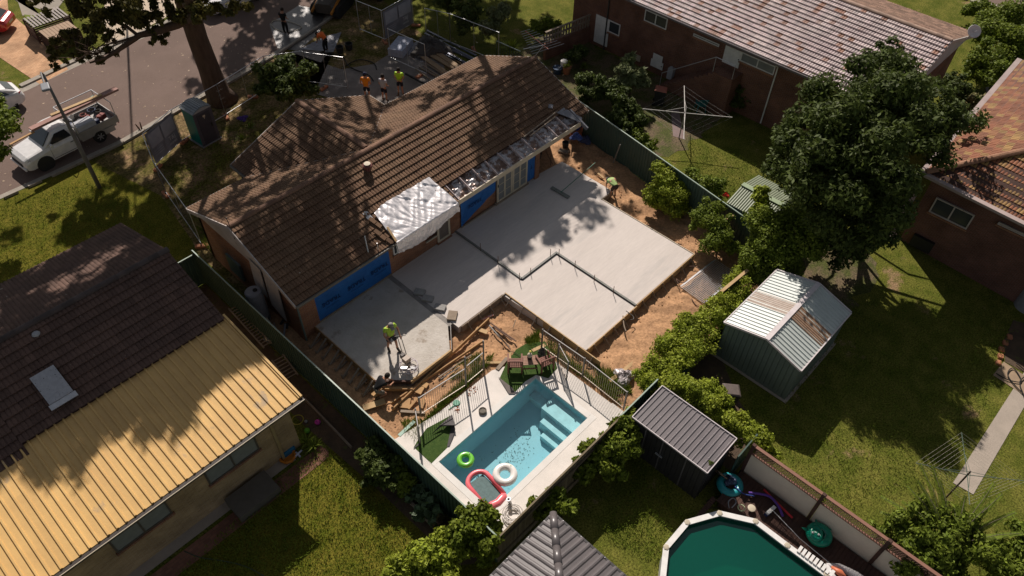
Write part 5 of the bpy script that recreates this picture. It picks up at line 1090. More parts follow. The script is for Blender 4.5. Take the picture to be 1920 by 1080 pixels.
for i in range(len(out_)-1):
    a, b = inset(out_, .08)[i:i+2]; mb.add([(*a,0),(*b,0),(*b,zr_-.03),(*a,zr_-.03)], [(0,1,2,3)]); a, b = inset(out_, .12)[i:i+2]; mb.add([(*a,0),(*b,0),(*b,zr_-.03),(*a,zr_-.03)], [(3,2,1,0)])
mb.build('wall', mat('pool wall', (0.45,0.45,0.45), .5), t)
for i in range(1, len(out_)-1):
    p = Vector((*[(a+b)/2 for a, b in zip(out_[i], inn[i])], zr_)); mb = MB(); mb.lathe(p, [(.11,0),(.105,.02),(.05,.03),(0,.03)], 6); mb.build('rim_joint', mat('aged cream plastic', (0.48,0.42,0.32), .6), t)
ins = inset(out_, .13); gw = wm.copy(); gw.name = 'green pool water'; gw.node_tree.nodes[[n.name for n in gw.node_tree.nodes if n.type == 'BSDF_TRANSPARENT'][0]].inputs[0].default_value = (.12,.58,.43,1); MATS['green pool water'] = gw
nt = gw.node_tree; df = nt.nodes.new('ShaderNodeBsdfDiffuse'); nn = nt.nodes.new('ShaderNodeTexNoise'); nn.inputs['Scale'].default_value = .8; nn.inputs['Detail'].default_value = 6; cr = nt.nodes.new('ShaderNodeMix'); cr.data_type = 'RGBA'; cr.inputs[6].default_value = (.0,.05,.034,1); cr.inputs[7].default_value = (.0,.095,.062,1); nt.links.new(nn.outputs[0], cr.inputs[0]); nt.links.new(cr.outputs[2], df.inputs[0])
m2 = nt.nodes.new('ShaderNodeMixShader'); m2.inputs[0].default_value = .72; om = [n for n in nt.nodes if n.type == 'OUTPUT_MATERIAL'][0]; old = om.inputs[0].links[0].from_socket; nt.links.new(old, m2.inputs[1]); nt.links.new(df.outputs[0], m2.inputs[2]); m3 = nt.nodes.new('ShaderNodeMixShader'); m3.inputs[0].default_value = .05; g3 = nt.nodes.new('ShaderNodeBsdfGlossy'); g3.inputs['Roughness'].default_value = .05; nt.links.new(m2.outputs[0], m3.inputs[1]); nt.links.new(g3.outputs[0], m3.inputs[2]); nt.links.new(m3.outputs[0], om.inputs[0])
mb = MB(); mb.poly([(*p,zr_-.2) for p in ins]); mb.build('water', gw, t)
mb = MB(); mb.poly([(*p,.12) for p in ins]); mb.build('liner_floor', mat('green liner', (0.22,0.62,0.50), .7, (0.16,0.50,0.40), 1.4), t)
# toys and tools round it
vt = mat('turquoise vinyl', (0.02,0.30,0.33), .35, spec=.5)
t = thing('swim_ring', 'turquoise inflatable ring lying beside the charcoal shed', 'swim ring', G(1367,912,.3)); mb = MB(); torus(mb, (0,0,.12), .34, .15); mb.build('tube', vt, t, smooth=True)
rag('pool_cleaner', 1368,902,.5,.2, mat('dark cleaner', (0.03,0.035,0.07), .4, (0.10,0.12,0.2), 9), 'dark blue pool cleaner resting on the turquoise ring', 'pool cleaner', 5, .25)
hose('pool_noodle', [(1404,924),(1425,926),(1445,932),(1460,950),(1468,968)], .05, mat('purple foam', (0.12,0.05,0.30), .7), 'curved purple foam noodle on the dark deck', 'pool noodle', 'foam noodles on the deck', z=.6)
hose('pool_noodle', [(1432,918),(1458,944),(1486,971)], .045, mat('red foam', (0.55,0.035,0.045), .7), 'straight red foam noodle on the dark deck', 'pool noodle', 'foam noodles on the deck', z=.56)
hose('vacuum_hose', [(1378,912),(1395,926),(1415,930)], .025, mat('blue hose', (0.03,0.06,0.25), .5), 'blue hose running from the pool cleaner to the purple noodle', 'hose', z=.6)
hose('garden_hose', [(1325,940),(1345,930),(1370,934),(1355,950),(1330,952),(1320,945)], .018, blackrub, 'dark hose coiled on the grass between shed and round pool', 'hose', z=.1)
hose('vacuum_hose', [(1367,952),(1366,940),(1375,934),(1380,942),(1372,952)], .02, greyplastic, 'grey hose loop hanging by the white rim', 'hose', z=.7)
mb = MB(); torus(mb, G(1390,952,.6), .12, .02, 20, 6); tag(mb.build('plastic_hoop', mat('pale green plastic', (0.45,0.5,0.3), .5)), 'pale green plastic hoop beside the white lid', 'hoop')
mb = MB(); mb.lathe(G(1409,953,.58), [(.14,0),(.14,.03),(.1,.04),(0,.05)], 20); tag(mb.build('filter_lid', offwhite), 'round white lid on the dark deck', 'lid')
t = thing('pool_brush', 'white and blue pool brush with long pole lying across the deck', 'pool brush', G(1445,957,.55), worldparts=True)
mb = MB(); a = G(1437,964,.6); b = G(1453,950,.6); mb.beam(a, b, .12, .07); mb.build('head', white, t); mb = MB(); mb.beam(G(1435,966,.56), G(1443,960,.56), .13,.1); mb.build('bristles', mat('navy bristle', (0.01,0.02,0.08), .8), t); mb = MB(); mb.tube([G(1450,958,.6), G(1500,1010,.62), G(1561,1060,.62)], .014, 6); mb.build('pole', steel, t)
# crocodile-like green ride-on float: a plain round-mouthed green float with teeth
vgc = mat('emerald vinyl', (0.0,0.22,0.13), .3, (0.0,0.26,0.16), 4, spec=.5)
t = thing('animal_float', 'green inflatable animal float with white teeth leaning on the cream fence', 'pool float', G(1533,1006,.5), rz=.4)
mb = MB(); torus(mb, (0,0,.16), .30, .15, 36, 14); mb.build('tube', vgc, t, smooth=True); mb = MB(); torus(mb, (-.1,.14,.3), .2, .1, 24, 10, .8); mb.lathe((-.12,.12,.32), [(.2,0),(.16,.06),(0,.1)], 18); mb.build('head', vgc, t, smooth=True)
mb = MB()
for k in range(14): an = -2.2+k*.2; mb.lathe((.2*math.cos(an), .2*math.sin(an), .24), [(.018,0),(0,.05)], 5, ax=(-math.cos(an)*.7,-math.sin(an)*.7,.7))
mb.build('teeth', white, t)
for s_ in (-1,1): mb = MB(); mb.lathe((-.16+.0*s_,.18+.1*s_,.42), [(.04,0),(.035,.03),(0,.04)], 10); mb.build('eye', white, t)
mb = MB(); mb.lathe((.42,.12,.16), [(.05,0),(.03,.1),(0,.14)], 8, ax=(1,.4,0)); mb.lathe((.3,-.32,.16), [(.05,0),(.03,.1),(0,.14)], 8, ax=(.7,-.7,0)); mb.lathe((.0,.42,.2), [(.07,0),(.04,.12),(0,.2)], 8, ax=(0,1,.2)); mb.build('foot', vgc, t, smooth=True)
t = thing('kayak', 'white and orange inflatable boat on the deck, cut by the bottom edge', 'inflatable boat', G(1600,1085,.5), rz=.0, worldparts=True)
a = G(1549,1060,.55); b = G(1640,1125,.55); d = (b-a).normalized(); s = Vector((-d.y,d.x,0)); mb = MB()
for sg in (-1,1): mb.tube([a+Vector((0,0,.05)), a+d*.35+s*.24*sg, a+d*.9+s*.36*sg, b+s*.36*sg], [.06,.12,.14,.14], 10)
mb.build('side_tube', mat('white boat vinyl', (0.6,0.57,0.56), .3, (0.5,0.47,0.47), 3), t, smooth=True); mb = MB(); mb.tube([a+d*.15+Vector((0,0,.1)), a+d*.45+Vector((0,0,.13)), a+d*.75+Vector((0,0,.08))], [.05,.12,.03], 8); mb.build('bow_cover', mat('orange vinyl', (0.55,0.16,0.08), .4), t, smooth=True)
t = thing('pool_ladder', 'white ribbed plastic step strip along the pool rim', 'ladder', G(1500,1045,1.25), worldparts=True)
for i in range(9):
    k = i/8; p = G(1500+k*60,1030+k*45,1.24); mb = MB(); mb.obox(p, ((1,0,0),(0,1,0),(0,0,1)), (.13,.05,.02)); mb.build('tread', white, t)
mb = MB(); p = G(1352,892,.5); mb.lathe(p, [(.33,0),(.34,.04),(.3,.06),(0,.06)], 18, ax=(.9,.0,.45)); tag(mb.build('patterned_float', mat('leopard vinyl', (0.30,0.22,0.15), .5, (0.02,0.015,0.012), 14, lo=.49, hi=.52)), 'brown spotted round float leaning on the end of the charcoal shed', 'pool float')
# ================================================================ vehicles
carwhite = mat('white car paint', (0.72,0.71,0.70), .25, spec=.6, coat=.6); carred = mat('red car paint', (0.50,0.02,0.02), .2, spec=.6, coat=.8)
tyre = mat('tyre', (0.022,0.021,0.02), .85); rimm = mat('alloy rim', (0.42,0.42,0.43), .35, metal=.7); cglass = mat('car glass', (0.02,0.026,0.03), .06, spec=.8); blackpl = mat('black plastic', (0.03,0.03,0.03), .6)
traym = mat('tray grey', (0.33,0.32,0.31), .5, (0.27,0.26,0.25), 3, metal=.3)
def loft(mb, secs):
    """secs: (x, half width low, z low, half width mid, z mid, half width top, z top)"""
    vs = []
    for x, wa, za, wb, zb_, wc, zc_ in secs:
        vs += [(x,-wa,za),(x,wa,za),(x,wb*1.0,(za+zb_)/2),(x,wb,zb_),(x,wc,zc_-.03),(x,wc*.86,zc_),(x,-wc*.86,zc_),(x,-wc,zc_-.03),(x,-wb,zb_),(x,-wb,(za+zb_)/2)]
    n = 10; fs = [(i*n+k, i*n+(k+1)%n, (i+1)*n+(k+1)%n, (i+1)*n+k) for i in range(len(secs)-1) for k in range(n)]
    fs += [tuple(range(n))[::-1], tuple((len(secs)-1)*n+k for k in range(n))]; return mb.add(vs, fs)
def wheel(parent, x, y, r=.36, w=.24):
    mb = MB(); mb.lathe((x,y-w/2,r), [(r*.6,0),(r*.95,.01),(r,.05),(r,w-.05),(r*.95,w-.01),(r*.6,w)], 24, ax=(0,1,0)); wh = mb.build('wheel', tyre, parent, smooth=False)
    s = 1 if y > 0 else -1; mb = MB(); c = Vector((x, y+s*(w/2-.02), r)); mb.lathe(c, [(r*.62,0),(r*.6,.012),(r*.5,.004)], 20, ax=(0,s,0)); mb.lathe(c, [(.06,0),(.06,.02),(0,.025)], 10, ax=(0,s,0))
    for k in range(6):
        a = PI*2*k/6; mb.beam(c+Vector((0,s*.012,0)), c+Vector((math.cos(a)*r*.56, s*.012, math.sin(a)*r*.56)), .055, .02, up=(0,1,0))
    mb.build('rim', rimm, wh)
def quad(name, pts, m, parent, th=.012):
    P = [Vector(p) for p in pts]; n = (P[1]-P[0]).cross(P[2]-P[0]).normalized()*th; mb = MB(); k = len(P)
    mb.add([p+n for p in P]+[p-n for p in P], [tuple(range(k)), tuple(range(2*k-1,k-1,-1))]+[(i, i+k, (i+1)%k+k, (i+1)%k) for i in range(k)]); return mb.build(name, m, parent)
# ---- white ute (front at local x=0, towards +x is the tray)
pF = G(92,317,0); pR = G(193,266,0); dv = (pR-pF); rz = math.atan2(dv.y, dv.x); off = Matrix.Rotation(rz,3,'Z') @ Vector((.95,-.86,0)); org = pF-off
U = thing('utility_truck', 'white single cab utility truck with loaded tray and timber on its racks', 'ute', (org.x,org.y,.012), rz)
mb = MB(); loft(mb, [(0,.6,.42,.66,.62,.6,.78),(.08,.78,.34,.82,.68,.74,.9),(.3,.86,.3,.9,.78,.8,1.0),(1.1,.88,.3,.92,.92,.82,1.1),(1.3,.88,.3,.92,.95,.84,1.12),(2.9,.88,.3,.92,.95,.84,1.1),(2.95,.86,.32,.9,.95,.82,1.08)]); mb.build('body', carwhite, U, smooth=False, bevel=.02)
mb = MB(); loft(mb, [(1.15,.8,1.05,.8,1.08,.76,1.12),(1.3,.82,1.05,.81,1.15,.76,1.22),(1.88,.84,1.05,.76,1.5,.66,1.72),(2.1,.84,1.05,.76,1.52,.66,1.77),(2.6,.84,1.05,.76,1.52,.66,1.76),(2.8,.84,1.05,.76,1.48,.64,1.68),(2.92,.84,1.05,.8,1.25,.76,1.3)]); mb.build('cab', carwhite, U, bevel=.02)
quad('windscreen', [(1.24,-.7,1.2),(1.24,.7,1.2),(1.84,.62,1.72),(1.84,-.62,1.72)], cglass, U, .02)
for s_ in (-1,1):
    quad('side_window', [(1.5,s_*.845,1.16),(2.72,s_*.845,1.16),(2.55,s_*.745,1.6),(2.0,s_*.745,1.6)], cglass, U, .02)
    quad('headlight', [(.06,s_*.76,.72),(.32,s_*.885,.76),(.36,s_*.85,.93),(.1,s_*.7,.87)], mat('headlight glass', (0.35,0.36,0.38), .15, spec=.8), U, .015)
    mb = MB(); mb.obox((1.55,s_*1.0,1.2), ((1,0,0),(0,1,0),(0,0,1)), (.06,.1,.08)); mb.build('mirror', carwhite, U, bevel=.02)
    wheel(U, .95, s_*.8); wheel(U, 4.05, s_*.8)
    mb = MB(); mb.beam((1.45,s_*.925,.5),(1.45,s_*.925,.98),.012,.012,up=(0,1,0)); mb.beam((2.78,s_*.925,.5),(2.78,s_*.925,.98),.012,.012,up=(0,1,0)); mb.beam((1.45,s_*.925,.42),(2.78,s_*.925,.42),.012,.02); mb.build('door_seam', blackpl, U); mb = MB(); mb.beam((2.5,s_*.935,.88),(2.68,s_*.935,.88),.02,.03); mb.build('door_handle', blackpl, U)
    mb = MB(); mb.lathe((.95,s_*.865,.37), [(.44,0),(.44,.07)], 20, ax=(0,s_,0)); mb.build('wheel_arch', blackpl, U)
    mb = MB(); mb.obox((5.28,s_*.72,.62), ((1,0,0),(0,1,0),(0,0,1)), (.02,.12,.05)); mb.build('tail_light', mat('tail light red', (0.35,0.01,0.01), .3), U)
mb = MB(); mb.beam((-.02,-.5,.6),(-.02,.5,.6),.05,.16); mb.build('grille', blackpl, U)
mb = MB(); mb.beam((-.02,-.8,.42),(-.02,.8,.42),.1,.14); mb.build('bumper', carwhite, U, bevel=.03)
mb = MB(); mb.box((3.0,-.95,.72),(5.3,.95,.8)); mb.box((3.0,-.95,.8),(5.3,-.91,1.12)); mb.box((3.0,.91,.8),(5.3,.95,1.12)); mb.box((5.26,-.91,.8),(5.3,.91,1.12)); mb.box((3.0,-.91,.8),(3.05,.91,1.3)); mb.box((3.1,-.9,.55),(5.1,.9,.7)); mb.build('tray', traym, U)
mb = MB(); mb.box((4.35,-.93,.34),(4.95,-.55,.66)); mb.build('under_tray_box', traym, U)
mb = MB(); mb.box((3.1,-.9,.82),(4.15,-.25,1.42)); mb.build('tool_box', mat('pale tool box', (0.42,0.43,0.46), .4), U, bevel=.06)
mb = MB()
for x in (3.05, 5.24):
    mb.tube([(x,-.92,1.1),(x,-.92,1.95),(x,.92,1.95),(x,.92,1.1)], .025, 6)
mb.tube([(3.05,.92,1.95),(5.24,.92,1.95)], .025, 6); mb.build('ladder_rack', steel, U)
# load: things of their own, standing on the tray
R3 = Matrix.Rotation(rz,3,'Z')
def UL(x, y, z): return Vector((org.x,org.y,.012))+R3@Vector((x,y,z))
mb = MB(); mb.beam(G(57,243,2.08), G(219,166,2.08), .34,.12); tag(mb.build('timber_bundle', mat('pinkish timber', (0.38,0.22,0.19), .8, (0.30,0.17,0.14), 2)), 'long reddish timber bundle tied on the racks of the white ute', 'timber')
mb = MB(); mb.beam(G(95,216,2.17), G(190,177,2.17), .2,.05); tag(mb.build('timber_bundle', timber), 'shorter timber beside the long reddish bundle on the ute', 'timber')
mb = MB(); mb.beam(G(19,271,1.95), G(64,247,2.0), .12,.05); tag(mb.build('timber_length', ply), 'orange board sticking out past the cab of the ute', 'timber')
mb = MB(); mb.tube([UL(2.9,-.3,1.95), UL(5.0,.25,1.98)], .03, 6); tag(mb.build('green_pole', mat('mint pole', (0.25,0.5,0.42), .5)), 'mint green pole lying across the loaded ute tray', 'pole')
r_ = random.Random(21)
for i in range(16):
    x = r_.uniform(3.2,5.1); y = r_.uniform(-.1,.8) if x < 4.2 else r_.uniform(-.75,.8); p = UL(x,y,.8+r_.uniform(0,.15)); mb = MB(); s_ = r_.uniform(.1,.24)
    if i % 3 == 0: mb.lathe(p, [(s_,0),(s_*1.05,.25),(s_*.9,.3),(0,.28)], 12)
    elif i % 3 == 1: mb.obox(p+Vector((0,0,.15)), ((math.cos(i),math.sin(i),.1),(-math.sin(i),math.cos(i),0),(0,-.1,1)), (s_,s_*.6,.15))
    else: torus(mb, p+Vector((0,0,.3)), s_, .035, 16, 6)
    nm = ['bucket','tool_case','hose_coil'][i%3]; pos = 'behind the cab' if x < 4.2 else 'near the tail'; col = ['black','dusty brown','dull red','navy'][i%4]
    tag(mb.build(nm, [blackpl, mat('dusty black', (0.05,0.045,0.04), .8), mat('dull red hose', (0.20,0.04,0.03), .6), mat('navy case', (0.02,0.03,0.07), .5)][i%4], bevel=0), '%s %s %s in the tray of the white ute, %s' % ('large' if s_ > .17 else 'small', col, nm.replace('_',' '), pos), 'tool', 'tools jumbled in the ute tray')
# ---- passenger cars
def car(name, label, cat, loc, rz, paint, L=4.2, Wd=.87, H=1.45, hatch=True, group=None):
    t = thing(name, label, cat, loc, rz, group); f = L/4.2
    mb = MB(); loft(mb, [(0,.55,.4,.6,.55,.55,.7),(.1*f,.72,.3,.76,.62,.7,.8),(.4*f,.82,.24,Wd,.72,.78,.9),(1.1*f,.84,.22,Wd,.85,.8,.98),(3.3*f,.84,.22,Wd,.9,.8,1.02),(3.9*f,.8,.26,Wd*.97,.85,.76,.98),(4.12*f,.72,.34,.8,.7,.7,.88),(4.2*f,.6,.42,.68,.6,.62,.72)]); mb.build('body', paint, t, smooth=False, bevel=.03)
    mb = MB(); loft(mb, [(1.0*f,.74,.95,.74,.97,.7,.98),(1.7*f,.78,.95,.7,1.25,.6,H-.06),(2.1*f,.78,.95,.7,1.28,.6,H),(3.1*f,.78,.95,.69,1.26,.58,H-.04),(3.55*f,.76,.95,.68,1.15,.56,H-.2),(3.95*f,.7,.9,.68,.96,.64,1.0)]); mb.build('roof', paint, t, bevel=.02)
    quad('windscreen', [(1.1*f,-.68,1.02),(1.1*f,.68,1.02),(1.68*f,.58,H-.06),(1.68*f,-.58,H-.06)], cglass, t, .02); quad('rear_window', [(3.9*f,-.56,1.02),(3.9*f,.56,1.02),(3.5*f,.5,H-.17),(3.5*f,-.5,H-.17)], cglass, t, .02)
    for s_ in (-1,1):
        quad('side_window', [(1.35*f,s_*.78,1.0),(3.5*f,s_*.78,1.0),(3.15*f,s_*.655,H-.14),(1.85*f,s_*.665,H-.14)], cglass, t, .02)
        quad('tail_light', [(4.0*f,s_*.8,.72),(4.16*f,s_*.66,.7),(4.1*f,s_*.64,.9),(3.95*f,s_*.77,.93)], mat('tail light red', (0.35,0.01,0.01), .3), t, .02)
        wheel(t, .8*f, s_*.74, .32, .2); wheel(t, 3.35*f, s_*.74, .32, .2)
    mb = MB(); mb.obox((4.2*f,0,.6), ((1,0,0),(0,1,0),(0,0,1)), (.012,.26,.06)); mb.build('number_plate', offwhite, t)
    return t
p = G(28,207,0); car('parked_car', 'white hatchback parked across the road, its tail showing at the left edge', 'car', (p.x-3.35,p.y+.74,.012), .0, carwhite)
p = G(21,55,0); car('parked_car', 'red car on the paved driveway at the top left corner', 'car', (p.x-2.9,p.y+2.6,.03), -.75, carred)
p = G(478,8,0); car('parked_van', 'white vehicle parked on the road behind the eucalypt, its wheel at the top edge', 'van', (p.x-3.4,p.y+.9,.012), .05, carwhite, 4.8, .9, 1.9)
# small loader and truck tail at the top edge
p = G(625,18,0); t = thing('skid_loader', 'dark compact loader with orange trim parked at the top edge, behind the orange worker', 'loader', p, .5)
mb = MB(); loft(mb, [(-1.3,.6,.35,.66,.8,.5,1.0),(-.5,.66,.35,.7,.9,.6,1.2),(1.0,.66,.35,.7,1.0,.6,1.3),(1.3,.5,.4,.6,.9,.45,1.1)]); mb.build('body', mat('dark machine paint', (0.07,0.06,0.05), .5), t)
for s_ in (-1,1):
    mb = MB(); mb.lathe((-1.0,s_*.85-.15,.4), [(.4,0),(.4,.3)], 16, ax=(0,1,0)); mb.lathe((1.0,s_*.85-.15,.4), [(.4,0),(.4,.3)], 16, ax=(0,1,0)); mb.box((-1.0,s_*.85-.15,.02),(1.0,s_*.85+.15,.8)); mb.build('track', tyre, t)
    mb = MB(); mb.beam((1.1,s_*.7,1.35),(-1.7,s_*.7,.6),.1,.16); mb.build('lift_arm', mat('orange machine trim', (0.45,0.18,0.03), .5), t)
mb = MB()
for sx, sy in ((-.5,-.5),(-.5,.5),(.8,-.5),(.8,.5)): mb.beam((sx,sy,1.1),(sx,sy,2.0),.06,.06)
mb.box((-.55,-.55,2.0),(.85,.55,2.06)); mb.build('cab_frame', mat('orange machine trim', (0.45,0.18,0.03), .5), t)
p = G(735,-28,0); t = thing('concrete_truck', 'pale truck standing at the top edge behind the temporary fence', 'truck', p, .12)
mb = MB(); mb.box((-3.2,-1.15,.9),(3.2,1.15,1.15)); mb.build('chassis', blackpl, t); mb = MB(); mb.box((-3.0,-1.1,1.15),(1.4,1.1,2.1)); mb.build('body', mat('pale truck paint', (0.42,0.43,0.41), .5), t, bevel=.04); mb = MB(); mb.box((1.6,-1.1,1.15),(3.2,1.1,2.6)); mb.build('cab', mat('pale truck paint', (0.42,0.43,0.41), .5), t, bevel=.1)
for x in (-2.2,-1.1,2.4):
    for s_ in (-1,1): wheel(t, x, s_*1.0, .5, .3)

# ================================================================ street things
p = G(187,352,0); t = thing('street_lamp', 'tall grey street lamp on the verge in front of the white ute', 'street lamp', p, worldparts=True)
mb = MB(); hd = G(84,160,7.0); top = Vector((p.x,p.y,6.6)); e = hd; mb.tube([p, p+Vector((0,0,2.6)), p+(top-p)*.75, top], [.11,.1,.07,.055], 10); mb.build('pole', mat('grey lamp pole', (0.16,0.155,0.15), .6), t, smooth=True)
mb = MB(); mb.tube([top, top+(e-top)*.4+Vector((0,0,.3)), e], .04, 8); mb.build('arm', MATS['grey lamp pole'], t)
mb = MB(); d = (e-top); d.z = 0; d = d.normalized(); mb.obox(e+d*.15, (d, (-d.y,d.x,0), (0,0,1)), (.3,.17,.06)); mb.build('lamp_head', mat('lamp head grey', (0.22,0.23,0.25), .4), t, bevel=.04)
# portable toilet
a = G(382,277,0); b = G(414,259,0); d = (b-a).normalized(); rz = math.atan2(d.y,d.x); w = (b-a).length
t = thing('portable_toilet', 'green portable toilet with grey ribbed roof and dark door on the verge', 'toilet', a, rz)
teal = mat('teal plastic', (0.0,0.19,0.16), .4, (0.0,0.15,0.13), 2)
mb = MB(); mb.box((.02,.04,.05),(w-.02,1.1,2.1)); mb.build('cabin', teal, t, bevel=.03)
mb = MB(); mb.box((.0,-.01,.06),(w,.035,2.1)); mb.build('frame', mat('slate plastic', (0.07,0.07,0.09), .5), t)
mb = MB(); mb.box((.17,-.035,.12),(w-.17,-.012,1.95)); dr = mb.build('door', mat('dark slate door', (0.045,0.045,0.06), .45), t, bevel=.01); mb = MB(); mb.box((w-.3,-.06,1.0),(w-.24,-.036,1.2)); mb.build('handle', blackrub, dr); mb = MB(); mb.box((.5,-.045,1.72),(.64,-.037,1.82)); mb.box((.55,-.045,1.62),(.59,-.037,1.72)); mb.build('sign', offwhite, dr)
mb = MB(); n = 9; vs = []
for i in range(n+1):
    q = i/n; x = -.03+(w+.06)*q; z = 2.1+.2*math.sin(PI*q); vs += [(x,-.05,z-.01),(x,1.14,z-.01)]
    if i < n: x2 = x+(w+.06)/n*.8; z2 = 2.1+.2*math.sin(PI*(q+.8/n)); vs += [(x+.002,-.05,z+.03),(x+.002,1.14,z+.03),(x2,-.05,z2+.03),(x2,1.14,z2+.03)]
k = len(vs)//2; mb.add(vs, [(2*i,2*i+2,2*i+3,2*i+1) for i in range(k-1)]); mb.add([(-.03,-.04,2.1)]+[(-.03+(w+.06)*i/8,-.04,2.1+.2*math.sin(PI*i/8)) for i in range(9)], [tuple(range(9,-1,-1))]); mb.build('roof', mat('grey ribbed plastic', (0.26,0.28,0.30), .45), t)
mb = MB(); mb.box((-.05,-.06,0),(w+.05,1.15,.07)); mb.build('base', greyplastic, t)
# temporary fence panels
mesh_banner = mat('grey banner', (0.24,0.245,0.28), .6, (0.29,0.295,0.33), 2, trans=.3); pale_b = mat('pale banner print', (0.40,0.41,0.45), .6, (0.30,0.31,0.36), 1)
def tempfence(a, b, label, banner=None, h=2.1, mesh=True, z=.05, foot=True):
    A = G(*a, z); B = G(*b, z); L = (B-A).length; U = Vector((0,0,1)); t = thing('temporary_fence', label, 'fence', (A+B)/2, worldparts=True, group='temporary fence panels round the site')
    mb = MB()
    for p in (A, B): mb.tube([p, p+U*h], .02, 6)
    for zz in (.12, h-.02): mb.tube([A+U*zz, B+U*zz], .02, 6)
    mb.tube([(A+B)/2+U*.12, (A+B)/2+U*h], .012, 5); mb.build('frame', steel, t)
    if mesh:
        mb = MB(); n = int(L/.12)
        for i in range(n): p = A+(B-A)*(i+.5)/n; mb.beam(p+U*.12, p+U*h, .004,.004)
        for k in range(7): mb.beam(A+U*(.3+.27*k), B+U*(.3+.27*k), .004,.004)
        mb.build('mesh', darksteel, t)
    if banner:
        d = (B-A)/L; s = Vector((d.y,-d.x,0)); mb = MB(); P = lambda u, v, o=.0: A+d*(L*u)+U*(.15+(h-.25)*v)+s*(.03+o)
        nU = 20; vs = [P(.03+.94*i/nU, j, .02*math.sin(i*1.1)) for j in (0,1) for i in range(nU+1)]; mb.add(vs, [(i,i+1,i+nU+2,i+nU+1) for i in range(nU)]); mb.add([v-s*.004 for v in vs], [(i+nU+1,i+nU+2,i+1,i) for i in range(nU)]); mb.build('banner', mesh_banner, t)
        for (u0,u1) in ((.08,.47),(.52,.92)): mb = MB(); mb.add([P(u0,.47,.03),P(u1,.47,.03),P(u1,.93,.03),P(u0,.93,.03)], [(0,1,2,3)]); mb.build('print', pale_b, t)
        rot = Matrix((( d.x, 0, s.x),(d.y, 0, s.y),(0,1,0))).to_euler()
        text_mesh('lettering', 'T&J', .34, mat('banner ink', (0.60,0.61,0.65), .6), t, P(.72,.34,.035), rot); text_mesh('lettering', 'HOMES', .17, MATS['banner ink'], t, P(.72,.17,.035), rot)
        for k, yy in ((.30,.34),(.30,.27),(.30,.20)): mb = MB(); mb.add([P(.1,yy,.032),P(.1+k,yy,.032),P(.1+k,yy+.03,.032),P(.1,yy+.03,.032)], [(0,1,2,3)]); mb.build('print', pale_b, t)
    return t
tempfence((292,312),(343,266), 'temporary fence panel carrying a grey printed banner, beside the portable toilet', banner=1)
tempfence((292,312),(312,363), 'temporary fence panel seen end-on just below the bannered panel', mesh=True)
tempfence((312,363),(379,460), 'temporary fence panel leading down to the dark tiled roof corner')
tempfence((343,266),(424,218), 'temporary fence panel behind the portable toilet')
tempfence((424,218),(508,164), 'temporary fence panel in front of the eucalypt trunk')
tempfence((508,164),(579,154), 'temporary fence panel behind the small dark shrub')
tempfence((579,156),(652,166), 'temporary fence panel left of the three standing workers')
tempfence((675,57),(721,76), 'temporary fence panel left of the second banner at the top')
tempfence((721,77),(776,45), 'temporary fence panel with grey banner above the white foam sheets', banner=1)
tempfence((733,111),(800,141), 'temporary fence panel lower, above the timber stack', mesh=True)
tempfence((800,72),(845,82), 'temporary fence panel right of the second banner', mesh=True)
tempfence((845,82),(935,118), 'temporary fence panel behind the steel stack, toward the yucca')
for i, (x, y, lab) in enumerate(((296,314,'at the foot of the first banner'),(311,364,'at the joint below the first banner'),(378,461,'beside the dark tiled roof corner'),(346,264,'between banner and portable toilet'),(424,219,'right of the portable toilet'),(474,181,'near the eucalypt trunk'),(607,165,'left of the three standing workers'),(722,78,'under the second banner'),(780,47,'right of the second banner'),(786,142,'beside the yellow vested worker'),(888,92,'near the steel stack'))):
    p = G(x,y,.08); t = thing('concrete_weight', 'orange concrete fence weight '+lab, 'fence weight', p, rz=.5+i, group='orange fence weights'); mb = MB(); mb.box((-.3,-.11,-.07),(.3,.11,.06)); mb.build('block', orangebrick, t, bevel=.03); mb = MB(); mb.lathe((.0,0,.06), [(.04,0),(.04,.05)], 8); mb.build('socket', darksteel, t)
# opposite verge: slatted crate structures under the branch
def crate(px, py, L, W, H, rz, label, m, slats=True):
    p = G(px,py,0); t = thing('slatted_bin', label, 'bin enclosure', p, rz=rz, group='timber bin enclosures across the road'); mb = MB()
    for sx in (-1,1):
        for sy in (-1,1): mb.box((sx*L/2-.04,sy*W/2-.04,0),(sx*L/2+.04,sy*W/2+.04,H))
    n = int(H/.14)
    for i in range(n):
        z = .05+i*.14
        for sy in (-1,1): mb.box((-L/2,sy*W/2-.012,z),(L/2,sy*W/2+.012,z+.1))
        for sx in (-1,1): mb.box((sx*L/2-.012,-W/2,z),(sx*L/2+.012,W/2,z+.1))
    mb.build('sides', darktimber, t); mb = MB(); k = int(L/.2)
    for i in range(k): x = -L/2+L*(i+.5)/k; mb.box((x-(.06 if slats else .095),-W/2-.05,H),(x+(.06 if slats else .095),W/2+.05,H+.03))
    mb.build('lid', m, t)
crate(100,62,2.3,1.5,1.1,.0,'grey slatted enclosure across the road, upper of the two', mat('grey slat', (0.33,0.29,0.27), .8))
crate(122,82,1.9,1.5,.9,.0,'tan topped enclosure across the road under the branch', mat('tan slat', (0.36,0.25,0.17), .8), False)
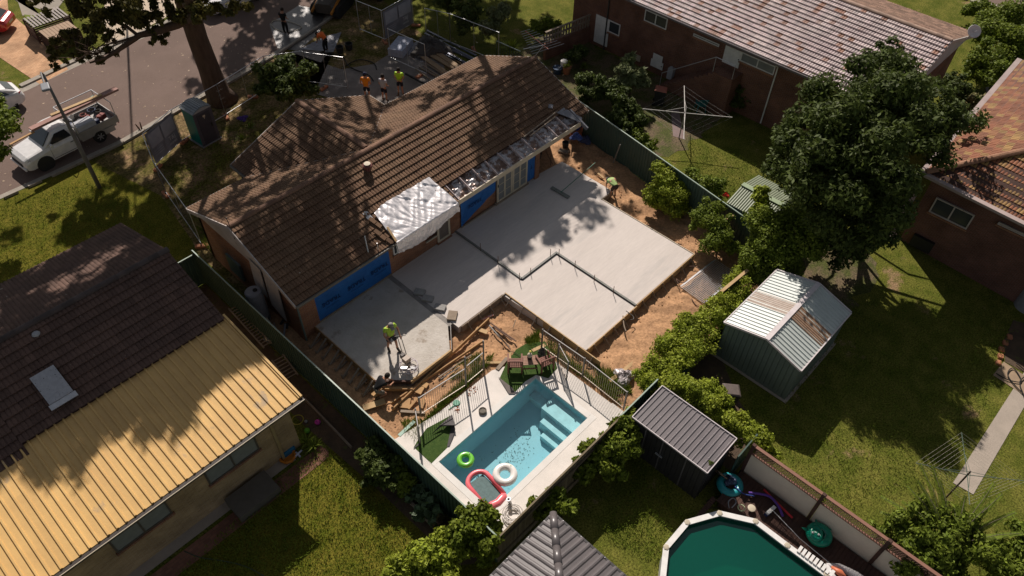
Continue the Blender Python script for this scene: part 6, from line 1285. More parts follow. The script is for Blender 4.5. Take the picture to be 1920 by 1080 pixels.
# clothes hoists
hp = G(1273,259,0); t = thing('clothes_hoist', 'old rotary clothes hoist with white arms and wires behind the red brick house', 'clothes hoist', hp, worldparts=True)
topz = 1.82; ctr = G(1284,212,1.75); arms = [G(1205,204,topz), G(1373,220,topz), G(1283,161,topz), G(1282,261,topz)]
mb = MB(); mb.tube([hp, Vector((ctr.x,ctr.y,1.3)), ctr+Vector((0,0,.4))], [.035,.03,.02], 8); mb.build('post', mat('grey hoist post', (0.3,0.28,0.26), .6), t)
am = mat('white hoist arm', (0.55,0.52,0.48), .5)
for a in arms: mb = MB(); mb.tube([ctr, a], .022, 6); mb.tube([ctr+Vector((0,0,.38)), ctr+(a-ctr)*.5], .01, 5); mb.build('arm', am, t)
mb = MB(); order = [arms[0], arms[2], arms[1], arms[3]]
for k in (1.0,.82,.64,.46):
    for i in range(4): A = ctr+(order[i]-ctr)*k; B = ctr+(order[(i+1)%4]-ctr)*k; mb.tube([A, (A+B)/2+Vector((0,0,-.03)), B], .003, 4)
mb.build('wires', am, t)
hp = G(1797,913,0); t = thing('clothes_hoist', 'green rotary clothes line standing over the end of the concrete path', 'clothes line', hp, worldparts=True)
ctr = G(1820,884,2.0); hz = 1.95; tips = [G(1803,811,hz+.1), G(1818,946,hz), G(1717,868,hz), G(1925,902,hz)]; gm = mat('green pole paint', (0.10,0.14,0.11), .5)
mb = MB(); mb.tube([Vector((ctr.x,ctr.y,0)), ctr], .03, 8); mb.build('post', mat('dark hoist post', (0.07,0.05,0.045), .6), t)
for a in tips: mb = MB(); mb.tube([ctr+Vector((0,0,-.25)), a], .015, 6); mb.tube([ctr+Vector((0,0,-.02)), ctr+(a-ctr)*.45+Vector((0,0,-.1))], .009, 5); mb.build('arm', gm, t)
mb = MB(); order = [tips[0], tips[2], tips[1], tips[3]]
for k in (1.0,.9,.8,.7,.6,.5,.4):
    for i in range(4): c_ = ctr+Vector((0,0,-.2)); mb.tube([c_+(order[i]-c_)*k, c_+(order[(i+1)%4]-c_)*k], .003, 4)
mb.build('wires', mat('pale line', (0.5,0.46,0.36), .6), t)
# television aerial on the main roof's far end
t = thing('tv_aerial', 'large red and silver television aerial above the far end of the brown tiled roof', 'aerial', (27.2,23.5,4.4), worldparts=True)
za = 6.2; A = G(985,58,za); B = G(1028,92,za); mb = MB(); mb.tube([A, B], .02, 6); mb.build('boom', mat('red boom', (0.40,0.12,0.08), .5), t)
mb = MB(); d = (B-A).normalized(); s = Vector((-d.y,d.x,0)); 
for k in range(11): q = A+(B-A)*(k/10); L = .3+.065*k; up = Vector((0,0,.02)); mb.tube([q-s*L+up, q+s*L+up], .008, 4)
mb.build('elements', steel, t); mb = MB(); m_ = A+(B-A)*.8; mb.tube([m_, Vector((26.75,23.5,4.5))], .018, 6); mb.tube([m_+Vector((.1,0,0)), m_+s*-1.2+Vector((0,0,.15))], .015, 5); mb.build('mast', steel, t)
# bins, chair, pots
def wheelie(px, py, label, body, lid, rz=0, s=1.0):
    p = G(px,py,0); t = thing('wheelie_bin', label, 'bin', p, rz); mb = MB(); mb.add([(-.24*s,-.26*s,.02),(.24*s,-.26*s,.02),(.24*s,.26*s,.02),(-.24*s,.26*s,.02),(-.3*s,-.33*s,.98*s),(.3*s,-.33*s,.98*s),(.3*s,.36*s,1.02*s),(-.3*s,.36*s,1.02*s)], [(0,3,2,1),(4,5,6,7),(0,1,5,4),(1,2,6,5),(2,3,7,6),(3,0,4,7)]); mb.build('body', body, t, bevel=.02)
    mb = MB(); mb.add([(-.32*s,-.36*s,.98*s),(.32*s,-.36*s,.98*s),(.32*s,.38*s,1.03*s),(-.32*s,.38*s,1.03*s),(-.25*s,-.28*s,1.05*s),(.25*s,-.28*s,1.05*s),(.25*s,.3*s,1.1*s),(-.25*s,.3*s,1.1*s)], [(0,3,2,1),(4,5,6,7),(0,1,5,4),(1,2,6,5),(2,3,7,6),(3,0,4,7)]); mb.build('lid', lid, t, bevel=.02)
    for s_ in (-1,1): mb = MB(); mb.lathe((s_*.27*s-.02,.3*s,.1), [(.1,0),(.1,.04)], 12, ax=(1,0,0)); mb.build('wheel', blackrub, t)
wheelie(1235,195,'wheelie bin with dull red lid in the shade of the red brick house', blackpl, mat('dull red lid', (0.36,0.13,0.09), .5), .5)
wheelie(1362,757,'black bin with brown lid standing in the bed behind the hedge', blackpl, mat('dusty brown lid', (0.13,0.10,0.09), .6, (0.1,0.08,0.07), 5), .7, .95)
t = thing('garden_chair', 'teal plastic garden chair in the shade under the hoist arm', 'chair', G(1312,207,0), rz=2.4); tc_ = mat('teal chair plastic', (0.02,0.16,0.16), .5)
mb = MB(); mb.box((-.25,-.25,.4),(.25,.25,.44)); mb.build('seat', tc_, t, bevel=.02); mb = MB()
for i in range(6): a_ = (i-2.5)*.085; mb.beam((a_*1.0,.24,.44),(a_*1.15,.36,.9),.055,.02)
mb.beam((-.28,.36,.9),(.28,.36,.9),.04,.05); mb.build('backrest', tc_, t)
for sx in (-1,1):
    for sy in (-1,1): mb = MB(); mb.beam((sx*.22,sy*.22,.4),(sx*.27,sy*.27,0),.045,.045); mb.build('leg', tc_, t)
    mb = MB(); mb.tube([(sx*.27,-.22,.4),(sx*.29,-.2,.63),(sx*.28,.28,.66)], .02, 6); mb.build('armrest', tc_, t)
def pot(px, py, r, h, m, label, name='plant_pot', cat='pot', pl=None):
    t = thing(name, label, cat, G(px,py,0)); mb = MB(); mb.lathe((0,0,0), [(r*.7,0),(r,h),(r*1.06,h),(r*.9,h-.02),(0,h-.04)], 18); mb.build('pot', m, t)
    if pl: V, T, _ = leaves([((0,0,h+r*.5),(r,r,r*.7))], 120, .07); leaf_obj('foliage', V, T, pl, t)
    return t
pot(1062,138,.28,.5, orangebrick, 'white and terracotta pot with bright plant beside the green fence', pl=leaf_lime)
pot(1045,137,.3,.4, mat('blue pot glaze', (0.03,0.06,0.12), .3), 'dark blue pot beside the house corner'); pot(1215,128,.16,.25, offwhite, 'small white pot against the red brick wall')
mb = MB(); mb.lathe(G(1057,122,.5), [(.2,0),(.22,.3),(.1,.36),(0,.36)], 14); tag(mb.build('white_drum', white), 'white drum standing among the shaded plants', 'drum')
rag('toy_pile', 620,862,.03,.33, mat('orange plastic', (0.52,0.17,0.02), .5), 'x','toy',2,.2) if False else None
mb = MB(); p = G(540,858,0); mb.lathe(p, [(.3,0),(.34,.12),(.28,.16),(.2,.06),(0,.05)], 8); tag(mb.build('sand_tray', mat('orange toy plastic', (0.55,0.18,0.015), .5)), 'orange plastic toy tray on the brick path corner', 'toy', 'toys on the left brick path')
mb = MB(); p = G(538,848,0); mb.box((p.x-.3,p.y-.2,.02),(p.x+.3,p.y+.25,.3)); tag(mb.build('toy_box', mat('blue toy plastic', (0.02,0.13,0.24), .5), bevel=.05), 'blue plastic toy box behind the orange tray', 'toy', 'toys on the left brick path')
mb = MB(); p = G(560,855,0); mb.tube([p+Vector((-.2,0,.1)), p+Vector((.2,.05,.12))], .04, 6); mb.tube([p+Vector((0,.15,.1)), p+Vector((0,-.15,.12))], .035, 6); tag(mb.build('toy_plane', mat('pale toy plastic', (0.5,0.5,0.6), .5)), 'small pale and mint toy beside the orange tray', 'toy', 'toys on the left brick path')
for (px, py, r, col, lab) in ((596,793,.12,(0.55,0.05,0.35),'small magenta toy on the shaded grass'),(576,809,.12,(0.12,0.35,0.03),'small lime toy by the tan house corner'),(574,791,.07,(0.35,0.35,0.35),'small grey ball by the tan house corner')):
    mb = MB(); mb.lathe(G(px,py,0.02), [(r*.8,0),(r,r*.7),(r*.6,r*1.1),(0,r*.8)], 9); tag(mb.build('toy_bucket', mat(lab[:12], col, .5)), lab, 'toy', 'toys on the left lawn')
mb = MB(); torus(mb, G(558,787,.25), .22, .02, 20, 6); tag(mb.build('toy_hoop', mat('dull yellow hoop', (0.3,0.25,0.03), .6)), 'thin yellow hoop leaning by the tan house corner', 'hoop')
mb = MB(); p = G(400,935,.0); mb.box((2.3,14.75,.05),(3.95,15.75,.42)); tag(mb.build('air_unit', mat('grey lid', (0.12,0.105,0.085), .7)), 'low grey box against the tan brick wall', 'box')
mb = MB(); p = G(293,1012,.2); mb.lathe(p, [(.28,0),(.3,.06),(.15,.2),(0,.22)], 16); tag(mb.build('kettle_lid', blackrub), 'black domed lid by the tan brick wall', 'lid')
hose('garden_hose', [(345,1033),(375,1045),(420,1052),(460,1062),(495,1080)], .018, mat('dark green hose', (0.05,0.07,0.05), .5), 'long garden hose curving over the left lawn', 'hose', z=.03)
# rain tank between the green fence and the brick wall
t = thing('rain_tank', 'tall grey round rain tank squeezed between green fence and brick wall', 'tank', G(493,600,0)); mb = MB(); mb.lathe((0,0,0), [(.36,0)]+[(.36+(.012 if i%2 else 0), .1+i*.13) for i in range(13)]+[(.35,1.85),(.3,1.9),(0,1.92)], 28); mb.build('body', greyplastic, t); mb = MB(); mb.lathe((.08,-.05,1.9), [(.1,0),(.1,.04),(0,.05)], 12); mb.build('inlet', blackrub, t)
r_ = random.Random(31)
for i in range(14):
    p = G(515+r_.uniform(-14,22), 622+r_.uniform(-20,26), .05); mb = MB(); an = r_.uniform(0,3); L = r_.uniform(.15,.5); mb.beam(p, p+Vector((math.cos(an)*L, math.sin(an)*L, r_.uniform(.05,.5))), r_.uniform(.04,.2), .04); tag(mb.build('scrap_piece', [offwhite, blackpl, greyplastic, darksteel][i%4]), '%s %s in the scrap heap beside the rain tank' % (['short','long','standing','buried'][i//4], ['pale offcut','black plastic strip','grey plastic strip','dark metal bar'][i%4]), 'scrap', 'scrap heap beside the rain tank')
mb = MB(); mb.box((8.2,22.6,.0),(8.75,22.75,1.0)); tag(mb.build('brick_step', MATS['house brick']), 'low brick wall stub between green fence and house', 'wall')
mb = MB(); mb.box((8.62,24.2,.6),(8.72,25.3,1.6)); tag(mb.build('meter_cabinet', mat('grey green cabinet', (0.12,0.15,0.14), .5)), 'grey green meter cabinet on the left brick wall', 'cabinet')
def ladder(a, b, w, label, m):
    A = Vector(a); B = Vector(b); d = (B-A).normalized(); s = Vector((-d.y,d.x,0))*w/2; t = thing('timber_rack', label, 'rack', (A+B)/2, worldparts=True, group='slatted racks left of the green fence'); mb = MB(); mb.beam(A+s, B+s, .06,.05); mb.beam(A-s, B-s, .06,.05); n = int((B-A).length/.18)
    for i in range(n): p = A+(B-A)*(i+.5)/n; mb.beam(p-s, p+s, .04,.03)
    mb.build('frame', m, t)
ladder(G(436,575,.4), G(502,648,.4), .35, 'slatted timber rack beside the green fence, upper one', oldtimber); ladder(G(520,670,.3), G(548,708,.3), .5, 'slatted timber rack beside the green fence, lower one', oldtimber)
# power trowel, bull float
p = G(767,690,.5); t = thing('power_trowel', 'round walk-behind power trowel with white guard rings on the wet slab', 'power trowel', p, worldparts=True)
mb = MB(); torus(mb, p+Vector((0,0,.1)), .38, .018, 36, 8); torus(mb, p+Vector((0,0,.24)), .36, .014, 36, 8)
for k in range(10): a = 2*PI*k/10; mb.tube([p+Vector((.38*math.cos(a),.38*math.sin(a),.1)), p+Vector((.36*math.cos(a),.36*math.sin(a),.24))], .012, 5); 
for k in range(5): a = 2*PI*k/5; mb.tube([p+Vector((.36*math.cos(a),.36*math.sin(a),.24)), p+Vector((.1*math.cos(a),.1*math.sin(a),.3))], .014, 5)
mb.build('guard', mat('pale guard', (0.62,0.56,0.58), .4), t)
for k in range(4): a = PI/4+PI/2*k; mb = MB(); mb.obox(p+Vector((.2*math.cos(a),.2*math.sin(a),.03)), ((math.cos(a),math.sin(a),0),(-math.sin(a),math.cos(a),.15),(0,-.15,1)), (.14,.06,.004)); mb.build('blade', steel, t)
mb = MB(); mb.lathe(p, [(.1,.2),(.12,.3),(.1,.36)], 12); mb.box((p.x-.14,p.y-.02,.5+.34),(p.x+.14,p.y+.24,.5+.58)); mb.build('engine', mat('tan engine', (0.42,0.34,0.27), .5), t, bevel=.02); mb = MB(); mb.box((p.x-.1,p.y+.24,.9),(p.x+.1,p.y+.4,1.12)); mb.build('fuel_tank', mat('dark engine', (0.07,0.055,0.045), .5), t, bevel=.02)
h0 = p+Vector((-.0,.1,.35)); h1 = G(748,630,1.45); sd = Vector((.7,-.5,0)).normalized()*.07; mb = MB(); mb.tube([h0+sd, h1+sd], .016, 6); mb.tube([h0-sd, h1-sd], .016, 6); mb.tube([h1-sd*4, h1+sd*4], .018, 6); mb.build('handle', darksteel, t)
t = thing('bull_float', 'green handled bull float lying across the shaded slab', 'bull float', G(1050,360,.55), worldparts=True); mb = MB(); mb.beam(G(1034,351,.56), G(1067,370,.56), .2,.03); mb.build('blade', mat('float grey', (0.17,0.18,0.16), .6), t); mb = MB(); mb.tube([G(1052,360,.62), G(1116,305,.95)], .018, 6); mb.build('pole', mat('green pole', (0.0,0.16,0.09), .5), t)
mb = MB(); mb.tube([G(1150,305,.1), G(1163,271,1.7)], .035, 6); tag(mb.build('leaning_pipe', mat('grey pipe', (0.22,0.2,0.18), .6)), 'grey pipe leaning on the dark green fence above the bending worker', 'pipe')
# clutter in the far corner of the site
for i, (px, py, z, sx, sy, m, lab) in enumerate(((1079,262,.5,.4,.32,orangebrick,'orange wheelbarrow tray heaped with blue rags in the far site corner'),)):
    t = thing('wheelbarrow', lab, 'wheelbarrow', G(px,py,0), rz=.6); mb = MB(); mb.add([(-.3,-.2,.4),(.3,-.2,.4),(.3,.2,.4),(-.3,.2,.4),(-.5,-.34,.68),(.5,-.34,.72),(.5,.34,.72),(-.5,.34,.68)], [(0,3,2,1),(0,1,5,4),(1,2,6,5),(2,3,7,6),(3,0,4,7)]); mb.build('tray', orangebrick, t)
    mb = MB(); mb.lathe((.62,-.04,.2), [(.2,0),(.2,.08)], 14, ax=(0,1,0)); mb.build('wheel', tyre, t); mb = MB(); mb.tube([(.62,.1,.2),(-.4,.25,.4),(-1.0,.28,.6)], .02, 6); mb.tube([(.62,-.1,.2),(-.4,-.25,.4),(-1.0,-.28,.6)], .02, 6); mb.tube([(-.35,.22,.4),(-.4,.22,0)], .02, 5); mb.tube([(-.35,-.22,.4),(-.4,-.22,0)], .02, 5); mb.build('frame', darksteel, t)
rag('rag_heap', 1080,258,.75,.3, mat('blue rag', (0.03,0.06,0.28), .7, (0.10,0.14,0.3), 6), 'heap of blue rags in the wheelbarrow', 'rags', 6, .25); rag('rag_heap', 1098,265,.1,.3, mat('dull blue rag', (0.06,0.07,0.14), .8), 'dull blue heap beside the wheelbarrow', 'rags', 7, .3)
rag('rag_heap', 1082,238,.9,.28, mat('navy rag', (0.01,0.025,0.12), .7), 'navy blue bundle under the end of the exposed rafters', 'rags', 9, .4)
mb = MB(); p = G(1060,275,.1); mb.lathe(p, [(.16,0),(.2,.3),(.17,.32),(.15,.2),(0,.18)], 14); tag(mb.build('bucket', blackpl), 'black bucket in the far site corner', 'bucket', 'buckets in the far site corner'); mb = MB(); p = G(1009,296,.5); mb.lathe(p, [(.16,0),(.2,.3),(.17,.32),(.15,.2),(0,.18)], 14); tag(mb.build('bucket', blackpl), 'black bucket beside the last post of the rear wall', 'bucket', 'buckets in the far site corner')
plank((1048,282),(1066,287), 'grey tray of offcuts in the far site corner', .3, .12, oldtimber, .15); plank((1121,325),(1132,334), 'pale offcut lying by the bending worker', .12,.05, timber, .2)
for i, (a, b) in enumerate((((1023,283),(1036,308)),((1032,292),(1032,310)))): plank(a, b, ['long','short'][i]+' steel bar leaning at the shaded slab end', .03,.03, rust, .5, 1.2, name='steel_bar', cat='bar', group='bars leaning at the slab end')
# front of the site: foam sheets, steel and timber stacks, sand heap, tarps
t = thing('foam_stack', 'stack of white foam sheets below the second banner', 'foam sheets', G(752,95,0), rz=.45)
for k in range(5): mb = MB(); mb.box((-.85,-.5,.02+k*.1),(.85,.5,.11+k*.1)); mb.build('sheet', mat('white foam', (0.42,0.45,0.55), .7), t)
rag('sand_heap', 808,93,.02,1.2, mat('wet sand heap', (0.09,0.08,0.075), .9, (0.06,0.055,0.05), 3, bump=1), 'dark heap of wet sand by the foam sheets', 'sand heap', 11, .5)
tag(crumple('plastic_sheet', [tuple(G(748,92,.04)),tuple(G(792,118,.04)),tuple(G(836,86,.04)),tuple(G(800,70,.04))], 50, 20, .03, mat('clear sheeting', (0.40,0.39,0.41), .25, (0.2,0.19,0.2), 6, spec=.8, metal=.3), None, 9, 6), 'crumpled shiny plastic sheet under the wet sand heap', 'plastic sheet')
def stackbars(pts, n, w, label, m, name, cat, group, dz=.05):
    for i in range(n):
        a, b = pts; o = G(0,0,0)*0; k = i; mb = MB(); A = G(a[0]+k*w[0], a[1]+k*w[1], .1+dz*(i%2)); B = G(b[0]+k*w[0]+(i%3)*3, b[1]+k*w[1]+(i%2)*3, .1+dz*(i%2)); mb.beam(A, B, w[2], .07); tag(mb.build(name, m), label[i], cat, group)
names_ = ['uppermost','second','third','fourth','fifth','sixth','lowest']
stackbars(((800,57),(893,104)), 5, (-3.2,5.5,.13), ['%s steel channel in the stack behind the roof' % names_[i] for i in range(4)]+['lowest steel channel in the stack behind the roof'], mat('blue grey steel', (0.20,0.21,0.26), .4, metal=.4), 'steel_channel', 'steel', 'steel channels stacked behind the roof')
stackbars(((822,88),(868,118)), 4, (-11,5,.34), ['%s wide timber board in the stack behind the roof' % names_[i] for i in range(3)]+['lowest wide timber board in the stack behind the roof'], mat('stacked brown board', (0.30,0.21,0.13), .85), 'timber_board', 'timber', 'timber boards stacked behind the roof')  # one even brown for all the stacked boards
stackbars(((800,120),(835,142)), 4, (-7,3,.07), ['%s pale batten in the small stack by the vested worker' % names_[i] for i in range(3)]+['lowest pale batten in the small stack by the vested worker'], oldtimber, 'timber_batten', 'timber', 'battens beside the vested worker')
mb = MB(); mb.beam(G(760,138,.2), G(798,158,.2), .08,.12); tag(mb.build('dark_beam', blackpl), 'black beam lying behind the vested worker', 'beam')
hose('concrete_hose', [(700,152),(690,140),(655,125),(640,105),(600,98)], .035, blackrub, 'thick black hose lying over the site driveway', 'hose', z=.08); hose('concrete_hose', [(640,128),(672,112),(700,118),(706,130)], .03, blackrub, 'black hose loop on the site driveway', 'hose', z=.06); hose('lamp_cable', [(508,45),(515,38),(540,40),(565,50),(550,58),(520,56),(508,45)], .02, offwhite, 'pale hose ring on the road around the black clad worker', 'hose', z=.05)
for (px, py, lab) in ((638,98,'left'),(655,92,'right')): mb = MB(); mb.lathe(G(px,py,.02), [(.2,0),(.26,.4),(.22,.42),(.2,.1),(0,.1)], 14); tag(mb.build('bucket', blackpl), 'black tub on the site driveway, '+lab+' one of two', 'bucket', 'tubs on the site driveway')
tag(crumple('ground_sheet', [tuple(G(562,92,.035)),tuple(G(605,70,.035)),tuple(G(640,60,.035)),tuple(G(625,98,.035))], 40, 16, .02, mat('pale ground sheet', (0.22,0.22,0.25), .5), None, 19, 4), 'pale plastic ground sheet beside the orange shirted worker', 'plastic sheet')
t = thing('small_fence', 'short dark green picket gate in front of the yucca', 'gate', G(955,105,0), worldparts=True); A = G(931,104,0); B = G(975,124,0); mb = MB()
for i in range(12): p = A+(B-A)*(i/11); mb.beam(p, p+Vector((0,0,1.0)), .04,.02)
mb.build('pickets', greenfence, t); mb = MB(); mb.beam(A+Vector((0,0,1.02)), B+Vector((0,0,1.02)), .06,.04); mb.build('rail', greencap, t)
# stump stakes by the road, flower, red thing
for i, (a, b) in enumerate((((262,243),(254,233)),((266,242),(262,229)))): mb = MB(); mb.tube([G(*a,0), G(*b,.45)], [.05,.03], 6); tag(mb.build('stump_stake', MATS['bark']), ['left','right'][i]+' broken stump stake on the verge by the kerb', 'stake', 'stump stakes by the kerb')
rag('red_cloth', 1361,366,.6,.16, mat('red cloth', (0.7,0.05,0.03), .7), 'small bright red cloth beside the small green shed', 'cloth', 13, .12); rag('purple_cloth', 455,222,.02,.28, mat('purple cloth', (0.07,0.03,0.2), .8), 'dark purple cloth on the shaded verge', 'cloth', 14, .08)
plank((1362,412),(1375,404), 'pale timber end poking over the green fence', .08,.05, timber, 1.9)
for i, (px, py) in enumerate(((1878,655),(1876,668),(1872,680),(1885,643),(1893,632))): mb = MB(); p = G(px,py,.05); mb.obox(p, ((.9,.4,0),(-.4,.9,0),(0,0,1)), (.12,.1,.06)); tag(mb.build('edging_brick', orangebrick, bevel=.01), 'loose edging brick by the paving pad, '+['third','second','first','fourth','fifth'][i]+' from the pad', 'brick', 'edging bricks by the paving pad')
hose('black_hose', [(1868,700),(1890,712),(1915,715),(1900,690),(1890,705),(1920,740),(1945,760)], .022, blackrub, 'tangled black hose lying on the paving at the right edge', 'hose', z=.08); hose('black_hose', [(1905,680),(1925,700),(1912,720),(1935,770)], .022, blackrub, 'second black hose loop at the right edge', 'hose', z=.1)
# ================================================================ people
skinm = mat('skin', (0.42,0.22,0.14), .6, (0.38,0.19,0.12), 6); hairm = mat('dark hair', (0.02,0.014,0.01), .8)
def skinned(name, V, E_, Rr, m, parent, root=0, lev=2):
    me = bpy.data.meshes.new(name); me.from_pydata([tuple(v) for v in V], E_, []); o = bpy.data.objects.new(name, me); C.objects.link(o); o.parent = parent
    md = o.modifiers.new('skin', 'SKIN'); md.use_smooth_shade = True
    for i, r in enumerate(Rr): sv = me.skin_vertices[0].data[i]; sv.radius = r if isinstance(r, tuple) else (r, r); sv.use_root = (i == root)
    s = o.modifiers.new('sub', 'SUBSURF'); s.levels = lev; s.render_levels = lev; me.materials.append(m); return o
def person(label, loc, rz, J, shirt, shorts, boots, cap=None, hair=True, pack=None, scale=1.0, group=None, sleeve=.55, legs=.6):
    """J overrides joints; x right, y forward, z up"""
    D = dict(pel=(0,0,.95), sp=(0,0,1.14), ch=(0,.01,1.36), nk=(0,.02,1.51), hd=(0,.05,1.63), cr=(0,.04,1.73), shL=(-.19,0,1.43), shR=(.19,0,1.43), elL=(-.26,.0,1.14), elR=(.26,0,1.14), wrL=(-.27,.12,.9), wrR=(.27,.12,.9),
             hpL=(-.1,0,.9), hpR=(.1,0,.9), knL=(-.12,.03,.5), knR=(.12,.03,.5), anL=(-.13,0,.09), anR=(.13,0,.09), toL=(-.15,.17,.04), toR=(.15,.17,.04))
    D.update(J); D = {k: Vector(v) for k, v in D.items()}
    t = thing('person', label, 'person', loc, rz, group); t.scale = (scale,)*3
    V = []; E_ = []; R_ = []; ix = {}
    def pt(k, p, r, par=None): ix[k] = len(V); V.append(p); R_.append(r); (E_.append((ix[par], ix[k])) if par else None)
    pt('pel', D['pel'], .13); pt('sp', D['sp'], .115, 'pel'); pt('ch', D['ch'], .14, 'sp'); pt('nk', D['nk'], .055, 'ch'); pt('hd', D['hd'], (.085,.095), 'nk'); pt('cr', D['cr'], .075, 'hd')
    fw = (D['hd']-D['nk']).cross(Vector((1,0,0))).normalized(); fw = -fw if fw.y < 0 and abs(fw.y) > .3 else fw; fdir = (D['toL']-D['anL']); fdir.z = 0
    if J.get('face'): fw = Vector(J['face']).normalized()
    side = fw.cross(D['cr']-D['hd']).normalized()
    pt('nose', D['hd']+fw*.115, .014, 'hd'); pt('earA', D['hd']+side*.1, .016, 'hd'); pt('earB', D['hd']-side*.1, .016, 'hd')
    for s in 'LR':
        pt('sh'+s, D['sh'+s], .062, 'ch'); pt('el'+s, D['el'+s], .042, 'sh'+s); pt('wr'+s, D['wr'+s], .028, 'el'+s)
        d = (D['wr'+s]-D['el'+s]).normalized(); palm = D['wr'+s]+d*.07; u = d.cross(Vector((0,0,1))); u = u.normalized() if u.length > .1 else Vector((0,1,0)); w = d.cross(u)
        pt('pm'+s, palm, (.034,.022), 'wr'+s)
        for k in range(4): b = palm+u*(k-1.5)*.018+d*.025; pt('f%s%d' % (s,k), b+d*.02, .0085, 'pm'+s); pt('g%s%d' % (s,k), b+d*(.05-.006*abs(k-1.4))+w*.018, .0075, 'f%s%d' % (s,k))
        pt('th'+s, D['wr'+s]+d*.05-u*.04, .010, 'pm'+s); pt('tj'+s, D['wr'+s]+d*.085-u*.05+w*.012, .009, 'th'+s)
        pt('hp'+s, D['hp'+s], .092, 'pel'); pt('kn'+s, D['kn'+s], .058, 'hp'+s); pt('an'+s, D['an'+s], .04, 'kn'+s); pt('to'+s, D['to'+s], .033, 'an'+s)
    skinned('body', V, E_, R_, skinm, t, 0, 1)
    a = D['pel']+(D['sp']-D['pel'])*.15; Vs = [a, D['sp'], D['ch'], D['ch']+(D['nk']-D['ch'])*.55]; Es = [(0,1),(1,2),(2,3)]; Rs = [(.165,.14),(.155,.135),(.18,.15),.085]
    for s in 'LR': k = len(Vs); Vs += [D['sh'+s], D['sh'+s]+(D['el'+s]-D['sh'+s])*sleeve]; Es += [(2,k),(k,k+1)]; Rs += [.088,.072]
    skinned('shirt', Vs, Es, Rs, shirt, t, 1)
    Vs = [D['pel']+(D['sp']-D['pel'])*.3, D['pel']]; Es = [(0,1)]; Rs = [(.15,.13),(.165,.14)]
    for s in 'LR': k = len(Vs); Vs += [D['hp'+s], D['hp'+s]+(D['kn'+s]-D['hp'+s])*min(1,legs*1.3)]; Es += [(1,k),(k,k+1)]; Rs += [.112,.095]
    if legs >= 1:
        for q, s in enumerate('LR'): k = len(Vs); Vs += [D['kn'+s]+(D['an'+s]-D['kn'+s])*.85]; Es += [(3+q*2,k)]; Rs += [.06]
    skinned('shorts' if legs < 1 else 'trousers', Vs, Es, Rs, shorts, t, 1)
    for s in 'LR': skinned('boot', [D['kn'+s]+(D['an'+s]-D['kn'+s])*.72, D['an'+s], D['to'+s], D['to'+s]+(D['to'+s]-D['an'+s])*.25], [(0,1),(1,2),(2,3)], [.055,.055,.05,.04], boots, t, 1, 1)
    up = (D['cr']-D['hd']).normalized()
    for sg in (1,-1): mb = MB(); mb.lathe(D['hd']+fw*.082+side*.034*sg+up*.02, [(.009,0),(.006,.008),(0,.01)], 6, ax=fw); mb.build('eye', hairm, t)
    if hair or cap:
        mb = MB(); c = D['hd']+up*.03; n = 16; prof = [(.108*math.cos(PI/2*k/6), .03+.115*math.sin(PI/2*k/6)) for k in range(7)]
        if not cap: prof = [(.1,-.05)]+prof
        mb.lathe(c-fw*.012, prof, n, ax=up); mb.build('cap' if cap else 'hair', cap or hairm, t, smooth=True)
        if cap: mb = MB(); mb.obox(c+fw*.14+up*.035, (fw, side, up), (.07,.075,.006)); mb.build('cap_brim', cap, t, bevel=.004); mb = MB(); mb.lathe(c-fw*.012, [(.1,-.06),(.104,.035)], 14, ax=up); mb.build('hair', hairm, t)
    return t
hiv = mat('high visibility yellow', (0.42,0.62,0.06), .7, (0.36,0.55,0.05), 8); hiv2 = mat('pale lime shirt', (0.45,0.60,0.22), .7, (0.38,0.52,0.2), 8); hiy = mat('bright vest yellow', (0.42,0.75,0.02), .6); orng = mat('orange shirt', (0.70,0.22,0.01), .7); hor = mat('high visibility orange', (0.85,0.16,0.02), .6); whs = mat('grey white shirt', (0.42,0.43,0.47), .8); navy = mat('navy shorts', (0.012,0.015,0.028), .8); blk = mat('black cotton', (0.012,0.012,0.014), .85); boot = mat('tan boots', (0.14,0.09,0.05), .8); dboot = mat('dark boots', (0.03,0.025,0.02), .8)
def head_dir(a, b): d = G(*b, 0)-G(*a, 0); return math.atan2(d.y, d.x)-PI/2      # heading so that local +y points from a to b
# trowel operator: leaning back slightly, looking down, hands on the handle
person('person in lime shirt and dark shorts walking behind the power trowel on the slab', G(737,656,.47), head_dir((737,656),(764,688)),
       dict(hd=(0,.13,1.60), cr=(0,.17,1.70), face=(0,.7,-.7), elL=(-.3,.06,1.16), elR=(.3,.06,1.16), wrL=(-.24,.3,1.0), wrR=(.24,.3,1.0), knL=(-.13,.1,.5), anL=(-.14,.12,.09), toL=(-.16,.29,.04), knR=(.13,-.04,.5), anR=(.14,-.14,.1), toR=(.16,.02,.04)), hiv, navy, dboot, cap=mat('grey cap', (0.25,0.23,0.22), .8), scale=1.06)
# kneeling worker in black
person('person in black t-shirt kneeling at the lower left corner of the slab', G(710,742,.1), head_dir((706,740),(745,722)),
       dict(pel=(0,-.05,.5), sp=(0,.08,.66), ch=(0,.25,.82), nk=(0,.38,.92), hd=(0,.48,.99), cr=(0,.54,1.07), face=(0,.8,-.6), shL=(-.19,.27,.88), shR=(.19,.27,.88), elL=(-.22,.42,.66), elR=(.24,.45,.66), wrL=(-.1,.62,.56), wrR=(.1,.64,.56), hpL=(-.11,-.05,.47), hpR=(.11,-.05,.47), knL=(-.15,.34,.34), knR=(.15,.3,.12), anL=(-.15,.26,.08), anR=(.14,-.12,.1), toL=(-.15,.42,.04), toR=(.14,-.2,.03)), blk, mat('faded shorts', (0.20,0.18,0.15), .85), boot)
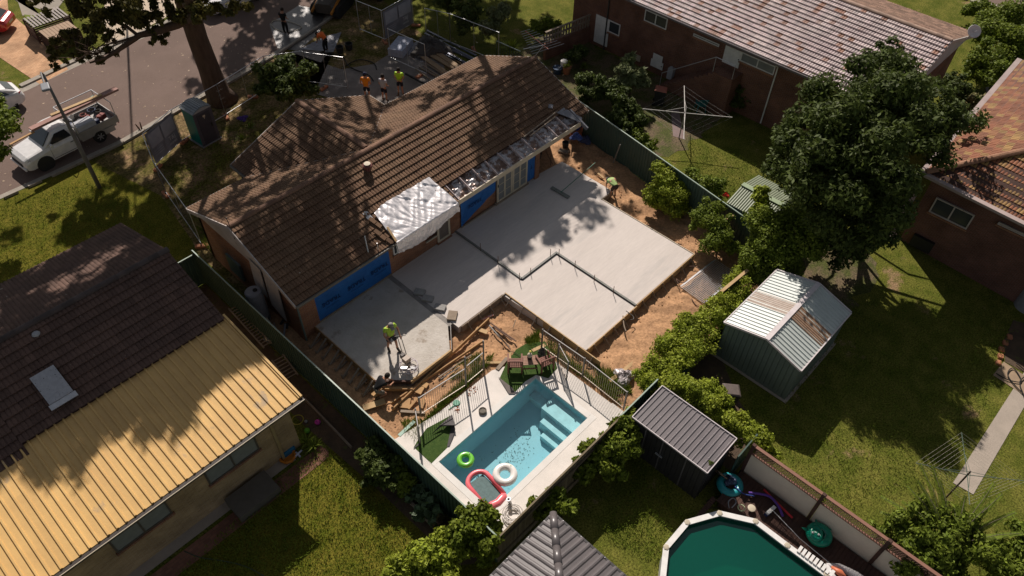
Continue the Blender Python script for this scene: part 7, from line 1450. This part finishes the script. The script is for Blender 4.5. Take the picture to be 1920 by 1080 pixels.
# bending worker in pale lime shirt, right
person('person in pale lime shirt bending down to the ground beside the dark green fence', G(1148,372,.1), head_dir((1148,372),(1130,352)),
       dict(pel=(0,-.12,.88), sp=(0,.06,.98), ch=(0,.27,1.0), nk=(0,.43,.94), hd=(0,.54,.86), cr=(0,.62,.8), face=(0,.1,-1), shL=(-.19,.32,1.0), shR=(.19,.32,1.0), elL=(-.22,.38,.72), elR=(.22,.42,.72), wrL=(-.14,.46,.45), wrR=(.14,.5,.45), hpL=(-.1,-.1,.85), hpR=(.1,-.1,.85), knL=(-.14,.02,.48), knR=(.14,.06,.48), anL=(-.16,-.04,.09), anR=(.16,0,.09), toL=(-.18,.13,.04), toR=(.18,.17,.04)), hiv2, mat('brown shorts', (0.07,0.045,0.035), .9), boot, cap=mat('blue grey cap', (0.25,0.28,0.36), .8))
# three standing at the front
P1 = person('person in orange t-shirt and dark cap, left of the three standing behind the roof', G(690,188,0), head_dir((690,188),(720,120)), dict(elL=(-.3,-.02,1.16), wrL=(-.24,.14,.98), elR=(.3,-.02,1.16), wrR=(.2,.12,1.0)), orng, navy, dboot, cap=mat('navy cap', (0.02,0.025,0.06), .8), scale=1.03)
person('person in grey white t-shirt, middle of the three standing behind the roof', G(722,190,0), head_dir((720,190),(760,150)), dict(wrL=(-.24,.16,.95), wrR=(.22,.18,1.0)), whs, navy, dboot, scale=1.0)
person('person in bright yellow vest and dark shorts, right of the three standing behind the roof', G(752,178,0), head_dir((749,178),(735,200)), dict(elL=(-.28,.02,1.15), elR=(.28,.02,1.15), wrL=(-.08,.2,1.1), wrR=(.08,.22,1.1), anL=(-.16,.04,.09), toL=(-.2,.2,.04)), hiy, navy, boot, scale=1.03)
# two on the road
person('person in black clothes standing on the road inside the pale hose ring', G(537,64,0), head_dir((537,64),(560,40)), dict(wrL=(-.2,.22,.98), wrR=(.2,.24,.98), hd=(0,.1,1.61), cr=(0,.13,1.71)), blk, blk, dboot, legs=1.0)
person('person in orange high visibility shirt bending over on the pale sheet by the road', G(612,97,0), head_dir((609,95),(588,88)), dict(pel=(0,-.1,.9), sp=(0,.05,1.04), ch=(0,.24,1.12), nk=(0,.38,1.12), hd=(0,.48,1.08), cr=(0,.57,1.06), face=(0,.5,-.9), shL=(-.19,.27,1.12), shR=(.19,.27,1.12), elL=(-.22,.36,.84), elR=(.22,.4,.84), wrL=(-.14,.5,.62), wrR=(.14,.52,.62), hpL=(-.1,-.08,.87), hpR=(.1,-.08,.87)), hor, blk, dboot, legs=1.0, scale=1.02)

# ================================================================ plants
def B(px, py, z, r, rz_=None): return (G(px, py, z), (r, r, (rz_ or r*.8)))
def shrub(label, base, blobs, n, size, m, name='shrub', cat='shrub', trunk=.05, **k): return plant(name, label, cat, G(*base, 0), [B(*b) for b in blobs], n, size, m, trunk=trunk, **k)
# the big eucalypt
eb = G(413,188,0)
def eucalypt():
    t = thing('eucalypt_tree', 'tall eucalypt with thick brown trunk and overhanging branch between house and road', 'tree', eb, worldparts=True)
    mb = MB(); pts = [eb+Vector((.1,-.1,-.1)), eb+Vector((0,0,.5)), eb+Vector((-.05,.05,2)), eb+Vector((-.15,.1,4)), eb+Vector((-.1,.2,6)), eb+Vector((-.1,.4,9)), eb+Vector((.3,.6,13))]
    mb.tube(pts, [.95,.72,.6,.55,.56,.45,.3], 14); tk = mb.build('trunk', MATS['bark'], t, smooth=True)
    f = lambda px, py, z: G(px, py, z)
    fork = eb+Vector((-.1,.15,5.2)); mb = MB()
    br = [fork, f(335,45,6.4), f(300,57,6.4), f(262,66,6.2), f(230,88,6.0), f(200,108,5.8), f(168,118,5.7)]; mb.tube(br, [.28,.22,.19,.15,.12,.08,.04], 8)
    mb.tube([f(258,66,6.2), f(238,50,6.4), f(205,35,6.6), f(185,28,6.8)], [.1,.09,.07,.04], 6); mb.tube([f(262,66,6.2), f(230,76,6.2), f(190,86,6.2)], [.06,.05,.03], 6)
    for k, (x, y) in enumerate(((360,10),(400,-20),(430,-40))): mb.tube([eb+Vector((-.1,.2,6.0)), f(x,y,8), f(x+(k-1)*30,y-40,10)], [.34,.22,.1], 8)
    for i in range(46):
        s = f(random.uniform(140,225), random.uniform(85,115), 5.8); mb.tube([s, s+Vector((random.uniform(-1.2,1.0), random.uniform(-1.2,1.2), random.uniform(-.2,.9)))], [.03,.008], 4)
    mb.build('branch', MATS['bark'], t, smooth=True)
    bl = [B(130,10,7.0,1.0),B(175,20,7.0,1.3),B(225,18,7.2,1.2),B(270,25,7.0,1.0),B(150,60,6.2,.9),B(115,72,5.8,.9),B(185,85,6.0,.8),B(140,100,5.6,.6),B(95,100,5.4,.4),B(300,15,7.2,1.1),B(325,30,7.0,.8),B(285,65,6.2,.55),B(310,70,6.0,.5),B(340,5,8,1.2),B(390,10,8,1.1),B(430,20,7.6,.9),B(215,60,6.0,.5),B(250,-20,8.0,1.8),B(120,-30,8,1.6),B(60,5,7,.35),B(420,-30,8.5,1.6),B(160,110,5.6,.4),B(100,122,5.2,.3)]
    cl = []; r = random.Random(77)
    for c, R in bl:
        for k in range(7):
            d = Vector((r.gauss(0,1), r.gauss(0,1), r.gauss(0,.7))).normalized(); cl.append((c+Vector((d.x*R[0], d.y*R[1], d.z*R[2]))*r.uniform(.3,1.15), tuple(q*r.uniform(.18,.38) for q in R)))
    V, T, _ = leaves(cl, 36000, .095, 2.4, .35, .2, seed=41); leaf_obj('crown', V, T, leaf_euc, t)
    return t
euc = eucalypt()
shrub('bright green overhanging branch of a tree at the left edge below the hatchback', (-60,330), [(-12,200,5,.7),(-12,240,5,.85),(-18,270,5,.7),(-40,230,5.5,1.4),(8,218,5,.4),(-6,292,4.6,.4)], 6000, .10, leaf_mid, name='edge_tree', cat='tree', trunk=.15, droop=.2)
shrub('large dark green feathery tree between the red brick house and the right lawn', (1572,395), [(1655,115,7.6,.9),(1620,160,7.4,1.5),(1690,170,7.3,1.5),(1570,215,6.7,1.7),(1640,230,7.3,2.0),(1720,215,6.9,1.8),(1780,215,6.5,1.2),(1530,290,5.7,1.6),(1500,260,5.9,.9),(1590,300,6.4,2.0),(1665,295,6.5,1.7),(1735,255,6.3,1.2),(1500,330,4.7,1.2),(1560,360,4.7,1.7),(1630,370,5.3,1.8),(1670,350,5.5,1.1),(1590,420,3.5,1.4),(1650,405,4.0,1.1),(1560,455,2.2,1.2),(1610,440,2.0,1.0),(1530,440,2.0,1.0),(1476,245,4.9,.5),(1820,228,5.2,.5),(1662,92,7.9,.5),(1550,180,6.7,.6),(1740,150,6.3,.6),(1500,215,6.3,.5)], 72000, .095, leaf_dark, name='feathery_tree', cat='tree', trunk=.2, droop=.15, sub=13, elong=2.4, spread=.72, core=.42)
shrub('round lime green bush beside the fence, right of the bending worker', (1252,385), [(1248,335,1.6,.95),(1225,360,1.2,.75),(1275,365,1.2,.75),(1250,375,.8,1.0)], 15000, .065, leaf_lime, name='lime_bush', cat='bush')
shrub('mid green bush inside the fence, below the lime green one', (1345,470), [(1325,400,1.7,.8),(1350,420,1.6,.7),(1345,450,1.1,.9),(1310,415,1.3,.5)], 13000, .065, leaf_mid, name='green_bush', cat='bush')
shrub('pale green leafy shrub between lawn and green fence, above the small shed', (1330,372), [(1320,345,.8,.65),(1345,355,.7,.6),(1300,330,.8,.5)], 3500, .08, leaf_mid, name='pale_shrub', cat='shrub')
shrub('tall yellow green tree by the small green shed', (1430,430), [(1430,370,2.9,.5),(1425,395,2.6,.6),(1440,415,2.2,.7)], 4500, .10, leaf_lime, name='young_tree', cat='tree', trunk=.06)
shrub('wide yellow green tree left of the large metal shed', (1470,520), [(1490,400,3.0,1.1),(1450,430,2.8,1.1),(1500,450,2.6,1.3),(1455,480,2.0,1.2),(1430,500,1.6,.8),(1520,420,3.2,.8),(1470,510,1.2,1.2)], 34000, .075, leaf_mid, name='garden_tree', cat='tree', trunk=.12, sub=9)
hl = [(1412,512,1.1,.7),(1385,540,1.2,.7),(1360,575,1.3,.75),(1338,600,1.3,.75),(1312,622,1.3,.8),(1290,648,1.3,.8),(1265,668,1.2,.8),(1238,690,1.1,.75),(1215,712,1.0,.6),(1285,610,1.2,.5),(1262,640,1.0,.45)]
h2 = [(1240,722,1.5,.6),(1272,722,1.6,.65),(1305,742,1.6,.65),(1338,762,1.5,.65),(1368,785,1.4,.65),(1400,808,1.3,.6),(1430,832,1.1,.5),(1330,735,1.2,.5),(1445,848,.8,.35)]
shrub('bright feathery hedge between the excavated sand and the large metal shed', (1310,650), hl, 42000, .06, leaf_lime, name='hedge', cat='hedge', sub=16, spread=.6, trunk=.05)
shrub('bright feathery hedge running above the charcoal shed roof', (1340,800), h2, 34000, .06, leaf_lime, name='hedge', cat='hedge', sub=16, spread=.6, trunk=.05)
shrub('glossy dark green bush between pool fence and charcoal shed', (1150,880), [(1175,795,1.6,.55),(1155,830,1.5,.75),(1120,850,1.4,.6),(1100,880,1.1,.5),(1180,830,1.3,.5),(1150,870,1.0,.6)], 11000, .10, leaf_gloss, name='glossy_bush', cat='bush')
shrub('small glossy bush above the gazebo roof', (1045,985), [(1048,925,1.5,.35),(1040,945,1.4,.45),(1060,950,1.3,.4),(1025,965,1.1,.4),(1010,950,1.2,.3)], 1600, .13, leaf_gloss, name='small_bush', cat='bush')
shrub('dark glossy bush hanging over the lower pool corner', (890,1030), [(905,965,2.0,.5),(880,985,1.9,.6),(920,995,1.7,.55),(870,1005,1.5,.5),(900,1020,1.4,.6)], 9500, .08, leaf_gloss, name='dark_bush', cat='bush')
shrub('yellow green bush at the bottom edge, left of the gazebo', (800,1090), [(790,1045,1.4,.6),(825,1020,1.5,.5),(760,1075,1.2,.6),(835,1060,1.2,.6),(860,1035,1.4,.4),(800,1090,1.0,.8)], 12000, .08, leaf_lime, name='yellow_bush', cat='bush')
shrub('dark bush with pale flower heads against the green fence, left lawn side', (712,880), [(695,850,1.0,.55),(715,870,1.0,.6),(735,895,.8,.5),(700,890,.6,.45)], 4500, .10, leaf_dark, name='flowering_bush', cat='bush')
shrub('bush of grey green leaves beside the timber edging, left lawn side', (745,905), [(745,880,.8,.45),(760,905,.7,.45)], 2200, .11, leaf_mid, name='leafy_bush', cat='bush')
shrub('large leaved pumpkin plant behind the thick edging board', (795,945), [(780,925,.5,.4),(800,935,.5,.45),(795,960,.4,.45),(815,975,.35,.35)], 420, .26, mat('pumpkin leaf', (0.10,0.15,0.07), .6, (0.06,0.10,0.045), 3, tint=.7), name='pumpkin_plant', cat='plant', elong=1.1, sub=4)
shrub('low reddish plant at the end of the edging board', (830,985), [(830,985,.4,.35),(845,1000,.4,.35)], 900, .08, mat('reddish leaf', (0.09,0.05,0.025), .6, (0.06,0.06,0.02), 3, tint=.6), name='red_plant', cat='plant')
shrub('bushy mid green tree at the top right corner behind the red brick house', (1880,165), [(1860,60,2.2,1.5),(1905,80,2.2,1.6),(1870,110,1.8,1.6),(1910,40,2.0,1.5),(1850,140,1.2,1.0)], 24000, .10, leaf_mid, name='corner_tree', cat='tree', trunk=.12, sub=9)
shrub('smaller bush at the top right corner by the side road', (1840,30), [(1835,18,1.0,.9),(1855,25,1.0,.8)], 4000, .12, leaf_mid, name='corner_bush', cat='bush')
shrub('dry pale bush between the two brick houses', (1815,225), [(1810,205,.6,.9),(1790,225,.5,.8),(1835,190,.6,.7)], 3500, .10, mat('dry leaf green', (0.20,0.17,0.06), .7, (0.12,0.11,0.03), 3, tint=.5), name='dry_bush', cat='bush')
shrub('dark shrub between the gable end and the dry bush', (1800,190), [(1795,165,1.2,.9),(1815,185,.9,.8),(1780,150,1.0,.6)], 3500, .10, leaf_dark, name='gable_shrub', cat='shrub')
shrub('low olive bush beside the hip roof corner, below the dry bush', (1850,235), [(1845,225,.7,.7),(1865,240,.5,.6)], 2400, .10, leaf_mid, name='olive_bush', cat='bush')
shrub('tall grey green oleander lit by the sun against the red brick wall', (1180,185), [(1180,110,2.3,.4),(1172,130,2.0,.5),(1190,140,1.8,.55),(1165,155,1.4,.5),(1200,150,1.5,.45)], 3600, .12, leaf_grey, name='oleander', cat='shrub', elong=3)
for i, (b, l, lab, nm) in enumerate((((1150,190), [(1140,165,1.4,.8),(1160,185,1.2,.8),(1125,170,1.2,.6)], 'dark shrub in the shade below the oleander', 'shade_shrub'), ((1110,175), [(1095,150,1.2,.7),(1105,175,1.0,.7)], 'dark shrub beside the green fence near the potted plants', 'shade_shrub'), ((1185,225), [(1180,205,1.0,.8),(1200,225,.8,.6),(1165,215,.9,.6)], 'dark shrub between green fence and hoist', 'shade_shrub'), ((1150,240), [(1150,225,.9,.6),(1175,245,.8,.5)], 'low dark shrub right against the green fence', 'shade_shrub'), ((1400,185), [(1380,150,1.6,.7),(1400,165,1.4,.8),(1385,180,1.0,.8)], 'dark climber bush beside the steps of the red brick house', 'shade_shrub'), ((1465,200), [(1455,170,1.4,.8),(1470,185,1.2,.8),(1440,190,1.0,.7)], 'dark shrub under the long low window', 'shade_shrub'), ((1100,115), [(1085,95,.8,.6),(1075,105,.7,.5)], 'small shrub in front of the brick garden wall', 'shade_shrub'))):
    shrub(lab, b, l, 3200, .10, leaf_dark, name=nm, cat='shrub', group='dark shrubs behind the red brick house')
shrub('low leafy plants lit along the fence near the clothes hoist', (1215,262), [(1205,262,.5,.45),(1222,275,.5,.4),(1190,250,.5,.4)], 1600, .09, leaf_mid, name='low_plants', cat='plants')
for i, (b, l, lab) in enumerate((((930,60), [(935,30,1.6,.9),(925,50,1.2,.8)], 'grey flecked shrub at the top beside the temporary fence'), ((880,50), [(880,20,1.8,1.0),(870,45,1.2,.8)], 'dark shrub at the top left of the grey flecked one'), ((1020,70), [(1015,48,.9,.7),(1040,55,.8,.6),(1000,60,.8,.5)], 'dark green shrub behind the television aerial'), ((860,8), [(850,-10,2,1.2)], 'shrub cut by the top edge'))):
    shrub(lab, b, l, 3000, .11, [leaf_grey, leaf_dark, leaf_mid, leaf_dark][i], name='top_shrub', cat='shrub', group='shrubs beyond the site at the top')
shrub('small dark tree in front of the house between eucalypt and road', (545,190), [(530,120,2.2,.8),(500,140,2.0,.8),(560,145,2.0,.9),(530,160,1.6,1.0),(575,165,1.5,.6),(495,165,1.4,.6)], 9000, .12, leaf_dark, name='front_tree', cat='tree', trunk=.08)
def spiky(label, px, py, n, L, m, name='yucca', z=.1, w=.04):
    t = thing(name, label, 'plant', G(px,py,0), worldparts=True); c = G(px,py,z); r = random.Random(int(px)); V = []; T = []
    for i in range(n):
        a = r.random()*6.28; e = r.uniform(.15,1.35); d = Vector((math.cos(a)*math.cos(e), math.sin(a)*math.cos(e), math.sin(e))); s = Vector((-math.sin(a), math.cos(a), 0))*w; l = L*r.uniform(.7,1.1); mid = c+d*l*.5; tip = c+d*l+Vector((0,0,-.18*l))
        for q in ((c-s*.6,c+s*.6,mid+s,mid-s),(mid-s,mid+s,tip+s*.1,tip-s*.1)): V += [tuple(x) for x in q]; T.append(r.random())
    leaf_obj('blades', np.array(V), np.array(T), m, t); return t
spiky('spiky bright green yucca behind the far roof corner', 958,95, 90,.95, leaf_lime, z=.5)
for i, (px, py) in enumerate(((455,262),(470,240),(1095,128),(1450,560),(590,838),(575,830))): spiky(['strappy clump','strap leaved clump'][i%2]+' '+['on the shaded verge near the house','below the purple cloth on the verge','in the shade by the potted plants','under the wide garden tree','beside the tan brick corner, lower','beside the tan brick corner, upper'][i], px, py, 50,.5, leaf_mid, name='strappy_plant', w=.02)
# feathery acacia, bottom right
def acacia():
    base = G(1760,1060,0); t = thing('feathery_wattle', 'sprawling feathery green tree at the bottom right corner', 'tree', base, worldparts=True)
    bl = [B(1690,985,1.8,.7),(B(1740,960,2.2,.7)),B(1720,1020,1.8,.8),B(1780,1010,2.2,.9),B(1840,1030,2.0,.9),B(1760,1065,1.6,.9),B(1880,1060,1.8,.9),B(1820,980,2.2,.6),B(1660,1000,1.2,.5),B(1700,1060,1.2,.7),B(1920,1040,2,.9)]
    cl = []; r = random.Random(5)
    for c, R in bl:
        cl.append((c, tuple(q*.6 for q in R)))
        for k in range(7): d = Vector((r.gauss(0,1), r.gauss(0,1), r.gauss(0,.8))).normalized(); cl.append((c+Vector((d.x*R[0], d.y*R[1], d.z*R[2]))*r.uniform(.5,1), tuple(q*r.uniform(.25,.45) for q in R)))
    V, T, _ = leaves(cl, 26000, .07, 2.4, .1, .4, seed=3); V = list(V); T = list(T)
    top = G(1780,1020,2.0); fr = 0
    tips = [(1725,870,3),(1748,872,3),(1700,910,2.6),(1762,900,3),(1650,930,2),(1865,905,3),(1880,925,3),(1810,930,2.8),(1905,960,2.6),(1690,940,2.4),(1720,900,3),(1735,925,2.8),(1790,950,2.6),(1850,950,2.8),(1650,960,1.6),(1920,1000,2.6)]
    mb = MB(); W = []; TW = []
    for (x, y, z) in tips:
        tip = G(x,y,z); s = top+(tip-top)*.25; md = (s+tip)/2+Vector((0,0,.2)); mb.tube([s, md, tip], [.012,.008,.004], 4); n = 30
        for k in range(n):
            q = .15+.85*k/n; p = s+(tip-s)*q+Vector((0,0,.8*q*(1-q)*.5)); d = (tip-s).normalized(); sd = Vector((-d.y,d.x,0))
            for sg in (1,-1):
                e = p+(sd*sg*.12+d*.05)*(1.1-.6*q); w = d*.022; w = d*.024; W += [tuple(p-w), tuple(e-w), tuple(e+w), tuple(p+w)]; TW.append(random.random())
    V = np.concatenate([np.array(V), np.array(W)]); T = np.concatenate([np.array(T), np.array(TW)]); leaf_obj('crown', V, T, leaf_mid, t); mb.tube([base, (base+top)/2+Vector((.1,0,0)), top], [.09,.06,.03], 7); mb.build('branch', MATS['grey bark'], t)
acacia()
tufts('lawn_weeds', [([(1560,560),(1900,620),(1870,700),(1780,900),(1560,960),(1440,830),(1500,770)], 4500), ([(600,830),(780,1010),(700,1080),(330,1080)], 3500), ([(0,380),(200,330),(330,460),(200,430),(0,540)], 2500), ([(1290,260),(1480,330),(1400,420),(1290,330)], 1500), ([(1200,900),(1330,980),(1240,1060),(1120,1000)], 1200), ([(300,330),(450,230),(560,180),(440,320),(370,420)], 1500)], 0, .06, leaf_mid)
tufts('weeds', [([(1010,650),(1060,690),(1100,720),(1090,690),(1030,640)], 300), ([(1560,560),(1600,600),(1560,640),(1540,600)], 60), ([(345,420),(395,470),(420,500),(380,430)], 250)], 0, .12, leaf_mid)

# ================================================================ unseen trees beyond the top edge, crowns laid out to shade chosen spots
def projy(p):
    q = p-Vector((0,0,CAM_H)); c = [sum(a*b for a, b in zip(v, q)) for v in (RX, UPV, BK)]; return 540-FPX*c[1]/(-c[2]), FPX/(-c[2])
def canopy(name, label, base, spots, trunk=.4, dens=240, leaf=.33, hmin=14):
    t = thing(name, label, 'tree', base, worldparts=True, group='tall trees beyond the top edge'); cl = []; r = random.Random(len(spots)); cs = []
    for (px, py, z, rad) in spots:
        s = G(px,py,z); h = hmin
        while True:
            c = SH(s, h); y, k = projy(c)
            if y+rad*1.3*k < -12 or h > 40: break
            h += .5
        cs.append((c, rad)); cl.append((c, (rad*.8,)*3))
        for k in range(5): d = Vector((r.gauss(0,1), r.gauss(0,1), r.gauss(0,1))).normalized(); cl.append((c+d*rad*r.uniform(.6,1.0), (rad*r.uniform(.2,.4),)*3))
    tot = int(sum(dens*(rad/1.5)**2 for _, rad in cs)); V, T, _ = leaves(cl, tot, leaf, 1.9, .2, .1, seed=len(spots)*3); leaf_obj('crown', V, T, leaf_euc, t)
    mb = MB(); base = Vector(base); top = sum([c for c, _ in cs], Vector((0,0,0)))/len(cs); mb.tube([base, base+(top-base)*.5, top], [trunk, trunk*.7, trunk*.3], 10)
    mb.build('trunk', MATS['bark'], t, smooth=True)
L3, L4 = 3.6, 4.6
canopy('shade_tree', 'unseen eucalypt beyond the top edge, its crown shaped to shade the left tiled roof', (24,66,0), [(20,560,3.6,2),(90,540,3.4,2),(160,500,3.4,1.9),(240,470,3.3,1.9),(300,490,4,1.8),(40,630,4.8,2),(120,600,4.8,2),(200,560,4.6,2),(270,550,4.6,1.9),(340,560,4.4,1.7),(0,700,4.6,1.8),(80,690,4.6,1.9),(160,660,4.5,1.9),(240,630,4.5,1.8),(320,610,4.3,1.8),(390,610,4,1.5),(60,760,4,1.6),(130,740,4,1.7),(210,710,4,1.7),(290,680,4,1.6),(360,650,3.8,1.4),
    (105,840,3.5,1.0),(150,820,3.5,1.2),(200,790,3.6,1.1),(255,755,3.6,1.1),(310,715,3.6,1.1),(345,690,3.7,1.1),(400,655,3.8,.9),(440,640,3.8,.9),(335,765,3.6,.6),(290,790,3.5,.6),(470,630,3.8,.8),(520,650,2,1.4),(560,690,1,1.2)], .09)
grid_ = [(x+random.uniform(-14,14), y+random.uniform(-12,12), 0, random.uniform(1.0,1.5)) for x in range(455,1010,44) for y in range(8,205,34) if random.random() < .86 and not (x > 960 and y < 40)]
canopy('shade_tree', 'unseen eucalypt beyond the top edge, its crown shaped to shade the verge', (30,64,0), grid_+[(180,390,0,1.3),(240,430,0,1.4),(300,400,0,1.4),(350,430,0,1.5),(290,350,0,1.0),(230,340,0,1.0),(390,330,0,1.7),(430,300,0,1.8),(400,390,0,1.6),(470,270,0,1.5),(360,290,0,1.2),(450,230,0,1.2),(500,200,0,1.6),(560,180,0,1.8),(600,150,0,1.5),(640,170,0,1.5),(690,130,0,1.6),(490,130,0,1.2),(530,90,0,1.2),(440,100,0,1.2),(380,110,0,.9),(360,160,0,.9),(620,110,0,1.2),(580,60,0,1.3),(20,440,0,.7),(250,500,0,1.2),(330,470,0,1.3),(500,60,0,1.0),(660,40,0,1.6),(550,20,0,1.2),(540,50,0,1.0),(600,90,0,1.2),(570,110,0,1.1),(680,90,0,1.5),(730,60,0,1.5),(650,130,0,1.2),(620,20,0,1.4),(700,20,0,1.5),(760,90,0,1.2),(130,440,0,.7),(210,300,0,1.0),(270,290,0,.8)], .14, 200)
def inpoly(x, y, P):
    c = False
    for (x1,y1), (x2,y2) in zip(P, P[1:]+P[:1]):
        if (y1 > y) != (y2 > y) and x < (x2-x1)*(y-y1)/(y2-y1)+x1: c = not c
    return c
roof_px = [(352,392),(440,313),(550,190),(690,175),(905,100),(1010,100),(1125,220),(847,350),(735,445),(555,574),(425,430)]
lit_px = [[(738,268),(842,205),(905,312),(900,345),(890,400),(760,500),(690,480),(630,430),(690,320)], [(588,405),(632,392),(655,470),(620,492)], [(696,196),(800,180),(790,232),(705,262)], [(880,178),(915,172),(925,205),(895,215)], [(955,190),(985,180),(1000,245),(975,255)], [(585,205),(640,200),(620,235),(590,232)], [(905,128),(945,118),(950,138),(915,150)], [(1040,225),(1080,215),(1090,260),(1050,262)], [(470,350),(500,335),(520,352),(480,370)]]
roofspots = []
for y_ in range(100,580,30):
    for x_ in range(350,1130,32):
        x1, y1 = x_+random.uniform(-11,11)+(y_ % 60)*.5, y_+random.uniform(-10,10)
        if inpoly(x1, y1, roof_px) and not any(inpoly(x1, y1, q) for q in lit_px) and random.random() < .93: roofspots.append((x1, y1, 3.7, random.uniform(.6,.85)))
roofspots += [(640,530,2.9,.8),(600,560,2.9,.8)]
canopy('shade_tree', 'unseen eucalypt beyond the top edge, its crown shaped to dapple the brown tiled roof', (40,62,0), roofspots, .35, 260, .2)
canopy('shade_tree', 'unseen tree beyond the top edge, its crown shaped to shade the slab and sand', (50,58,0), [(945,455,.5,.9),(985,425,.5,1.1),(1020,395,.5,1.1),(1055,370,.5,1.2),(1015,350,.5,1.1),(960,400,.5,1.1),(1070,330,.5,1.0),(1040,310,.5,1.0),(1100,395,.5,.7),(1060,435,.5,.6),(1030,450,.5,.5),(1100,300,0,1.4),(1140,290,0,1.3),(1165,335,0,.8),(1185,405,0,.6),(1230,450,0,.5),(990,380,.5,1.0),(1130,400,.5,.35),(640,640,.5,1.1),(690,640,.5,1.1),(670,690,.5,.9),(620,690,.3,1.0),(660,730,.3,.9),(600,640,.3,1),(650,780,.1,.6)], .5, 230, .26)
canopy('shade_tree', 'unseen tree beyond the top edge, its crown shaped to shade the garden at the top', (62,54,0), [(760,130,0,1.6),(820,110,0,1.4),(860,60,0,1.5),(900,90,0,1.4),(820,50,0,1.3),(940,110,0,1.4),(960,60,0,1.3),(900,30,0,1.3),(1000,90,0,1.3),(1020,45,0,1.0),(1060,130,0,1.5),(1110,150,0,1.5),(1150,190,0,1.4),(1120,200,0,1.2),(1190,210,0,1.1),(1230,180,0,1.2),(760,40,0,1.5),(960,20,0,.7),(720,90,0,1.4),(790,180,0,.9)], .5, 190)
